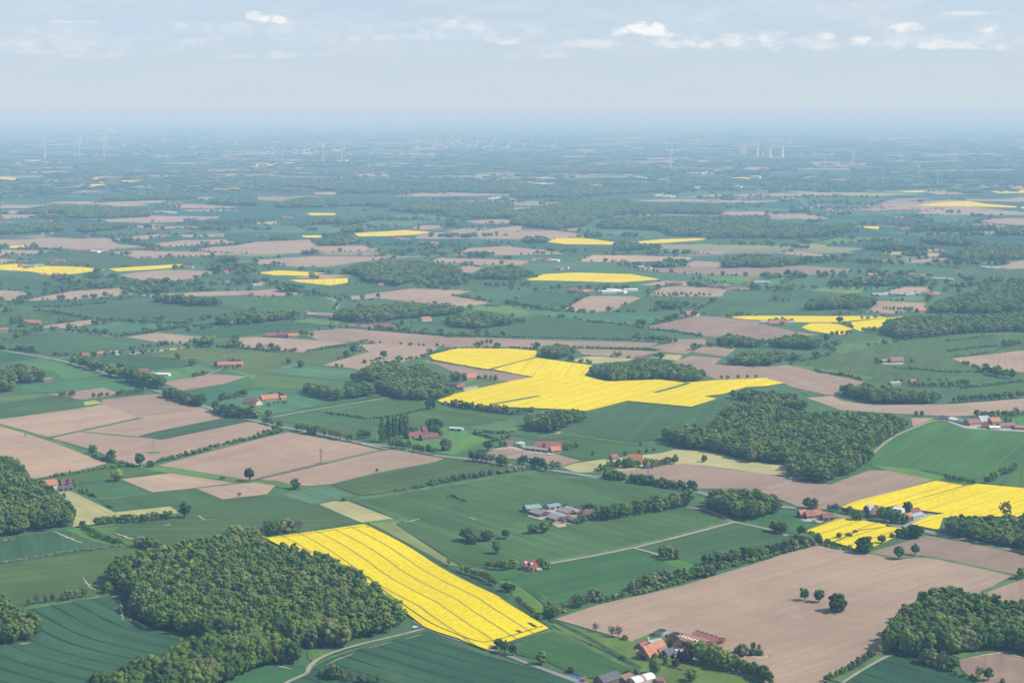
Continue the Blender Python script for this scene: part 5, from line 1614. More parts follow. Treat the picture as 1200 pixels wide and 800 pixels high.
for s, n, h, lab in [("E:55,165 E:85,158 E:110,150", 5, 8, "the long orange farmhouse in the upper left fields"), ("E:45,205 E:130,208 E:200,195", 10, 6, "the track in the upper left fields"),
                     ("F:40,515 F:90,508 F:140,505", 6, 7, "the orange farmhouse by the greyish wood strip"), ("F:20,535 F:60,545 F:150,525", 7, 4, "the front garden of the orange farmhouse"),
                     ("F:470,168 F:560,160 F:640,168 F:700,172", 10, 6, "the hamlet by the long low wood"), ("F:520,188 F:600,190 F:680,182", 7, 4.5, "the front of the hamlet by the long low wood"),
                     ("W:1150,215 W:1200,205 W:1160,225", 5, 6, "the right side of the large red farm"), ("A:275,275 A:340,272 A:360,292", 5, 7, "the farm behind the left-edge wood"),
                     ("E:1020,350 E:1080,346 E:1140,350", 6, 6, "the back of the orange farm above the tilled field"), ("E:1030,372 E:1120,370", 5, 4.5, "the front of the orange farm above the tilled field"),
                     ("F:1040,425 F:1080,420 F:1130,425", 5, 6, "the orange house by the long rape field"), ("H:960,625 H:1060,615 H:1150,625", 7, 6, "the right-edge farm"),
                     ("F:60,215 F:150,212 F:60,224", 5, 5, "the red barns on the bare field"), ("G:790,118 G:870,112", 4, 7, "the red barn above the grey-brown field"),
                     ("W:360,115 W:420,125 W:440,150", 6, 9, "the long brick house with purple-red roof"), ("W:230,150 W:250,128 W:300,122", 5, 9, "the purple-red barn by the poplars"),
                     ("H:530,330 H:640,332", 3, 4, "the small grey farm in the green field"), ("O:300,262 O:345,248", 4, 6, "the small red house"),
                     ("V:690,130 V:760,150 V:800,215", 5, 6, "the right side of the cattle yard"), ("H:0,150 H:60,150 H:120,160", 8, 5, "the houses left of the small rape fields")]:
    row(s, n, h, ['round', 'oak', 'bush', 'lime', 'copper'], "garden tree around " + lab, "garden trees: " + lab, w=1.0, jit=1.2)
# ---- build them: the largest 300 are things of their own, the rest one mass
for t in TREES:
    t['w0'] = gnd(*t['p'])
    t['hm'] = t['h'] * mpp(t['w0']) / math.cos(math.atan2(HC, t['w0'].length)) * (1.1 if t['group'] else 1.0)
    t['w'] *= 1.15 if t['group'] else 1.0
TREES.sort(key=lambda t: -t['h'] * (1.0 if t['group'] else 30.0) if 0 <= t['p'][0] <= 1200 and t['p'][1] - t['h'] * .6 < 800 else 0)
PLAIN = dict(poplar="poplar", conifer="conifer", bush="shrub", blossom="hawthorn")


def plant(kind, p, hm, w, label, group, name=None):
    tm, cm = random.choice(KIND[kind])
    e = empty(name or PLAIN.get(kind, "tree"), p, random.uniform(0, 6.28))
    s = hm / 10.0
    e.scale = (s * w, s * w * random.uniform(.92, 1.08), s)
    tag(e, label, "tree" if (name or PLAIN.get(kind, "tree")) not in ("shrub", "hawthorn") else "shrub", group)
    link("trunk", tm, e)
    link("crown", cm, e)
    return e


NTREE = 330
for t in TREES[:NTREE]:
    plant(t['kind'], t['w0'], t['hm'], t['w'], t['label'], t['group'], t['name'])
rest = TREES[NTREE:]
P = np.array([t['w0'][:] for t in rest])
S = np.array([(t['hm'] / 16.5 * t['w'] * 0.95,) * 2 + (t['hm'] / 16.5,) for t in rest])
tag(instancer("distant_trees", P, rng.uniform(0, 6.28, len(P)), S, C1), "smaller distant trees and bushes along hedges and roads", "trees", None, 'stuff')
print("TREES", len(TREES), "rest", len(rest))

# the trees of the near woods that show largest, then the rest of each wood as one mass
cand = []
for wi, (name, lab, B, hh, pb, sp) in enumerate(WOODEDGE):
    for i in range(len(B)):
        if -4 < pb[i, 0] < 1204 and pb[i, 1] - hh[i] / mpp(B[i]) * .7 < 798:
            cand.append((pb[i, 1] + rng.uniform(-6, 6), wi, i))
cand.sort(reverse=True)
own = {(w, i) for _, w, i in cand[:280]}
SHORT = ["broad wood beside the front rape field", "tongue of wood at the bottom edge", "small wood cut by the left edge",
         "left-edge wood before the orange-roofed farm", "mixed wood at the bottom right"]
for wi, (name, lab, B, hh, pb, sp) in enumerate(WOODEDGE):
    sel = np.array([(wi, i) in own for i in range(len(B))])
    put_wood(name, lab, B[~sel], hh[~sel], sp, True)
    for i in np.where(sel)[0]:
        k = random.choices(['round', 'oak', 'lime', 'bare', 'willow'], (8, 1.2, .5, .2, .4))[0]
        plant(k, Vector(B[i]), hh[i], 0.86, "leafy tree at the near side of the " + SHORT[wi], "near trees of the " + SHORT[wi], "forest_tree")
    print("WOOD", lab, len(B), sel.sum())

# ------------------------------------------------------------------ hedges
def hedge(spec, h, label, mat='scrub', w=1.0, dens=1.0, name="hedge", gaps=0.0):
    P = [gnd(*p) for p in pxs(spec)]
    C = []
    g = np.random.default_rng(len(bpy.data.objects))
    step = max(0.9 * h / dens, 1.0)
    for a, b in zip(P[:-1], P[1:]):
        L = (b - a).length
        n = max(1, int(L / step))
        for i in range(n):
            q = a.lerp(b, (i + g.uniform(0, 1)) / n)
            C.append((q.x, q.y))
    C = np.array(C)
    if len(C) > 900:
        C = C[g.choice(len(C), 900, replace=False)]
    o0 = np.array([C[:, 0].mean(), C[:, 1].mean()])
    if gaps > .12:
        ph = np.sin(C[:, 0] * .021 + C[:, 1] * .017 + len(C)) * .5 + .5
        C = C[ph > gaps * .8]
    n = len(C)
    hh = h * g.uniform(.6, 1.25, n)
    parts = []
    for k in range(3):
        off = g.normal(0, 0.40 * h * w, (n, 2))
        z = hh * (0.38 + 0.2 * k) * g.uniform(.7, 1.1, n)
        c3 = np.column_stack([C - o0 + off * (1 - .25 * k), z])
        parts.append(blobs(c3, hh * (0.56 - .07 * k) * w, g.uniform(.7, 1.3, n), 1, .3, n + k))
    V, F, T = merge(parts)
    me = np_mesh(name, V, F, MAT[mat], T)
    return tag(link(name, me, loc=(o0[0], o0[1], 0)), label, "hedge")


HED = [
 ("B:655,303 B:740,290 B:800,277", 3.5, "thin broken hedge at the left end of the balk in the dark wheat", 'scrub', .5),
 ("B:800,275 B:960,245 B:1110,222", 5, "dense clipped hedge in the middle of the dark wheat", 'scrub', 0),
 ("B:1130,222 B:1200,210 C:60,200 C:110,196", 4.5, "dense hedge right of the gap in the dark wheat", 'scrub', 0),
 ("B:820,298 B:870,312 B:930,332 B:985,352", 3.5, "gappy shrub line slanting into the big green field", 'scrub', .5),
 ("A:250,236 A:400,212 A:500,196 A:630,180", 3.5, "hedge between the tilled field and bright wheat on the left", 'scrub', .15),
 ("A:730,168 A:900,128 A:1000,100 A:1100,75 A:1200,52 B:60,38 B:130,18", 4.5, "long dark hedge between two tilled fields", 'scrub', .05),
 ("A:430,140 A:500,162 A:600,178", 4, "hedge on the grass balk between the left tilled fields", 'scrub', .1),
 ("A:300,56 A:380,35 A:430,20", 1.6, "low scrub on the balk at the left tilled fields", 'scrub', .4),
 ("A:0,641 A:150,618 A:300,592 A:440,575 A:570,560", 2.2, "thin brownish hedge between two left wheat fields", 'thorn', .2),
 ("M:150,305 M:300,283 M:480,252 M:640,232", 1.8, "low hedge under the small left trees", 'scrub', .45),
 ("A:370,300 A:400,312 A:450,332", 4, "short hedge by the left farm track", 'scrub', .2),
 ("C:440,238 C:560,258 C:700,280 C:870,302", 5, "hedge under the roadside belt above the avenue", 'scrub', 0),
 ("C:580,790 C:760,738 C:900,688 C:1000,660 C:1200,612 D:60,594 D:230,552", 4, "right part of the hedge under the trees of the big brown field", 'scrub', .05),
 ("O:400,492 O:560,445 O:680,415 O:800,380 O:900,350", 3.5, "left part of the hedge under the trees of the big brown field", 'scrub', .15),
 ("C:390,442 C:560,418 C:700,398 C:830,375", 2.6, "undergrowth under the avenue at the cattle barns", 'scrub', .2),
 ("D:240,556 D:330,575 D:420,585 D:470,592", 3.0, "hedge below the small rape field", 'scrub', .1),
 ("D:560,562 D:600,530 D:690,522", 3.5, "hedge between the small rape field and the road", 'scrub', .2),
 ("E:170,93 E:300,112 E:430,132", 4.5, "hedge left of the gap in the upper left fields", 'scrub', 0),
 ("E:455,137 E:600,145 E:760,152 E:890,158", 4.5, "hedge right of the gap in the upper left fields", 'scrub', 0),
 ("E:150,82 E:300,74 E:500,62", 5, "tall hedge above the wide green field on the left", 'scrub', 0),
 ("E:570,216 E:700,198 E:830,178 E:960,165 E:1040,160", 5, "hedge above the tilled wedge on the left", 'scrub', .05),
 ("E:-20,278 E:50,279 E:110,285", 4, "short hedge at the left edge above the road", 'oak' if 'oak' in MAT else 'scrub', 0),
 ("E:1010,266 E:1100,270 E:1200,280 F:60,290 F:140,293", 4, "hedge between tilled field and meadow left of centre", 'scrub', .1),
 ("F:230,292 F:330,272 F:420,262 F:520,240", 4, "rising hedge below the bare field left of centre", 'scrub', .1),
 ("F:440,284 F:520,288", 3.5, "hedge right of the dark corner tree", 'scrub', .1),
 ("F:445,362 F:520,338 F:590,322", 4, "shrub line across the bare soil left of centre", 'scrub', .2),
 ("F:330,578 F:420,590 F:520,605 F:600,600 F:700,580 F:780,562", 3.5, "long hedge between the dark fields above the poplars", 'scrub', .1),
 ("F:540,186 F:700,200 F:900,214 F:1200,222 G:0,222", 3.8, "straight hedge left of centre between dark wheat and bare soil", 'scrub', .05),
 ("G:0,222 G:150,224 G:350,228 G:560,234", 3.8, "straight hedge of centre below the dark green field", 'scrub', .05),
 ("F:780,308 F:860,290 F:940,276 F:1060,272 F:1200,275 G:110,283", 3.5, "hedge along the top of the upper rape strip", 'scrub', .2),
 ("F:820,332 F:900,345 F:1000,362 F:1080,376 F:1110,378", 2.5, "low hedge along the lower side of the upper rape strip", 'scrub', .3),
 ("F:870,532 F:960,552 F:1080,568 F:1200,582", 4, "rough hedge along the lower edge of the long rape field", 'thorn', .2),
 ("F:1020,672 F:1080,690 F:1130,705 F:1200,682", 4.5, "dark hedge at the right of the bright meadow", 'scrub', 0),
 ("F:1060,665 F:1130,672 F:1200,668 G:0,668", 3.5, "second hedge behind the dark one at the bright meadow", 'scrub', .1),
 ("G:0,62 G:80,76 G:220,100", 4, "hedge slanting through the pale meadow of the upper centre", 'scrub', .1),
 ("G:370,150 G:480,158 G:620,178", 4, "hedge above the dark green field of the centre", 'scrub', .1),
 ("G:640,185 G:760,195 G:890,216", 5, "hedge below the grey-brown field on the right", 'scrub', 0),
 ("G:290,270 G:400,272 G:560,277 G:700,282", 3.8, "hedge between the bare strips of the centre", 'scrub', .05),
 ("G:-20,272 G:60,274 G:120,276", 3.5, "hedge left of the round grove", 'scrub', .1),
 ("G:200,325 G:300,340 G:380,350", 3.5, "hedge from the round grove to the oval wood", 'scrub', .2),
 ("H:230,385 H:300,395 H:380,405 H:450,422", 4.5, "hedge across the brown field right of centre", 'scrub', .1),
 ("H:590,366 H:700,372 H:820,385 H:900,384 H:1000,386", 4, "long dark hedge below the small grey farm", 'scrub', .05),
 ("H:840,240 H:940,230 H:1050,215", 3.5, "upper of two thin hedges in the right green field", 'scrub', .05),
 ("H:840,288 H:950,274 H:1070,262", 3.5, "lower of two thin hedges in the right green field", 'scrub', .05),
 ("H:860,318 H:1000,298 H:1100,275", 3.5, "hedge along the top of the right tilled wedge", 'scrub', .1),
 ("H:700,462 H:850,462 H:1000,452 H:1200,428", 4, "hedge under the loose belt on the right", 'scrub', .15),
 ("C:385,200 C:420,212", 2.5, "clipped hedge by the crossroads", 'scrub', 0),
 ("T:690,470 T:800,520 T:950,560 T:1100,605 T:1210,650", 1.6, "low hedge along the farm avenue", 'scrub', .2),
 ("T:400,530 T:500,570 T:650,610", 1.5, "clipped garden hedge below the front farm", 'scrub', 0),
 ("W:860,190 W:925,208", 3.0, "clipped hedge beside the round white-roofed tank", 'scrub', 0),
 ("W:245,140 W:320,158", 2.5, "clipped hedge between the two purple-roofed buildings", 'scrub', 0),
]
for s, h, lab, m, gaps in HED:
    hedge(s, h, lab, m, gaps=gaps)

# hedges and copses on the edges of the far fields: one mass
P = []
for m, poly in FIELDS:
    c = sum((p for p in poly), Vector()) / len(poly)
    if c.y < 2700 or c.y > 16000 or m in 'yY':
        continue
    for i in range(len(poly)):
        a, b = poly[i - 1], poly[i]
        L = (b - a).length
        if L < 40 or L > 2600 or random.random() < 0.35:
            continue
        t0, t1 = sorted((random.uniform(0, 1), random.uniform(0, 1)))
        if random.random() < .6:
            t0, t1 = 0, 1
        n = int(L * (t1 - t0) / random.uniform(8, 16))
        for k in range(n):
            q = a.lerp(b, t0 + (t1 - t0) * (k + random.random()) / n)
            if random.random() < .85:
                P.append((q.x + random.uniform(-3, 3), q.y + random.uniform(-3, 3), 0, random.choice((.25, .3, .35, .4, .7))))
# scattered copses of the middle distance
for _ in range(260):
    d = math.exp(random.uniform(math.log(3800), math.log(10000)))
    a = random.uniform(-.32, .32)
    ang = random.gauss(0, .5)
    L = random.uniform(20, 160)
    for k in range(int(random.uniform(5, 26))):
        t, s = random.uniform(-1, 1) * L, random.gauss(0, 9)
        P.append((d * math.sin(a) + t * math.cos(ang) - s * math.sin(ang), d * math.cos(a) + t * math.sin(ang) + s * math.cos(ang), 0, random.uniform(.45, .95)))
P = np.array(P)
rapes = [np.array([[p.x, p.y] for p in poly]) for m, poly in FIELDS if m in ('y', 'Y', 'B')]
bad = np.zeros(len(P), bool)
for q in rapes:
    cen = q.mean(0)
    bad |= inpoly(P[:, :2], cen + (q - cen) * 0.93)
for m, poly in FIELDS:
    if m in 'yY':
        q = np.array([[p.x, p.y] for p in poly])
        k = np.linalg.norm(q.mean(0)) / 6000.0
        for sh in (90, 200, 330):
            bad |= inpoly(P[:, :2] + np.array([0, sh * k * k]), q)
P = P[~bad]
tag(instancer("far_hedgerows", P[:, :3], rng.uniform(0, 6.28, len(P)), np.stack([P[:, 3] * 1.3, P[:, 3] * 1.3, P[:, 3]], 1), C2), "far-off hedgerows and copses between the fields", "hedgerows", None, 'stuff')
print("far hedge", len(P), "far woods", len(PT), "horizon", len(pts))
# ------------------------------------------------------------------ buildings
def box(bm, x0, x1, y0, y1, z0, z1, mi=0):
    v = [bm.verts.new(p) for p in ((x0, y0, z0), (x1, y0, z0), (x1, y1, z0), (x0, y1, z0), (x0, y0, z1), (x1, y0, z1), (x1, y1, z1), (x0, y1, z1))]
    for q in ((0, 3, 2, 1), (4, 5, 6, 7), (0, 1, 5, 4), (1, 2, 6, 5), (2, 3, 7, 6), (3, 0, 4, 7)):
        bm.faces.new([v[i] for i in q]).material_index = mi


def fin(bm, name, mat, parent, label=None):
    me = bpy.data.meshes.new(name)
    bmesh.ops.recalc_face_normals(bm, faces=bm.faces[:])
    bm.to_mesh(me)
    bm.free()
    me.materials.append(mat)
    o = link(name, me, parent)
    if label:
        o["label"] = label
    return o


def prism(bm, prof, x0, x1):
    """extrude a (y,z) outline along x"""
    A = [bm.verts.new((x0, y, z)) for y, z in prof]
    B = [bm.verts.new((x1, y, z)) for y, z in prof]
    n = len(prof)
    bm.faces.new(A)
    bm.faces.new(B[::-1])
    for i in range(n):
        bm.faces.new((A[i], B[i], B[(i + 1) % n], A[(i + 1) % n]))


def house(spec, depth, he, hr, wall, roof, name, label, cat, win=0, doors=0, chim=False, sky=0, solar=False, gable=None, group=None, vents=0, arched=False, dorm=0, mono=False, p2=None):
    """a ridge-roofed building: spec = the two ends of its near long wall; x along it, y away from the camera"""
    if p2 is None:
        a, b = gp(spec)
    else:
        a, b = spec, p2
    if b.x < a.x:
        a, b = b, a
    L = (b - a).length
    rz = math.atan2(b.y - a.y, b.x - a.x)
    c = (a + b) / 2 + Vector((-math.sin(rz), math.cos(rz), 0)) * depth / 2
    e = tag(empty(name, (c.x, c.y, 0.62), rz), label, cat, group)
    hx, hy = L / 2, depth / 2
    bm = bmesh.new()
    if arched:
        prof = [(-hy, 0)] + [(-hy * math.cos(t), he + (hr - he) * math.sin(t)) for t in np.linspace(0, math.pi, 11)] + [(hy, 0)]
        prism(bm, [(y * .985, z * .985) for y, z in prof], -hx + .05, hx - .05)
        fin(bm, "wall", WALL[wall], e)
        bm = bmesh.new()
        o_ = prof[1:-1]
        i_ = [(y * .97, z - .12) for y, z in o_]
        prism(bm, o_ + i_[::-1], -hx - .1, hx + .1)
        rf = fin(bm, "roof", ROOF[roof], e)
        if sky:
            bm = bmesh.new()
            oo = [(y * 1.01, z + .06) for y, z in o_]
            prism(bm, oo + [(y * 1.002, z + .012) for y, z in o_][::-1], -hx * .15, hx * .12)
            fin(bm, "roof_band", ROOF['rust'], rf)
        return e
    if mono:
        prism(bm, [(-hy, -.6), (-hy, he), (hy, hr), (hy, -.6)], -hx, hx)
    else:
        prism(bm, [(-hy, -.6), (-hy, he), (0, hr), (hy, he), (hy, -.6)], -hx, hx)
    fin(bm, "wall", WALL[wall], e)
    ov, th = 0.45, 0.22
    bm = bmesh.new()
    k = (hr - he) / (depth if mono else hy)
    if mono:
        prism(bm, [(-hy - ov, he - ov * k + .02), (hy + ov, hr + ov * k + .02), (hy + ov, hr + ov * k + .02 + th), (-hy - ov, he - ov * k + .02 + th)], -hx - .35, hx + .35)
    else:
        prism(bm, [(-hy - ov, he - ov * k + .02), (0, hr + .02), (hy + ov, he - ov * k + .02), (hy + ov, he - ov * k + .02 + th), (0, hr + .02 + th), (-hy - ov, he - ov * k + .02 + th)], -hx - .35, hx + .35)
    rf = fin(bm, "roof", ROOF[roof], e)
    zr = lambda y: (he + (y + hy) * k if (mono or y <= 0) else hr - y * k) + .02 + th
    if chim:
        bm = bmesh.new()
        x = hx * random.uniform(-.5, .5)
        box(bm, x - .45, x + .45, .5, 1.4, hr - 1.2, hr + 1.1)
        fin(bm, "chimney", WALL['brick'], rf)
    if not mono and not sky:
        bm = bmesh.new()
        box(bm, -hx - .3, hx + .3, -.14, .14, hr + .16, hr + .34)
        fin(bm, "ridge", ROOF[roof], rf)
    for i in range(sky):
        x = -hx + (i + .5) * L / sky
        bm = bmesh.new()
        y0, y1 = -hy * .62, -hy * .30
        v = [bm.verts.new(p) for p in ((x - .65, y0, zr(y0) + .05), (x + .65, y0, zr(y0) + .05), (x + .65, y1, zr(y1) + .05), (x - .65, y1, zr(y1) + .05))]
        f = bm.faces.new(v)
        r = bmesh.ops.extrude_face_region(bm, geom=[f])
        for g in r['geom']:
            if isinstance(g, bmesh.types.BMVert):
                g.co.z += .08
        fin(bm, "skylight", MAT['skylight'], rf)
    for i in range(vents):
        x = -hx + (i + .5) * L / vents
        bm = bmesh.new()
        box(bm, x - .5, x + .5, -.5, .5, hr + .05, hr + 1.3)
        fin(bm, "roof_vent", MAT['steel'], rf)
    if vents:
        bm = bmesh.new()
        box(bm, -hx, hx, .7, 1.8, hr - .35, hr + .25)
        fin(bm, "ridge_light", ROOF['metal'], rf)
    if solar:
        bm = bmesh.new()
        y0, y1 = -hy * .8, -hy * .35
        v = [bm.verts.new(p) for p in ((-hx * .1, y0, zr(y0) + .06), (hx * .55, y0, zr(y0) + .06), (hx * .55, y1, zr(y1) + .06), (-hx * .1, y1, zr(y1) + .06))]
        f = bm.faces.new(v)
        r = bmesh.ops.extrude_face_region(bm, geom=[f])
        for g in r['geom']:
            if isinstance(g, bmesh.types.BMVert):
                g.co.z += .08
        fin(bm, "solar_panel", MAT['solar'], rf)
    for i in range(dorm):
        x = -hx + (i + .5) * L / dorm
        bm = bmesh.new()
        z0 = zr(-hy * .6)
        prism(bm, [(-hy * .75, z0 - .6), (-hy * .75, z0 + 1.2), (-hy * .1, z0 + 1.5), (-hy * .1, z0)], x - .9, x + .9)
        d = fin(bm, "dormer", WALL['white'], rf)
        bm = bmesh.new()
        box(bm, x - .6, x + .6, -hy * .75 - .05, -hy * .75 + .01, z0 - .1, z0 + .9)
        fin(bm, "window", MAT['glass'], e)
    for i in range(win):
        x = -hx + (i + .5) * L / win + .3
        bm = bmesh.new()
        box(bm, x - .55, x + .55, -hy - .06, -hy + .04, 1.0, min(2.3, he - .3))
        w = fin(bm, "window", MAT['glass'], e)
        bm = bmesh.new()
        box(bm, x - .7, x + .7, -hy - .16, -hy - .005, .84, .96)
        fin(bm, "sill", WALL['pale'], w)
    for i in range(doors):
        x = -hx + (i + .5) * L / doors - (.9 if win else 0)
        bm = bmesh.new()
        hw = .55 if win else min(1.8, L / doors * .33)
        box(bm, x - hw, x + hw, -hy - .07, -hy + .03, 0.02, min(2.2 if win else 3.2, he - .2))
        fin(bm, "door", MAT['door'] if win else MAT['gate'], e)
    if gable in ('left', 'right', 'both'):
        for s in ((-1, 1) if gable == 'both' else ((-1,) if gable == 'left' else (1,))):
            bm = bmesh.new()
            x = s * hx
            box(bm, min(x, x + s * .07) - .01, max(x, x + s * .07) + .01, -hy * .45, hy * .45, .1, he * .9)
            fin(bm, "gate", MAT['gate'], e)
            bm = bmesh.new()
            box(bm, min(x, x + s * .06) - .01, max(x, x + s * .06) + .01, -.5, .5, he + (hr - he) * .25, he + (hr - he) * .25 + 1.1)
            fin(bm, "window", MAT['glass'], e)
    return e


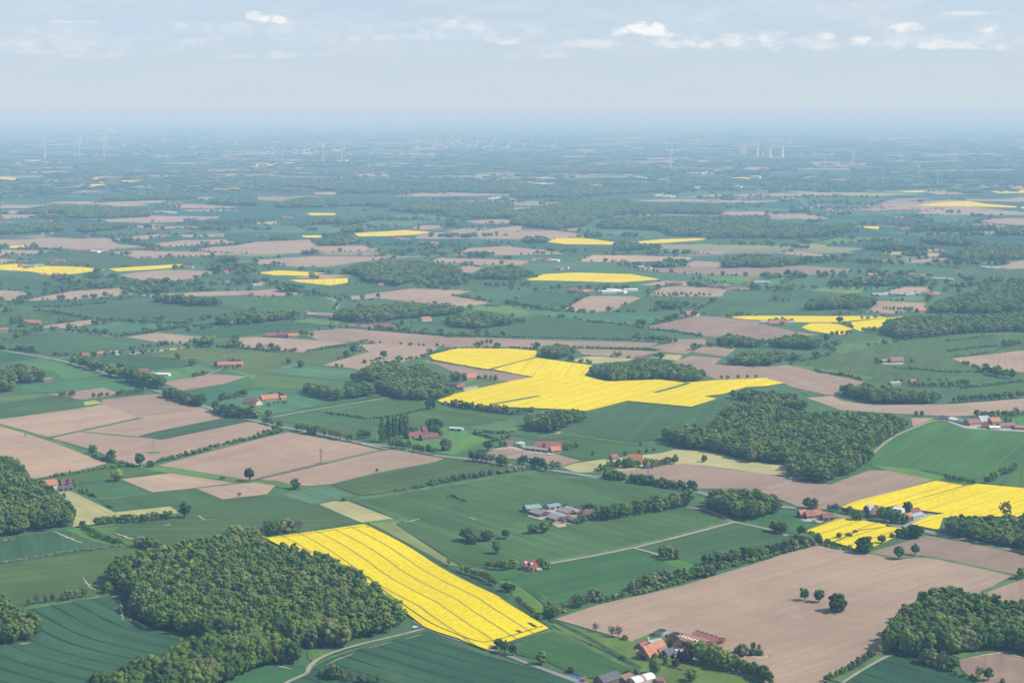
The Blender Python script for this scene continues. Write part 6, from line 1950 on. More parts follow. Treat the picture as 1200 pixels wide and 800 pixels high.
BD = [
 # front farm
 ("T:262,503 T:488,420", 12.5, 3.2, 9.6, 'dark', 'orange', "farmhouse", "large farmhouse with bright orange roof and dark gable, the nearest farm", "house", dict(win=6, doors=1, gable='left', chim=True)),
 ("T:405,468 T:500,436", 7, 2.8, 6.2, 'brick', 'brown', "annex", "small brown-roofed annex on the front of the orange farmhouse", "outbuilding", dict(win=2)),
 ("T:480,480 T:585,445", 8.5, 2.8, 6.0, 'dark', 'slate', "outbuilding", "small slate-roofed outbuilding by the copper beech", "outbuilding", dict(win=2, doors=1)),
 ("T:455,322 T:540,365", 8.5, 4.0, 8.8, 'dark', 'dark', "barn", "dark red steep-roofed barn between the orange farmhouse and the tanks", "barn", dict(gable='right', doors=1)),
 ("T:105,352 T:205,368", 8, 2.4, 3.4, 'dark', 'slate', "shed", "low dark flat shed at the left end of the front farm", "shed", dict(mono=True, doors=2)),
 ("T:172,372 T:250,345", 5.5, 2.6, 4.6, 'brick', 'red', "shed", "little red brick shed beside the low dark one", "shed", dict(doors=1)),
 ("T:285,335 T:420,300", 6, 2.6, 4.0, 'concrete', 'metal', "shed", "pale metal-roofed shed behind the orange farmhouse", "shed", dict()),
 ("T:590,300 T:860,385", 15, 3.8, 6.4, 'timber', 'rust', "barn", "long barn with a row of white skylights on its red-brown roof", "barn", dict(sky=8, gable='right')),
 ("T:745,242 T:1015,325", 13, 3.2, 5.4, 'brick', 'red', "barn", "long red-roofed barn with grey ridge vents behind the skylight barn", "barn", dict(vents=5, gable='right')),
 ("T:95,800 T:335,735", 9, 2.2, 5.0, 'concrete', 'white', "barn", "arched white barn with a red roof band at the bottom edge", "barn", dict(arched=True, sky=1)),
 ("T:-5,775 T:120,735", 7, 2.4, 4.4, 'timber', 'brown', "shed", "beige shed left of the arched white barn", "shed", dict(mono=True)),
 ("T:345,762 T:430,770", 6, 2.4, 4.2, 'brick', 'brown', "shed", "small red shed right of the arched white barn", "shed", dict()),
 ("U:475,660 U:690,598", 11, 3.4, 6.8, 'timber', 'slate', "barn", "dark grey barn with a brick gable at the bottom edge", "barn", dict(gable='right')),
 ("U:225,592 U:252,598", 4, 2.2, 3.8, 'brick', 'orange', "shed", "tiny red hut by the lane at the bottom edge", "shed", dict()),
 # cattle barns
 ("V:175,165 V:350,150", 13, 4.0, 6.4, 'timber', 'green', "barn", "green-roofed barn at the back left of the cattle yard", "barn", dict(doors=3)),
 ("V:195,178 V:325,216", 14, 2.8, 5.4, 'timber', 'grey', "barn", "wide grey-roofed barn at the left of the cattle yard", "barn", dict(gable='right')),
 ("V:440,133 V:575,112", 10, 3.0, 4.8, 'concrete', 'blue', "barn", "blue-roofed shed at the back of the cattle yard", "shed", dict(doors=2)),
 ("V:515,163 V:655,198", 12, 2.8, 5.0, 'brick', 'grey', "barn", "grey-roofed barn in the middle of the cattle yard", "barn", dict(gable='right')),
 ("V:600,140 V:765,190", 9, 3.0, 4.6, 'brick', 'metal', "barn", "narrow pale-roofed barn at the right of the cattle yard", "barn", dict(gable='right')),
 ("V:395,238 V:505,275", 13, 2.8, 5.0, 'brick', 'grey', "barn", "nearest grey-roofed barn of the cattle yard with its brick end", "barn", dict(gable='right', doors=2)),
 ("V:458,212 V:585,258", 11, 3.0, 4.8, 'brick', 'metal', "barn", "brick barn with pale roof facing the yard entrance", "barn", dict(gable='right')),
 ("V:700,285 V:770,272", 8, 2.5, 3.8, 'timber', 'slate', "shed", "low dark shed at the right end of the cattle yard", "shed", dict(mono=True)),
 ("V:845,212 V:940,222", 10, 3.2, 7.2, 'brick', 'brown', "house", "brown-roofed house among the trees right of the cattle barns", "house", dict(win=3, doors=1, chim=True)),
 # small red house
 ("O:283,268 O:338,280", 9, 3.2, 7.2, 'brick', 'orange', "house", "small red house with white dormers and a solar panel", "house", dict(win=3, doors=1, dorm=2, solar=True, chim=True)),
 ("O:330,250 O:358,255", 5.5, 2.4, 4.2, 'brick', 'orange', "garage", "little orange-roofed garage behind the small red house", "garage", dict(doors=1)),
 # roadside farm on the right
 ("X:65,168 X:130,162", 9, 3, 7.0, 'brick', 'orange', "house", "left wing of the twin-gabled orange house by the road", "house", dict(win=2, gable='left')),
 ("X:118,178 X:200,172", 9, 3, 6.8, 'brick', 'red', "house", "middle part of the twin-gabled orange house by the road", "house", dict(win=3, doors=1, chim=True)),
 ("X:185,168 X:250,166", 9, 3.2, 7.4, 'brick', 'orange', "house", "right wing of the twin-gabled orange house by the road", "house", dict(win=2)),
 ("X:260,194 X:360,187", 8, 3, 6.2, 'dark', 'dark', "barn", "dark brick barn right of the twin-gabled orange house", "barn", dict(doors=2)),
 ("X:690,165 X:775,168", 10, 3.4, 8.4, 'brick', 'red', "farmhouse", "red roadside farmhouse half hidden by trees", "house", dict(win=4, chim=True)),
 ("X:660,125 X:715,118", 9, 3, 7.4, 'brick', 'metal', "barn", "barn with grey-blue gable behind the red roadside farmhouse", "barn", dict(gable='left')),
 ("X:870,108 X:950,122", 9, 2.8, 4.6, 'white', 'white', "barn", "low white-roofed shed at the back of the roadside farm", "shed", dict(doors=2)),
 ("X:1000,192 X:1062,178", 8, 2.8, 6.2, 'brick', 'orange', "barn", "bright orange-roofed barn at the right of the roadside farm", "barn", dict()),
 ("X:1050,185 X:1150,160", 9, 3, 4.8, 'concrete', 'metal', "barn", "grey-blue metal-roofed shed beside the rape at the roadside farm", "shed", dict(gable='right')),
 ("X:1030,142 X:1120,128", 8, 2.8, 5.4, 'brick', 'dark', "barn", "dull red-roofed barn touching the rape field at the roadside farm", "barn", dict()),
 # farms along the middle road
 ("W:248,150 W:330,138", 11, 3.4, 7.0, 'brick', 'dark', "barn", "purple-red roofed barn right of the poplars", "barn", dict(doors=2)),
 ("W:325,160 W:422,152", 10, 3.6, 7.6, 'brick', 'dark', "house", "long red brick house with purple-red roof right of the poplars", "house", dict(win=6, doors=1, chim=True)),
 ("W:330,112 W:370,108", 9, 3, 6.0, 'brick', 'dark', "barn", "small purple-roofed barn behind the long brick house", "barn", dict()),
 ("W:482,98 W:556,102", 9, 2.6, 3.8, 'concrete', 'teal', "barn", "low barn with pale turquoise roof", "barn", dict(doors=2)),
 ("W:820,188 W:865,182", 8, 2.6, 5.2, 'brick', 'dark', "barn", "small dark red barn left of the round tank", "barn", dict()),
 ("W:925,214 W:1050,228", 11, 2.6, 4.2, 'brick', 'grey', "barn", "long low grey-roofed barn at the large red farm", "barn", dict(doors=4)),
 ("W:985,206 W:1060,208", 12, 3.2, 8.0, 'brick', 'red', "barn", "left red-roofed block of the large red farm", "barn", dict(doors=2)),
 ("W:1045,212 W:1135,214", 13, 3.4, 9.0, 'brick', 'red', "barn", "tall red-roofed block at the back of the large red farm", "barn", dict()),
 ("W:1082,235 W:1140,230", 9, 3.4, 7.6, 'brick', 'orange', "house", "orange-red house at the front of the large red farm", "house", dict(win=3, doors=1, gable='left')),
 ("C:540,168 C:600,172", 11, 3.2, 9.0, 'brick', 'orange', "house", "orange-roofed house hidden in the thick garden trees", "house", dict()),
 ("C:470,158 C:500,155", 8, 3, 6, 'brick', 'red', "barn", "small red roof peeping out left of the hidden orange one", "barn", dict()),
 # left farms
 ("A:206,292 A:272,284", 11, 3.2, 7.8, 'pale', 'orange', "farmhouse", "orange-roofed farmhouse behind the left-edge wood", "house", dict(win=3, gable='left', chim=True)),
 ("A:276,306 A:342,300", 8, 3.2, 5.0, 'brick', 'slate', "barn", "red brick shed with grey roof behind the left-edge wood", "barn", dict(doors=3)),
 ("A:288,280 A:338,276", 9, 3.0, 6.4, 'brick', 'dark', "barn", "dark red barn behind the left-edge wood", "barn", dict(doors=1)),
 ("E:108,162 E:185,163", 14, 3.5, 8.0, 'brick', 'orange', "farmhouse", "long orange farmhouse in the upper left fields", "house", dict(win=4)),
 ("E:0,200 E:42,198", 14, 3.5, 8.0, 'brick', 'red', "farmhouse", "red farm building cut by the left edge", "house", dict()),
 ("E:1142,530 E:1200,542", 11, 3.2, 7.2, 'pale', 'red', "house", "red-roofed house with white front beside the left road belt", "house", dict(win=3, doors=1)),
 ("F:30,525 F:108,518", 12, 3.4, 8.6, 'brick', 'orange', "farmhouse", "orange farmhouse left of the greyish wood strip", "house", dict(win=4, gable='left')),
 ("F:118,516 F:145,513", 8, 2.8, 5, 'brick', 'orange', "shed", "small orange shed right of that farmhouse by the wood strip", "shed", dict()),
 ("F:0,538 F:25,528", 8, 2.8, 5.6, 'brick', 'red', "shed", "small red shed left of that farmhouse by the wood strip", "shed", dict()),
 ("E:1020,362 E:1085,360", 13, 3.4, 7.6, 'brick', 'orange', "farmhouse", "left block of the orange farm above the tilled field", "house", dict(win=3)),
 ("E:1075,360 E:1142,358", 12, 3.2, 7.0, 'pale', 'orange', "barn", "right block of the orange farm above the tilled field", "barn", dict(doors=2)),
 ("E:660,392 E:700,388", 11, 3, 6.5, 'brick', 'dark', "barn", "dark red barn by the road belt", "barn", dict()),
 ("E:668,408 E:735,400", 13, 2.8, 4.6, 'concrete', 'grey', "barn", "grey-roofed barn by the road belt", "barn", dict()),
 ("E:730,402 E:790,404", 9, 2.6, 4.0, 'white', 'white', "barn", "white-roofed shed by the road belt", "shed", dict()),
 ("E:205,432 E:245,430", 9, 3, 6, 'brick', 'brown', "house", "brown house at the edge of the round wood", "house", dict()),
 ("E:385,315 E:420,313", 10, 3, 6.4, 'brick', 'red', "house", "first red roadside house from the crossing on the left", "house", dict()),
 ("E:455,308 E:490,307", 10, 3, 6.4, 'brick', 'orange', "house", "second red roadside house from the crossing on the left", "house", dict()),
 ("E:520,306 E:560,303", 10, 3, 6.4, 'white', 'grey', "house", "white roadside house farthest from the crossing on the left", "house", dict()),
 ("F:50,222 F:88,222", 11, 3.2, 7.0, 'brick', 'red', "barn", "left red-roofed barn on the bare field of the upper left", "barn", dict()),
 ("F:90,222 F:145,222", 12, 3.4, 8.0, 'brick', 'dark', "barn", "middle dark red barn on the bare field of the upper left", "barn", dict()),
 ("F:152,224 F:200,222", 11, 3.2, 7.0, 'brick', 'orange', "barn", "right orange barn on the bare field of the upper left", "barn", dict()),
 ("F:235,122 F:345,125", 22, 3.2, 5.0, 'concrete', 'metal', "barn", "wide pale-roofed hall at the left tip of the long low wood", "barn", dict()),
 ("F:280,128 F:345,130", 8, 3, 6, 'brick', 'red', "barn", "red barn in front of the wide pale hall", "barn", dict()),
 ("F:230,112 F:255,112", 8, 3, 6, 'brick', 'red', "barn", "small red barn left of the wide pale hall", "barn", dict()),
 ("F:490,182 F:545,182", 12, 3.2, 7.4, 'pale', 'red', "house", "left red-roofed house of the hamlet by the long low wood", "house", dict()),
 ("F:552,178 F:620,178", 14, 3.4, 9.0, 'brick', 'dark', "farmhouse", "large dark red farmhouse of the hamlet by the long low wood", "house", dict()),
 ("F:600,180 F:645,182", 10, 3, 6.5, 'brick', 'orange', "barn", "right orange barn of the hamlet by the long low wood", "barn", dict()),
 ("F:440,178 F:468,178", 10, 3, 6, 'brick', 'red', "barn", "small red barn left of the hamlet by the long low wood", "barn", dict()),
 ("F:780,147 F:825,144", 16, 4, 7, 'pale', 'orange', "barn", "lone pale barn with a pinkish roof below the long low wood", "barn", dict()),
 ("F:988,424 F:1040,418", 11, 3.2, 8.6, 'brick', 'orange', "house", "orange house with steep roof left of the long rape field", "house", dict(win=2, gable='left')),
 ("F:882,448 F:955,455", 11, 3, 5.0, 'concrete', 'slate', "barn", "slate-roofed shed at the left tip of the long rape field", "barn", dict()),
 ("F:940,464 F:972,466", 8, 3, 6, 'brick', 'orange', "barn", "red barn at the left tip of the long rape field", "barn", dict()),
 ("F:1080,78 F:1145,78", 16, 3.4, 6.5, 'brick', 'slate', "barn", "grey-blue barn behind the wedge-shaped wood", "barn", dict()),
 ("G:785,132 G:825,128", 14, 3, 5, 'concrete', 'slate', "barn", "grey shed beside the red barn above the grey-brown field", "barn", dict()),
 ("G:822,125 G:852,122", 14, 4, 10, 'brick', 'red', "barn", "red steep barn above the grey-brown field", "barn", dict()),
 ("G:848,124 G:880,120", 10, 3, 5.5, 'pale', 'orange', "barn", "small orange shed above the grey-brown field", "barn", dict()),
 ("G:582,330 G:630,330", 9, 3, 6, 'brick', 'dark', "barn", "dark red roof above the oval wood", "barn", dict()),
 ("G:1030,350 G:1050,348", 9, 3, 6, 'brick', 'dark', "barn", "dark roof inside the broken copse", "barn", dict()),
 ("H:538,342 H:580,340", 11, 2.8, 5, 'timber', 'grey', "barn", "left low barn of the small grey farm in the green field", "barn", dict()),
 ("H:578,343 H:638,341", 13, 3.2, 8.6, 'brick', 'brown', "farmhouse", "steep brown-roofed house of the small grey farm in the green field", "house", dict()),
 ("H:580,448 H:625,445", 12, 3, 4.6, 'concrete', 'metal', "barn", "pale metal shed behind the elongated wood", "barn", dict()),
 ("H:670,440 H:700,438", 9, 3, 6, 'brick', 'red', "house", "red roof behind the elongated wood", "house", dict()),
 ("H:800,606 H:850,612", 9, 3, 4.6, 'concrete', 'slate', "barn", "first pale shed along the white lane on the right", "barn", dict()),
 ("H:845,614 H:890,622", 9, 3, 4.6, 'white', 'white', "barn", "white shed along the white lane on the right", "barn", dict()),
 ("H:880,622 H:930,634", 10, 3, 5, 'concrete', 'green', "barn", "greenish shed along the white lane on the right", "barn", dict()),
 ("H:945,638 H:1005,632", 13, 3.2, 7.4, 'brick', 'red', "barn", "left red barn of the right-edge farm", "barn", dict()),
 ("H:1000,632 H:1045,628", 13, 4, 10, 'brick', 'metal', "barn", "tall barn with grey-blue roof at the right-edge farm", "barn", dict()),
 ("H:1050,632 H:1095,628", 12, 3.4, 8, 'brick', 'orange', "house", "orange steep-roofed house of the right-edge farm", "house", dict()),
 ("H:1090,650 H:1160,648", 13, 3, 6, 'brick', 'brown', "barn", "wide brown-roofed barn of the right-edge farm", "barn", dict()),
 ("H:1155,655 H:1215,658", 12, 3, 5, 'brick', 'rust', "barn", "barn of the right-edge farm cut by the frame", "barn", dict()),
 ("H:1000,648 H:1040,650", 9, 3, 6, 'brick', 'dark', "barn", "small dark barn in front of the grey-blue one on the right", "barn", dict()),
 ("H:1040,655 H:1090,656", 7, 2.6, 3.6, 'white', 'white', "shed", "low white shed in front of the right-edge farm", "shed", dict(mono=True)),
 ("H:708,106 H:742,104", 14, 4, 9, 'brick', 'orange', "barn", "orange roof at the corner of the reddish field", "barn", dict()),
]
for s, d, he, hr, w, r, n, lab, cat, kw in BD:
    house(s, d, he, hr, w, r, n, lab, cat, **kw)


# far farms and villages: every house a thing, sharing six meshes
def far_kind(i):
    L, D, he, hr = [(12, 9, 3.4, 7.5), (15, 10, 3.4, 7.5), (10, 8, 3.2, 7), (22, 13, 3.6, 6), (11, 9, 4.5, 8), (30, 16, 4.5, 6)][i % 6]
    bm = bmesh.new()
    prism(bm, [(-D / 2, 0), (-D / 2, he), (0, hr), (D / 2, he), (D / 2, 0)], -L / 2, L / 2)
    bmesh.ops.recalc_face_normals(bm, faces=bm.faces[:])
    w = bpy.data.meshes.new("wall")
    bm.to_mesh(w)
    bm.free()
    bm = bmesh.new()
    k = (hr - he) / (D / 2)
    prism(bm, [(-D / 2 - .5, he - .5 * k + .03), (0, hr + .03), (D / 2 + .5, he - .5 * k + .03), (D / 2 + .5, he - .5 * k + .3), (0, hr + .3), (-D / 2 - .5, he - .5 * k + .3)], -L / 2 - .4, L / 2 + .4)
    bmesh.ops.recalc_face_normals(bm, faces=bm.faces[:])
    r = bpy.data.meshes.new("roof")
    bm.to_mesh(r)
    bm.free()
    return w, r


ROOF['far_orange'] = tile_mat("weathered_orange_tiles", (0.40, 0.19, 0.12))
FARK = []
for i, (wn, rn) in enumerate([('brick', 'red'), ('brick', 'far_orange'), ('white', 'brown'), ('concrete', 'metal'), ('white', 'red'), ('white', 'white')]):
    w, r = far_kind(i)
    w.materials.append(WALL[wn])
    r.materials.append(ROOF[rn])
    FARK.append((w, r))
NFAR = [0]


def far_house(p, k, label, group, rz=None, s=1.0):
    e = tag(empty("far_house", p, random.uniform(-.6, .6) if rz is None else rz), label, "house", group)
    e.scale = (s, s, s)
    link("wall", FARK[k][0], e)
    link("roof", FARK[k][1], e)
    NFAR[0] += 1


def far_farm(spec, n, label, kinds=(0, 1, 0, 3), sx=7, sy=1.2, s=1.0):
    x, y = pxs(spec)[0]
    for i in range(n):
        far_house(gnd(x + (i - (n - 1) / 2) / max(n - 1, 1) * sx * 2 + random.uniform(-.6, .6), y + random.uniform(-sy, sy)), random.choice(kinds), label, "houses: " + label, s=s)


for sp, n, lab, kd, sx in [
 ("I:140,493", 4, "grey-roofed farm building inside the left distant rape field", (3, 3, 0), 11),
 ("I:265,470", 3, "red farm building behind the left distant rape field", (0, 1), 7),
 ("I:235,537", 3, "red farm building in front of the left distant rape field", (0, 1), 8),
 ("I:510,540", 1, "orange-red farmhouse by the trees below the second rape strip", (1,), 0),
 ("I:420,420", 7, "red or white building of the hamlet above the left distant rape", (0, 1, 2, 5, 0), 20),
 ("I:555,410", 1, "red house right of that hamlet", (0,), 1),
 ("I:705,412", 2, "orange-red house at the left end of the pale tilled field", (1,), 5),
 ("I:660,412", 1, "red house among the trees left of the orange-red pair", (0,), 1),
 ("I:880,495", 2, "house at the right tip of the second rape strip", (0, 2), 4),
 ("I:1075,518", 2, "red house below the small wood behind the rape pair", (0, 2), 4),
 ("I:770,345", 2, "red farmhouse between two bare fields far left", (1, 0), 4),
 ("I:580,365", 3, "red barn on the bare field far left", (0, 3), 7),
 ("I:880,310", 3, "pale hall among the far left trees", (3, 5, 1), 9),
 ("I:770,240", 4, "pale or red building above the far bare wedge", (1, 5, 3), 10),
 ("I:220,338", 2, "small red farm far left in the trees", (0, 2), 5),
 ("I:75,340", 2, "red farm at the far left", (0, 2), 4),
 ("I:20,285", 3, "red farm at the far left edge", (0, 1), 6),
 ("I:215,282", 2, "red farm among the far trees on the left", (0, 1), 5),
 ("I:330,240", 1, "red roof at the end of the far wood strip", (1,), 0),
 ("I:80,160", 3, "red farm by the far left field", (1, 0), 5),
 ("I:545,130", 2, "red farm near the far yellow strips", (1, 2), 5),
 ("I:265,130", 1, "tiny pale house at the far left wood", (2,), 0),
 ("I:820,192", 3, "white farm building near the far bare strip", (2, 3), 6),
 ("I:410,352", 1, "tiny red roof in the far green field", (1,), 0),
 ("I:905,660", 1, "pale house in the tall belt of the upper left fields", (2,), 0),
 ("I:1165,630", 2, "dark red house near the upper left crossing", (0, 1), 4),
 ("J:310,432", 1, "red roof in the tree row between two bare fields", (1,), 0),
 ("J:510,435", 3, "red-roofed farm in the tree row between two bare fields", (0, 2), 6),
 ("J:800,383", 2, "orange farm below the central rape strip", (1,), 6),
 ("J:845,384", 1, "small orange roof right of the orange farm", (1,), 1),
 ("J:1080,393", 1, "orange barn alone on the bare field of centre", (1,), 1),
 ("J:680,365", 4, "pale farm building below the central rape strip", (3, 0, 2), 8),
 ("J:600,578", 2, "pink-roofed house at the near side of the central wood", (0, 2), 4),
 ("J:140,262", 3, "orange roof by the far left grass strip", (1, 0), 5),
 ("J:20,350", 2, "red farm left of the small yellow strip", (1, 0), 5),
 ("J:15,580", 2, "red farm at the left of the brown strip", (0, 3), 3),
 ("J:480,137", 3, "white building of the far group of halls", (5, 2), 8),
 ("J:810,110", 2, "red house in the far wood of centre", (1, 0), 4),
 ("J:910,340", 2, "red house right of the central rape strip", (0, 3), 4),
 ("K:150,465", 5, "house of the hamlet above the big rape oval", (2, 0, 1, 5), 12),
 ("K:235,500", 3, "red house right of that hamlet above the rape oval", (1, 2), 5),
 ("K:320,610", 5, "white or red house of the row below the big rape oval", (2, 0, 1), 13),
 ("K:490,610", 6, "white or grey house at the right end of that row", (2, 5, 3, 2), 16),
 ("K:500,468", 2, "red house by the pale sandy strip", (0, 1), 5),
 ("K:620,500", 3, "pale house right of the sandy strip", (3, 2), 6),
 ("K:15,372", 1, "orange roof at the left of the first rape strip", (1,), 2),
 ("K:890,432", 2, "house at the end of the pale green strip", (2, 1), 4),
 ("K:760,578", 3, "red house on the bare field by the regular tree row", (0, 2), 7),
 ("K:960,585", 2, "house among the trees left of the red hamlet", (0, 2), 5),
 ("K:1055,600", 5, "red roof of the hamlet above the small rape fields", (1, 0, 0, 2), 10),
 ("K:1140,570", 4, "dark red roof of the upper part of that hamlet", (0, 1, 3), 11),
 ("H:10,160", 3, "pale house left of the small rape fields", (2, 3, 5), 4),
 ("H:65,158", 5, "orange or red house left of the small rape fields", (1, 0, 3), 9),
 ("L:525,530", 3, "long pink roof by the far right grass", (1, 3), 11),
 ("L:700,535", 2, "long orange roof by the far right grass", (1,), 6),
 ("L:758,533", 1, "red house right of the long orange roof", (1,), 1),
 ("L:820,555", 3, "pale house beside the thick hedge far right", (2, 3), 6),
 ("L:890,525", 1, "white house at the far right crossing", (2,), 1),
 ("L:550,470", 5, "red house of the scattered far right hamlet", (0, 1, 2), 18),
 ("L:785,418", 3, "pink-roofed farm by the far pale strip", (1, 0), 7),
 ("L:590,370", 3, "red house between the far right woods", (0, 1), 7),
 ("L:595,260", 3, "pink hall below the far right village", (1, 0), 8),
 ("L:655,318", 3, "red farm at the far right wood edge", (1, 0), 6),
 ("L:735,322", 2, "red farm right of that one at the wood edge", (1, 0), 4),
 ("L:1070,296", 5, "pink roof of the far row at the right wood", (1, 2), 14),
 ("L:90,175", 3, "red farm left of the far right village", (1, 2), 6),
 ("L:235,137", 2, "red roof above the far right village", (1,), 4),
 ("L:600,625", 8, "grey roof of the farmstead below the long bright grass", (3, 3, 0, 3), 22),
 ("L:775,625", 2, "orange roof right of the grey farmstead", (1,), 3),
 ("L:1040,498", 3, "pale house at the right end of the far bare wedge", (2, 3), 6),
 ("L:140,392", 1, "tiny pink house far right of centre", (2,), 1),
 ("K:715,160", 5, "white hall of the far group in the woods", (5,), 9),
 ("K:940,185", 4, "red house in the woods right of the white halls", (0, 1, 2), 7),
 ("K:1120,170", 5, "pink house of the scattered settlement right of the white halls", (1, 2, 0), 14),
 ("K:520,105", 3, "red house in the far woods of centre", (1, 0), 6),
 ("J:1150,173", 6, "white shed of the far row right of centre", (5,), 12),
]:
    far_farm(sp, n, lab, kd, sx)
# two villages
for (spec, n, lab, kd) in [("Z:330,211 Z:372,203 Z:420,201 Z:470,205 Z:512,207 Z:480,212 Z:430,213 Z:390,214", 95, "tiny red or pale house of the far village left of centre", (0, 1, 2, 0, 2)),
                           ("Z:925,246 Z:950,239 Z:985,239 Z:1040,242 Z:1115,244 Z:1105,249 Z:1040,249 Z:990,249", 85, "tiny red or white house of the far village on the right", (0, 1, 2, 4, 0))]:
    Q = np.array(pxs(spec))
    k = 0
    while k < n:
        p = np.array([[random.uniform(Q[:, 0].min(), Q[:, 0].max()), random.uniform(Q[:, 1].min(), Q[:, 1].max())]])
        if inpoly(p, Q)[0]:
            far_house(gnd(*p[0]), random.choice(kd), s=.8, label=lab, group="houses: " + lab)
            k += 1
print("FAR HOUSES", NFAR[0])


# ------------------------------------------------------------------ the far town, power stations
def simple(name, bm, mat, label, cat, group=None, loc=None, rz=0):
    me = bpy.data.meshes.new(name)
    bmesh.ops.recalc_face_normals(bm, faces=bm.faces[:])
    bm.to_mesh(me)
    bm.free()
    me.materials.append(mat)
    o = link(name, me, loc=loc)
    o.rotation_euler.z = rz
    return tag(o, label, cat, group)


TB = []
for (sx, sy, sz) in ((60, 30, 14), (28, 20, 26), (110, 50, 12), (22, 18, 38), (45, 25, 18)):
    bm = bmesh.new()
    box(bm, -sx / 2, sx / 2, -sy / 2, sy / 2, 0, sz)
    box(bm, -sx * .3, sx * .1, -sy * .3, sy * .3, sz + .01, sz + 3)
    for k in range(int(sz / 3.4)):       # window bands
        z = 1.4 + k * 3.4
        box(bm, -sx / 2 - .03, sx / 2 + .03, -sy / 2 - .04, -sy / 2 + .02, z, z + 1.3, 1)
    me = bpy.data.meshes.new("town_building")
    bm.to_mesh(me)
    bm.free()
    me.materials.append(MAT['far_concrete'])
    me.materials.append(MAT['glass'])
    TB.append(me)
TB2 = []
for me in TB:
    m2 = me.copy()
    m2.materials[0] = MAT['turbine']
    TB2.append(m2)


def town(x0, x1, y0, y1, n, label, tall=.3):
    for _ in range(n):
        y = random.uniform(y0, y1)
        o = link("town_building", (TB if random.random() < .5 else TB2)[random.choice((1, 3)) if random.random() < tall else random.choice((0, 2, 4))], loc=gnd(random.triangular(x0, x1, (x0 + x1) / 2), y))
        o.rotation_euler.z = random.uniform(-.5, .5)
        tag(o, label, "building", "buildings: " + label)


town(424, 660, 165, 175, 75, "pale building of the distant town in the haze of centre", .4)
town(300, 420, 168, 182, 26, "pale building scattered left of the distant town", .1)
town(700, 860, 158, 178, 30, "pale building scattered right of the distant town", .1)
town(950, 1180, 152, 170, 28, "pale building in the haze on the far right", .1)
town(40, 330, 155, 176, 38, "pale building in the haze on the far left", .1)
town(560, 900, 200, 226, 14, "pale hall in the far woods of centre", 0)


def tower(px, py, hpx, rpx, label, cat, mat, waist=.72, name="cooling_tower", rim=True):
    p = gnd(px, py)
    s = mpp(p)
    H, Rr = hpx * s, rpx * s
    bm = bmesh.new()
    rings = []
    for k in range(9):
        t = k / 8
        r = Rr * (1 - (1 - waist) * math.sin(min(t / .75, 1) * math.pi / 2) + max(0, t - .75) * .25)
        rings.append([bm.verts.new((r * math.cos(a), r * math.sin(a), H * t)) for a in np.linspace(0, 2 * math.pi, 25)[:-1]])
    for A, B in zip(rings[:-1], rings[1:]):
        for i in range(24):
            bm.faces.new((A[i], A[(i + 1) % 24], B[(i + 1) % 24], B[i]))
    inner = [bm.verts.new((v.co.x * .93, v.co.y * .93, H * .90)) for v in rings[-1]]
    for i in range(24):
        bm.faces.new((rings[-1][i], rings[-1][(i + 1) % 24], inner[(i + 1) % 24], inner[i]))
    bm.faces.new(inner)
    return simple(name, bm, mat, label, cat, None, p)


def block(px, py, wpx, hpx, label, dpx=None, mat=None):
    p = gnd(px, py)
    s = mpp(p)
    w, h, d = wpx * s / 2, hpx * s, (dpx or wpx) * s / 2
    bm = bmesh.new()
    box(bm, -w, w, -d, d, 0, h)
    box(bm, -w * .6, w * .6, -d * .6, d * .6, h + .01, h * 1.06)
    for i in range(3):
        x = -w + (i + .5) * 2 * w / 3
        box(bm, x - w * .06, x + w * .06, -d - .6, -d + .01, 0.2, h * .97)
    return simple("boiler_house", bm, mat or MAT['far_concrete'], label, "power station", None, p)


# left power station
block(114.4, 152.5, 2.4, 7.5, "taller pale boiler tower on the left of the far left power station")
block(121.8, 152.5, 2.4, 7.5, "taller pale boiler tower on the right of the far left power station")
block(128.2, 155, 2.6, 6.5, "left short block at the right of the far left power station")
block(132.8, 155.5, 2.6, 6.8, "right short block at the right of the far left power station")
block(117, 158, 14, 2.2, "long low hall at the foot of the far left power station", 4)
block(106, 154.5, 4, 2.0, "low hall left of the far left power station", 3)
tower(108.2, 154, 8.5, .45, "thin chimney of the far left power station", "chimney", MAT['far_concrete'], .7, "chimney")
# right power station
block(871.2, 182.3, 7.6, 10.4, "broad pale block of the far right power station")
MAT['brownside'] = plain("brownish_concrete", (0.42, 0.35, 0.30), vary=0.05, scale=0.02)
for x, l in ((887, "left"), (902, "middle"), (916.5, "right")):
    tower(x, 184, 12, 2.3, l + " one of the three tall towers of the far right power station", "tower", MAT['far_concrete'], .62, "tower")
block(894, 183, 2.4, 4, "small block between the left and middle far right towers")
tower(938.5 + 154, 179, 26, .35, "very tall thin mast in the haze on the far right", "mast", MAT['steel'], .5, "mast")


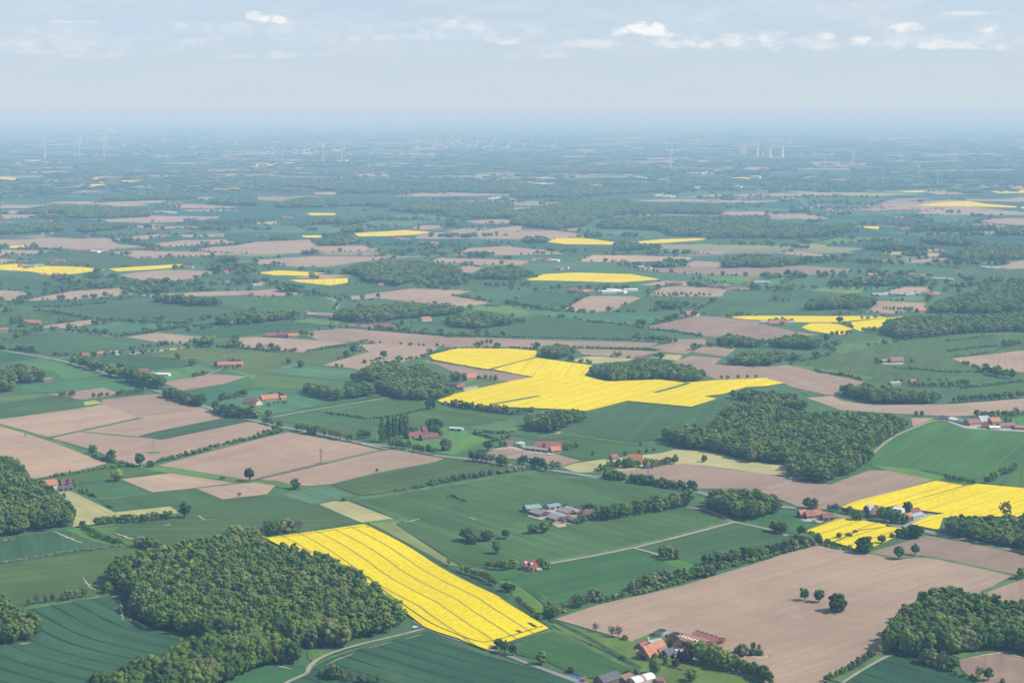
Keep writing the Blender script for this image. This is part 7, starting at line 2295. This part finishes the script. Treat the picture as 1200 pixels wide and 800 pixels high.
# ------------------------------------------------------------------ wind turbines
def turbine_meshes():
    bm = bmesh.new()
    for k in range(10):
        pass
    rings = [[bm.verts.new((r * math.cos(a), r * math.sin(a), z)) for a in np.linspace(0, 2 * math.pi, 15)[:-1]] for r, z in ((2.6, 0), (2.0, 50), (1.4, 100))]
    for A, B in zip(rings[:-1], rings[1:]):
        for i in range(14):
            bm.faces.new((A[i], A[(i + 1) % 14], B[(i + 1) % 14], B[i]))
    bm.faces.new(rings[-1])
    t = bpy.data.meshes.new("tower")
    bm.to_mesh(t)
    bm.free()
    bm = bmesh.new()
    box(bm, -2.2, 2.2, -4, 7, -2, 2.4)
    bmesh.ops.bevel(bm, geom=bm.edges[:], offset=.8, segments=2, affect='EDGES')
    n = bpy.data.meshes.new("nacelle")
    bm.to_mesh(n)
    bm.free()
    bm = bmesh.new()
    bmesh.ops.create_uvsphere(bm, u_segments=12, v_segments=8, radius=2.0)
    h = bpy.data.meshes.new("hub")
    bm.to_mesh(h)
    bm.free()
    bm = bmesh.new()
    prof = [(0, 1.1, 1.1), (5, 2.5, .8), (14, 2.2, .5), (30, 1.4, .3), (46, .5, .15)]
    rg = [[bm.verts.new((c * math.cos(a), th * math.sin(a), z + 1.6)) for a in np.linspace(0, 2 * math.pi, 9)[:-1]] for z, c, th in prof]
    for A, B in zip(rg[:-1], rg[1:]):
        for i in range(8):
            bm.faces.new((A[i], A[(i + 1) % 8], B[(i + 1) % 8], B[i]))
    bm.faces.new(rg[-1])
    b = bpy.data.meshes.new("blade")
    bm.to_mesh(b)
    bm.free()
    for m in (t, n, h, b):
        m.materials.append(MAT['turbine'])
    return t, n, h, b


TM = turbine_meshes()
for px, py, hpx, rot, label, yaw in [
 (53, 187, 20.5, 90, "leftmost turbine of the three in a row on the far left", .2),
 (93.6, 185.8, 19.5, 20, "middle turbine of the three in a row on the far left", 1.2),
 (122, 185.2, 19, 40, "rightmost turbine of the three in a row on the far left", 1.1),
 (378.7, 189.6, 19.5, 60, "left turbine of the sharp pair with raised blades", .15),
 (400.5, 189.6, 19.5, 60, "right turbine of the sharp pair with raised blades", .15),
 (488, 185.6, 9.5, 0, "small turbine left of the faint one near the pink-roofed town", .4),
 (506.5, 185.6, 13, 20, "faint slim turbine right of the small one near the town", 1.4),
 (322, 186.5, 10, 0, "left of two faint turbines on the far left", 1.4),
 (331, 187, 8.5, 30, "right of two faint turbines on the far left", .3),
 (362.5, 182, 6, 60, "tiny turbine between the faint two and the sharp pair", .3),
 (785.8, 200.5, 24, 0, "tall turbine right of centre, rotor edge on", 1.3),
 (966.7, 195.2, 12.5, 10, "left turbine right of the far right power station", 1.3),
 (999.2, 191.8, 13, 40, "turbine second from the far right power station with bent-back blade", .5),
 (1034.5, 214.3, 11.5, 0, "nearest small white turbine on the right", 1.5),
 (1076, 207.6, 12.5, 30, "turbine between the two white stubs on the right", .9),
 (1098.7, 217.6, 13.5, 0, "rightmost white turbine near the right edge", 1.5),
 (1056, 190, 7, 20, "tiny turbine above the right woods", .5),
 (811, 165, 14, 0, "very faint thin turbine above the right woods", 1.4),
]:
    p = gnd(px, py)
    k = hpx * mpp(p) / 100.0
    e = tag(empty("wind_turbine", p, yaw), label, "wind turbine")
    e.scale = (k * 1.25, k * 1.25, k)
    link("tower", TM[0], e)
    link("nacelle", TM[1], e, (0, 0, 101.5))
    hub = link("hub", TM[2], e, (0, -5.2, 101.5))
    for i in range(3):
        b = link("blade", TM[3], hub)
        b.rotation_euler = (0, R(rot + 120 * i), 0)


# ------------------------------------------------------------------ pylons
def pylon(spec, hpx, label):
    p = gnd(*pxs(spec)[0])
    H = hpx * mpp(p)
    e = tag(empty("power_pylon", p, random.uniform(-.5, .5)), label, "pylon")

    def bars(segs, r, name):
        bm = bmesh.new()
        for a, b in segs:
            a, b = Vector(a), Vector(b)
            d = b - a
            q = Vector((0, 0, 1)).rotation_difference(d.normalized())
            A = [bm.verts.new(a + q @ Vector((x * r, y * r, 0))) for x, y in ((-1, -1), (1, -1), (1, 1), (-1, 1))]
            B = [bm.verts.new(b + q @ Vector((x * r, y * r, 0))) for x, y in ((-1, -1), (1, -1), (1, 1), (-1, 1))]
            for i in range(4):
                bm.faces.new((A[i], A[(i + 1) % 4], B[(i + 1) % 4], B[i]))
            bm.faces.new(B)
            bm.faces.new(A[::-1])
        return fin(bm, name, MAT['steel'], e)
    S = []
    w = lambda t: 1.15 * (1 - t) + .22 * t
    n = 8
    for i in range(n):
        t0, t1 = i / n, (i + 1) / n
        c0 = [(sx * w(t0), sy * w(t0), H * t0) for sx, sy in ((-1, -1), (1, -1), (1, 1), (-1, 1))]
        c1 = [(sx * w(t1), sy * w(t1), H * t1) for sx, sy in ((-1, -1), (1, -1), (1, 1), (-1, 1))]
        for j in range(4):
            S.append((c0[j], c1[j]))
            S.append((c0[j], c1[(j + 1) % 4]))
    bars(S, .09, "mast")
    for t, a in ((.80, 3.4), (.93, 2.4)):
        z = H * t
        bars([((-a, 0, z), (a, 0, z)), ((-a, 0, z), (0, 0, z + 1.2)), ((a, 0, z), (0, 0, z + 1.2))], .12, "crossarm")
    bm = bmesh.new()
    for t, a in ((.80, 3.2), (.93, 2.2)):
        for s in (-1, 1):
            box(bm, s * a - .09, s * a + .09, -.09, .09, H * t - 1.0, H * t - .12)
    fin(bm, "insulator", MAT['tank'], e)
    q = gnd(*pxs(spec)[0])
    return e


pylon("E:720,760", 15, "lattice pylon on a grass patch in the left tilled field")
pylon("B:305,170", 17, "lattice pylon on the ditch in the bare field left of centre")
pylon("B:1120,228", 16, "lattice pylon in the clipped hedge of the dark wheat")
pylon("C:640,228", 14, "lattice pylon below the hidden orange roof")
pylon("A:120,45", 7, "short pole on the tilled field at the left edge")
pylon("C:943,690", 13, "slim pole in the hedge above the big brown field")
for s in ("E:720,762", "B:305,174"):
    p = gp(s)[0]
    strip([p + Vector((-6, -3, 0)), p + Vector((6, 3, 0))], 9, 'verge', "grass_patch")


# ------------------------------------------------------------------ tanks and small things
def tank(spec, rpx, hpx, label, mat='tank', roof=None, fill=.75):
    p = gnd(*pxs(spec)[0])
    s = mpp(p)
    r, h = rpx * s, hpx * s
    e = tag(empty("slurry_tank" if not roof else "round_tank", p), label, "tank")
    N = 32
    A = np.linspace(0, 2 * math.pi, N + 1)[:-1]
    bm = bmesh.new()
    L = [[bm.verts.new((q * math.cos(a), q * math.sin(a), z)) for a in A] for q, z in ((r, 0), (r, h), (r - .25, h), (r - .25, h * fill - .05))]
    for X, Y in zip(L[:-1], L[1:]):
        for i in range(N):
            bm.faces.new((X[i], X[(i + 1) % N], Y[(i + 1) % N], Y[i]))
    fin(bm, "wall", MAT[mat], e)
    bm = bmesh.new()
    bm.faces.new([bm.verts.new(((r - .24) * math.cos(a), (r - .24) * math.sin(a), h * fill)) for a in A])
    fin(bm, "slurry", MAT['slurry'], e)
    bm = bmesh.new()
    for z in (h * .33, h * .66, h - .12):
        X = [[bm.verts.new((q * math.cos(a), q * math.sin(a), zz)) for a in A] for q, zz in ((r + .01, z), (r + .1, z), (r + .1, z + .16), (r + .01, z + .16))]
        for P_, Q_ in zip(X[:-1], X[1:]):
            for i in range(N):
                bm.faces.new((P_[i], P_[(i + 1) % N], Q_[(i + 1) % N], Q_[i]))
    fin(bm, "hoop", MAT['steel'], e)
    if roof:
        bm = bmesh.new()
        top = bm.verts.new((0, 0, h + r * .35))
        X = [bm.verts.new((r * 1.04 * math.cos(a), r * 1.04 * math.sin(a), h + .05)) for a in A]
        for i in range(N):
            bm.faces.new((X[i], X[(i + 1) % N], top))
        bm.faces.new(X[::-1])
        fin(bm, "roof", ROOF[roof], e)
    return e


tank("T:385,195", 7.5, 6.5, "taller grey round tank at the back of the front farm")
tank("T:545,208", 8.0, 4.0, "lower grey round tank with open top at the back of the front farm", fill=.5)
tank("W:898,185", 5.6, 3.4, "round tank with pale green roof at the large red farm", 'tank', 'teal')

# feed silo
p = gnd(*pxs("T:240,325")[0])
e = tag(empty("feed_silo", p), "beige feed silo between the shed and the orange farmhouse", "silo")
bm = bmesh.new()
bmesh.ops.create_cone(bm, cap_ends=True, segments=20, radius1=1.3, radius2=1.3, depth=5.0, matrix=Matrix.Translation((0, 0, 4.2)))
fin(bm, "body", WALL['pale'], e)
bm = bmesh.new()
bmesh.ops.create_cone(bm, cap_ends=True, segments=20, radius1=1.34, radius2=.25, depth=1.0, matrix=Matrix.Translation((0, 0, 7.22)))
fin(bm, "lid", MAT['steel'], e)
bm = bmesh.new()
for a in range(4):
    x, y = 1.1 * math.cos(a * math.pi / 2 + .78), 1.1 * math.sin(a * math.pi / 2 + .78)
    box(bm, x - .1, x + .1, y - .1, y + .1, 0, 2.0)
fin(bm, "stand", MAT['steel'], e)


def car(spec, mat, label, rz, van=False, name="parked_car"):
    p = gnd(*pxs(spec)[0], 0.68)
    e = tag(empty(name, p, rz), label, "van" if van else "car")
    L, Wd, H = (5.2, 2.0, 2.2) if van else (4.4, 1.8, 1.5)
    bm = bmesh.new()
    if van:
        prof = [(-L / 2, .35), (-L / 2, 1.9), (-L / 2 + .2, H), (L / 2 - 1.5, H), (L / 2 - .7, 1.15), (L / 2, 1.0), (L / 2, .35)]
    else:
        prof = [(-L / 2, .3), (-L / 2, .95), (-L / 2 + .4, 1.0), (-L / 2 + .9, H), (.7, H), (1.35, .95), (L / 2, .85), (L / 2, .3)]
    A = [bm.verts.new((x, -Wd / 2, z)) for x, z in prof]
    B = [bm.verts.new((x, Wd / 2, z)) for x, z in prof]
    bm.faces.new(A)
    bm.faces.new(B[::-1])
    for i in range(len(prof)):
        bm.faces.new((A[i], B[i], B[(i + 1) % len(prof)], A[(i + 1) % len(prof)]))
    bmesh.ops.bevel(bm, geom=bm.edges[:], offset=.06, segments=1, affect='EDGES')
    body = fin(bm, "body", mat, e)
    bm = bmesh.new()
    for s in (-1, 1):
        box(bm, -L * .2, L * .14, s * (Wd / 2 + .005) - .01, s * (Wd / 2 + .005) + .01, H * .68, H * .92)
    fin(bm, "window", MAT['glass'], e)
    for sx in (-1, 1):
        for sy in (-1, 1):
            bm = bmesh.new()
            bmesh.ops.create_cone(bm, cap_ends=True, segments=16, radius1=.33, radius2=.33, depth=.24, matrix=Matrix.Translation((sx * L * .31, sy * (Wd / 2 - .05), .33)) @ Matrix.Rotation(math.pi / 2, 4, 'X'))
            fin(bm, "wheel", MAT['tyre'], e)
    return e


car("O:368,272", MAT['car_white'], "white van parked right of the small red house", .3, True, "parked_van")
car("O:350,265", MAT['car_dark'], "dark car between the small red house and the white van", .1)
car("D:112,243", MAT['car_white'], "white van at the end of the pale track below the largest wood", .4, True, "parked_van")
car("T:580,375", MAT['car_white'], "white car in the yard of the front farm", .8)
car("N:985,541", MAT['car_white'], "white car parked at the wood corner below the front rape field", .5)
car("E:318,345", MAT['car_white'], "white van on the road near the left crossing", .1, True, "parked_van")
car("E:345,314", MAT['car_white'], "white car at the roadside near the left crossing", .1)
car("V:600,270", MAT['car_dark'], "dark car at the entrance of the cattle yard", .9)
car("W:1070,238", MAT['car_white'], "white van in front of the large red farm", .2, True, "parked_van")
car("D:735,420", MAT['car_white'], "white car beside the rape at the roadside farm", .6)
car("D:560,465", MAT['car_dark'], "dark car driving on the road at the small rape field", -.55)
car("F:500,722", MAT['car_white'], "white car on the track mouth below the poplars", -.4)

# blue tarpaulin-covered heaps at the lane
for s, sx, lab in (("U:120,528", 4.6, "left blue tarpaulin heap beside the lane at the bottom edge"), ("U:178,543", 5.6, "right blue tarpaulin heap beside the lane at the bottom edge")):
    bm = bmesh.new()
    bmesh.ops.create_icosphere(bm, subdivisions=3, radius=1.0)
    g = random.Random(3)
    for v in bm.verts:
        v.co = Vector((v.co.x * sx * .5, v.co.y * 1.6, max(0, v.co.z) * 1.3)) * g.uniform(.95, 1.05)
    simple("tarpaulin_heap", bm, MAT['car_blue'], lab, "tarpaulin", None, gnd(*pxs(s)[0]), .2)


def stand(spec, label, s=1.0):
    """raised hunting hide on four legs"""
    p = gnd(*pxs(spec)[0])
    e = tag(empty("hunting_hide", p, .5), label, "hide")
    e.scale = (s, s, s)
    bm = bmesh.new()
    box(bm, -1.1, 1.1, -1.1, 1.1, 1.6, 3.6)
    fin(bm, "cabin", MAT['gate'], e)
    bm = bmesh.new()
    prism(bm, [(-1.4, 3.61), (1.4, 4.1), (1.4, 4.2), (-1.4, 3.71)], -1.4, 1.4)
    fin(bm, "roof", MAT['gate'], e)
    for x in (-1, 1):
        for y in (-1, 1):
            bm = bmesh.new()
            box(bm, x - .09, x + .09, y - .09, y + .09, 0, 1.6)
            fin(bm, "leg", MAT['bark'], e)
    return e


stand("B:567,213", "dark hunting hide at the edge of the bare field left of centre")


def tractor(spec, rz, label):
    p = gnd(*pxs(spec)[0])
    e = tag(empty("tractor", p, rz), label, "tractor")
    bm = bmesh.new()
    box(bm, .1, 2.3, -.45, .45, .8, 1.6)
    fin(bm, "bonnet", MAT['car_dark'], e)
    bm = bmesh.new()
    box(bm, -1.5, .09, -.8, .8, .9, 2.8)
    fin(bm, "cab", MAT['glass'], e)
    bm = bmesh.new()
    box(bm, -1.6, .2, -.9, .9, 2.81, 2.95)
    fin(bm, "roof", MAT['car_dark'], e)
    for x, r, w in ((-1.0, .9, .5), (1.7, .6, .35)):
        for s in (-1, 1):
            bm = bmesh.new()
            bmesh.ops.create_cone(bm, cap_ends=True, segments=20, radius1=r, radius2=r, depth=w, matrix=Matrix.Translation((x, s * 1.0, r)) @ Matrix.Rotation(math.pi / 2, 4, 'X'))
            fin(bm, "wheel", MAT['tyre'], e)


tractor("A:510,376", .2, "left dark tractor at the corner of the pale hay field")
tractor("A:520,380", .3, "right dark tractor at the corner of the pale hay field")
# ------------------------------------------------------------------ sky, sun, haze
SUN_EL, SUN_AZ = R(47), R(-9)        # azimuth from +X towards +Y
world = bpy.data.worlds.new("World")
SC.world = world
world.use_nodes = True
wt = world.node_tree
bg = wt.nodes["Background"]
sky = wt.nodes.new("ShaderNodeTexSky")
sky.sky_type = 'NISHITA'
sky.sun_disc = False
sky.sun_elevation = SUN_EL
sky.sun_rotation = math.pi / 2 - SUN_AZ
sky.altitude = 400
sky.air_density = 0.45
sky.dust_density = 1.0
sky.ozone_density = 5.0
bg.inputs[1].default_value = 0.13


def W(typ, **kw):
    n = wt.nodes.new(typ)
    for k, v in kw.items():
        setattr(n, k, v)
    return n


def wl(a, b):
    wt.links.new(a, b)


def wm(op, a, b=0.0):
    n = W("ShaderNodeMath", operation=op)
    for i, v in enumerate((a, b)):
        if isinstance(v, bpy.types.NodeSocket):
            wl(v, n.inputs[i])
        else:
            n.inputs[i].default_value = v
    return n.outputs[0]


def wmap(v, a, b, c, d, smooth=True):
    n = W("ShaderNodeMapRange")
    if smooth:
        n.interpolation_type = 'SMOOTHSTEP'
    wl(v, n.inputs[0])
    for i, x in enumerate((a, b, c, d)):
        n.inputs[i + 1].default_value = x
    return n.outputs[0]


tc = W("ShaderNodeTexCoord")
sep = W("ShaderNodeSeparateXYZ")
wl(tc.outputs["Generated"], sep.inputs[0])
az = wm('DIVIDE', sep.outputs[0], wm('MAXIMUM', sep.outputs[1], 0.05))      # tan(azimuth), camera heading +Y
el = wm('DIVIDE', sep.outputs[2], wm('MAXIMUM', sep.outputs[1], 0.05))
# clouds: cumulus puffs and bands low over the horizon, thin veil above
cmb = W("ShaderNodeCombineXYZ")
wl(az, cmb.inputs[0])
wl(wm('MULTIPLY', el, 1.9), cmb.inputs[1])
nz1 = W("ShaderNodeTexNoise")
wl(cmb.outputs[0], nz1.inputs["Vector"])
nz1.inputs["Scale"].default_value = 64
nz1.inputs["Detail"].default_value = 7
nz1.inputs["Roughness"].default_value = 0.6
cmb2 = W("ShaderNodeCombineXYZ")
wl(az, cmb2.inputs[0])
wl(wm('MULTIPLY', el, 5.0), cmb2.inputs[1])
nz2 = W("ShaderNodeTexNoise")
wl(cmb2.outputs[0], nz2.inputs["Vector"])
nz2.inputs["Scale"].default_value = 16
nz2.inputs["Detail"].default_value = 7
nz2.inputs["Roughness"].default_value = 0.62


def puff(px, py, rx, ry, k=1.0, flat=0.55):
    """a cumulus at the direction seen at photo pixel px,py; rx, ry its half sizes in photo pixels"""
    v = RM @ np.array([px - 600.0, 400.0 - py, -FPX])
    a0, e0 = v[0] / v[1], v[2] / v[1]
    dx = wm('DIVIDE', wm('SUBTRACT', az, a0), rx / FPX)
    dy = wm('DIVIDE', wm('SUBTRACT', el, e0), ry / FPX)
    low = wm('MULTIPLY', wm('MINIMUM', dy, 0.0), 1.0 / flat)
    d = wm('SQRT', wm('ADD', wm('MULTIPLY', dx, dx), wm('ADD', wm('POWER', wm('MAXIMUM', dy, 0.0), 2.0), wm('MULTIPLY', low, low))))
    s = wm('ADD', wm('SUBTRACT', 1.0, d), wm('MULTIPLY', wm('SUBTRACT', nz1.outputs[0], 0.5), 2.5))
    return wm('MULTIPLY', wmap(s, 0.0, 0.75, 0, 1), k)


mask = None
for p in [(301, 22, 17, 11, .9), (327, 25, 11, 7, .85), (280, 28, 16, 5, .5), (355, 27, 35, 4, .4), (225, 30, 38, 6, .35), (757, 36, 34, 14, 1.0), (725, 40, 14, 6, .6), (790, 42, 18, 5, .6),
          (862, 50, 55, 13, .8), (800, 53, 50, 8, .6), (905, 52, 30, 9, .6), (1006, 50, 32, 11, .8), (965, 44, 24, 8, .65), (1064, 34, 28, 11, .8), (1035, 38, 20, 5, .5),
          (1153, 35, 24, 9, .95), (1105, 53, 45, 10, .6), (1165, 56, 40, 8, .5), (700, 53, 60, 8, .45), (545, 31, 45, 12, .5), (590, 50, 35, 8, .5), (480, 30, 40, 5, .3),
          (80, 26, 34, 3.0, .5), (100, 66, 40, 7, .35), (20, 50, 40, 8, .35), (430, 45, 50, 9, .35), (1125, 16, 45, 4, .5), (240, 48, 40, 7, .3), (640, 66, 60, 6, .3), (330, 66, 70, 6, .3), (900, 52, 250, 15, .38), (540, 42, 130, 14, .3), (290, 36, 130, 14, .25), (1120, 46, 120, 16, .3), (60, 58, 150, 14, .25)]:
    m = puff(*p)
    mask = m if mask is None else wm('MAXIMUM', mask, m)
band = wm('MULTIPLY', wmap(el, 0.028, 0.040, 0, 1), wmap(el, 0.052, 0.075, 1, 0.35))
veil = wm('MULTIPLY', wmap(nz2.outputs[0], 0.42, 0.75, 0, 0.38), band)
allm = wm('MAXIMUM', mask, veil)
allm = wm('MULTIPLY', allm, wmap(sep.outputs[2], 0.30, 0.6, 1, 0.0))
mixc = W("ShaderNodeMix", data_type='RGBA')
wl(allm, mixc.inputs[0])
thin = W("ShaderNodeMix", data_type='RGBA')          # a thin high veil whitens the whole sky
wl(wm('MULTIPLY', wmap(nz2.outputs[0], 0.2, 0.8, 0.74, 0.90), wm('ADD', wmap(sep.outputs[2], 0.1, 0.6, 1.0, 0.3), wmap(el, 0.0, 0.05, 0.25, 0.0))), thin.inputs[0])
wl(sky.outputs[0], thin.inputs[6])
thin.inputs[7].default_value = (3.17, 3.69, 4.02, 1)
wl(thin.outputs[2], mixc.inputs[6])
shade = W("ShaderNodeMix", data_type='RGBA')
wl(wmap(nz1.outputs[0], 0.35, 0.65, 0, 1), shade.inputs[0])
CLOUD = W("ShaderNodeRGB")
shade.inputs[6].default_value = (3.5, 3.8, 4.15, 1)
shade.inputs[7].default_value = (5.0, 5.0, 5.05, 1)
wl(shade.outputs[2], mixc.inputs[7])
wl(mixc.outputs[2], bg.inputs[0])

sd = bpy.data.lights.new("sun", 'SUN')
sd.energy = 3.6
sd.angle = R(0.6)
sd.color = (1.0, 0.955, 0.89)
so = bpy.data.objects.new("sun", sd)
COL.objects.link(so)
dirv = Vector((math.cos(SUN_EL) * math.cos(SUN_AZ), math.cos(SUN_EL) * math.sin(SUN_AZ), math.sin(SUN_EL)))
so.rotation_euler = dirv.to_track_quat('Z', 'Y').to_euler()
so.location = (800, -200, 900)

# the air itself
hm = bpy.data.materials.new("haze")
hm.use_nodes = True
ht = hm.node_tree
for n in list(ht.nodes):
    if n.type != 'OUTPUT_MATERIAL':
        ht.nodes.remove(n)
pv = ht.nodes.new("ShaderNodeVolumePrincipled")
pv.inputs["Color"].default_value = (0.37, 0.65, 1.0, 1)
pv.inputs["Density"].default_value = 8.6e-5
pv.inputs["Density Attribute"].default_value = ""
pv.inputs["Anisotropy"].default_value = 0.0
pv.inputs["Absorption Color"].default_value = (.68, .56, .9, 1)
ht.links.new(pv.outputs[0], ht.nodes["Material Output"].inputs["Volume"])
try:
    hm.cycles.homogeneous_volume = True
except Exception:
    pass
x, y0, y1, z0, z1 = 140000, -4000, 160000, -1.0, 402.0
V = [(-x, y0, z0), (x, y0, z0), (x, y1, z0), (-x, y1, z0), (-x, y0, z1), (x, y0, z1), (x, y1, z1), (-x, y1, z1)]
F = [(0, 3, 2, 1), (4, 5, 6, 7), (0, 1, 5, 4), (1, 2, 6, 5), (2, 3, 7, 6), (3, 0, 4, 7)]
tag(link("haze", np_mesh("haze", V, F, hm)), kind='stuff')

SC.view_settings.view_transform = 'Standard'
SC.view_settings.look = 'None'
SC.view_settings.exposure = 0.55
SC.view_settings.gamma = 1.0
SC.render.engine = 'CYCLES'
SC.cycles.use_denoising = True
SC.cycles.max_bounces = 5
SC.cycles.diffuse_bounces = 2
SC.cycles.glossy_bounces = 1
SC.cycles.transmission_bounces = 2
SC.cycles.volume_bounces = 2
SC.cycles.transparent_max_bounces = 4
SC.render.film_transparent = False
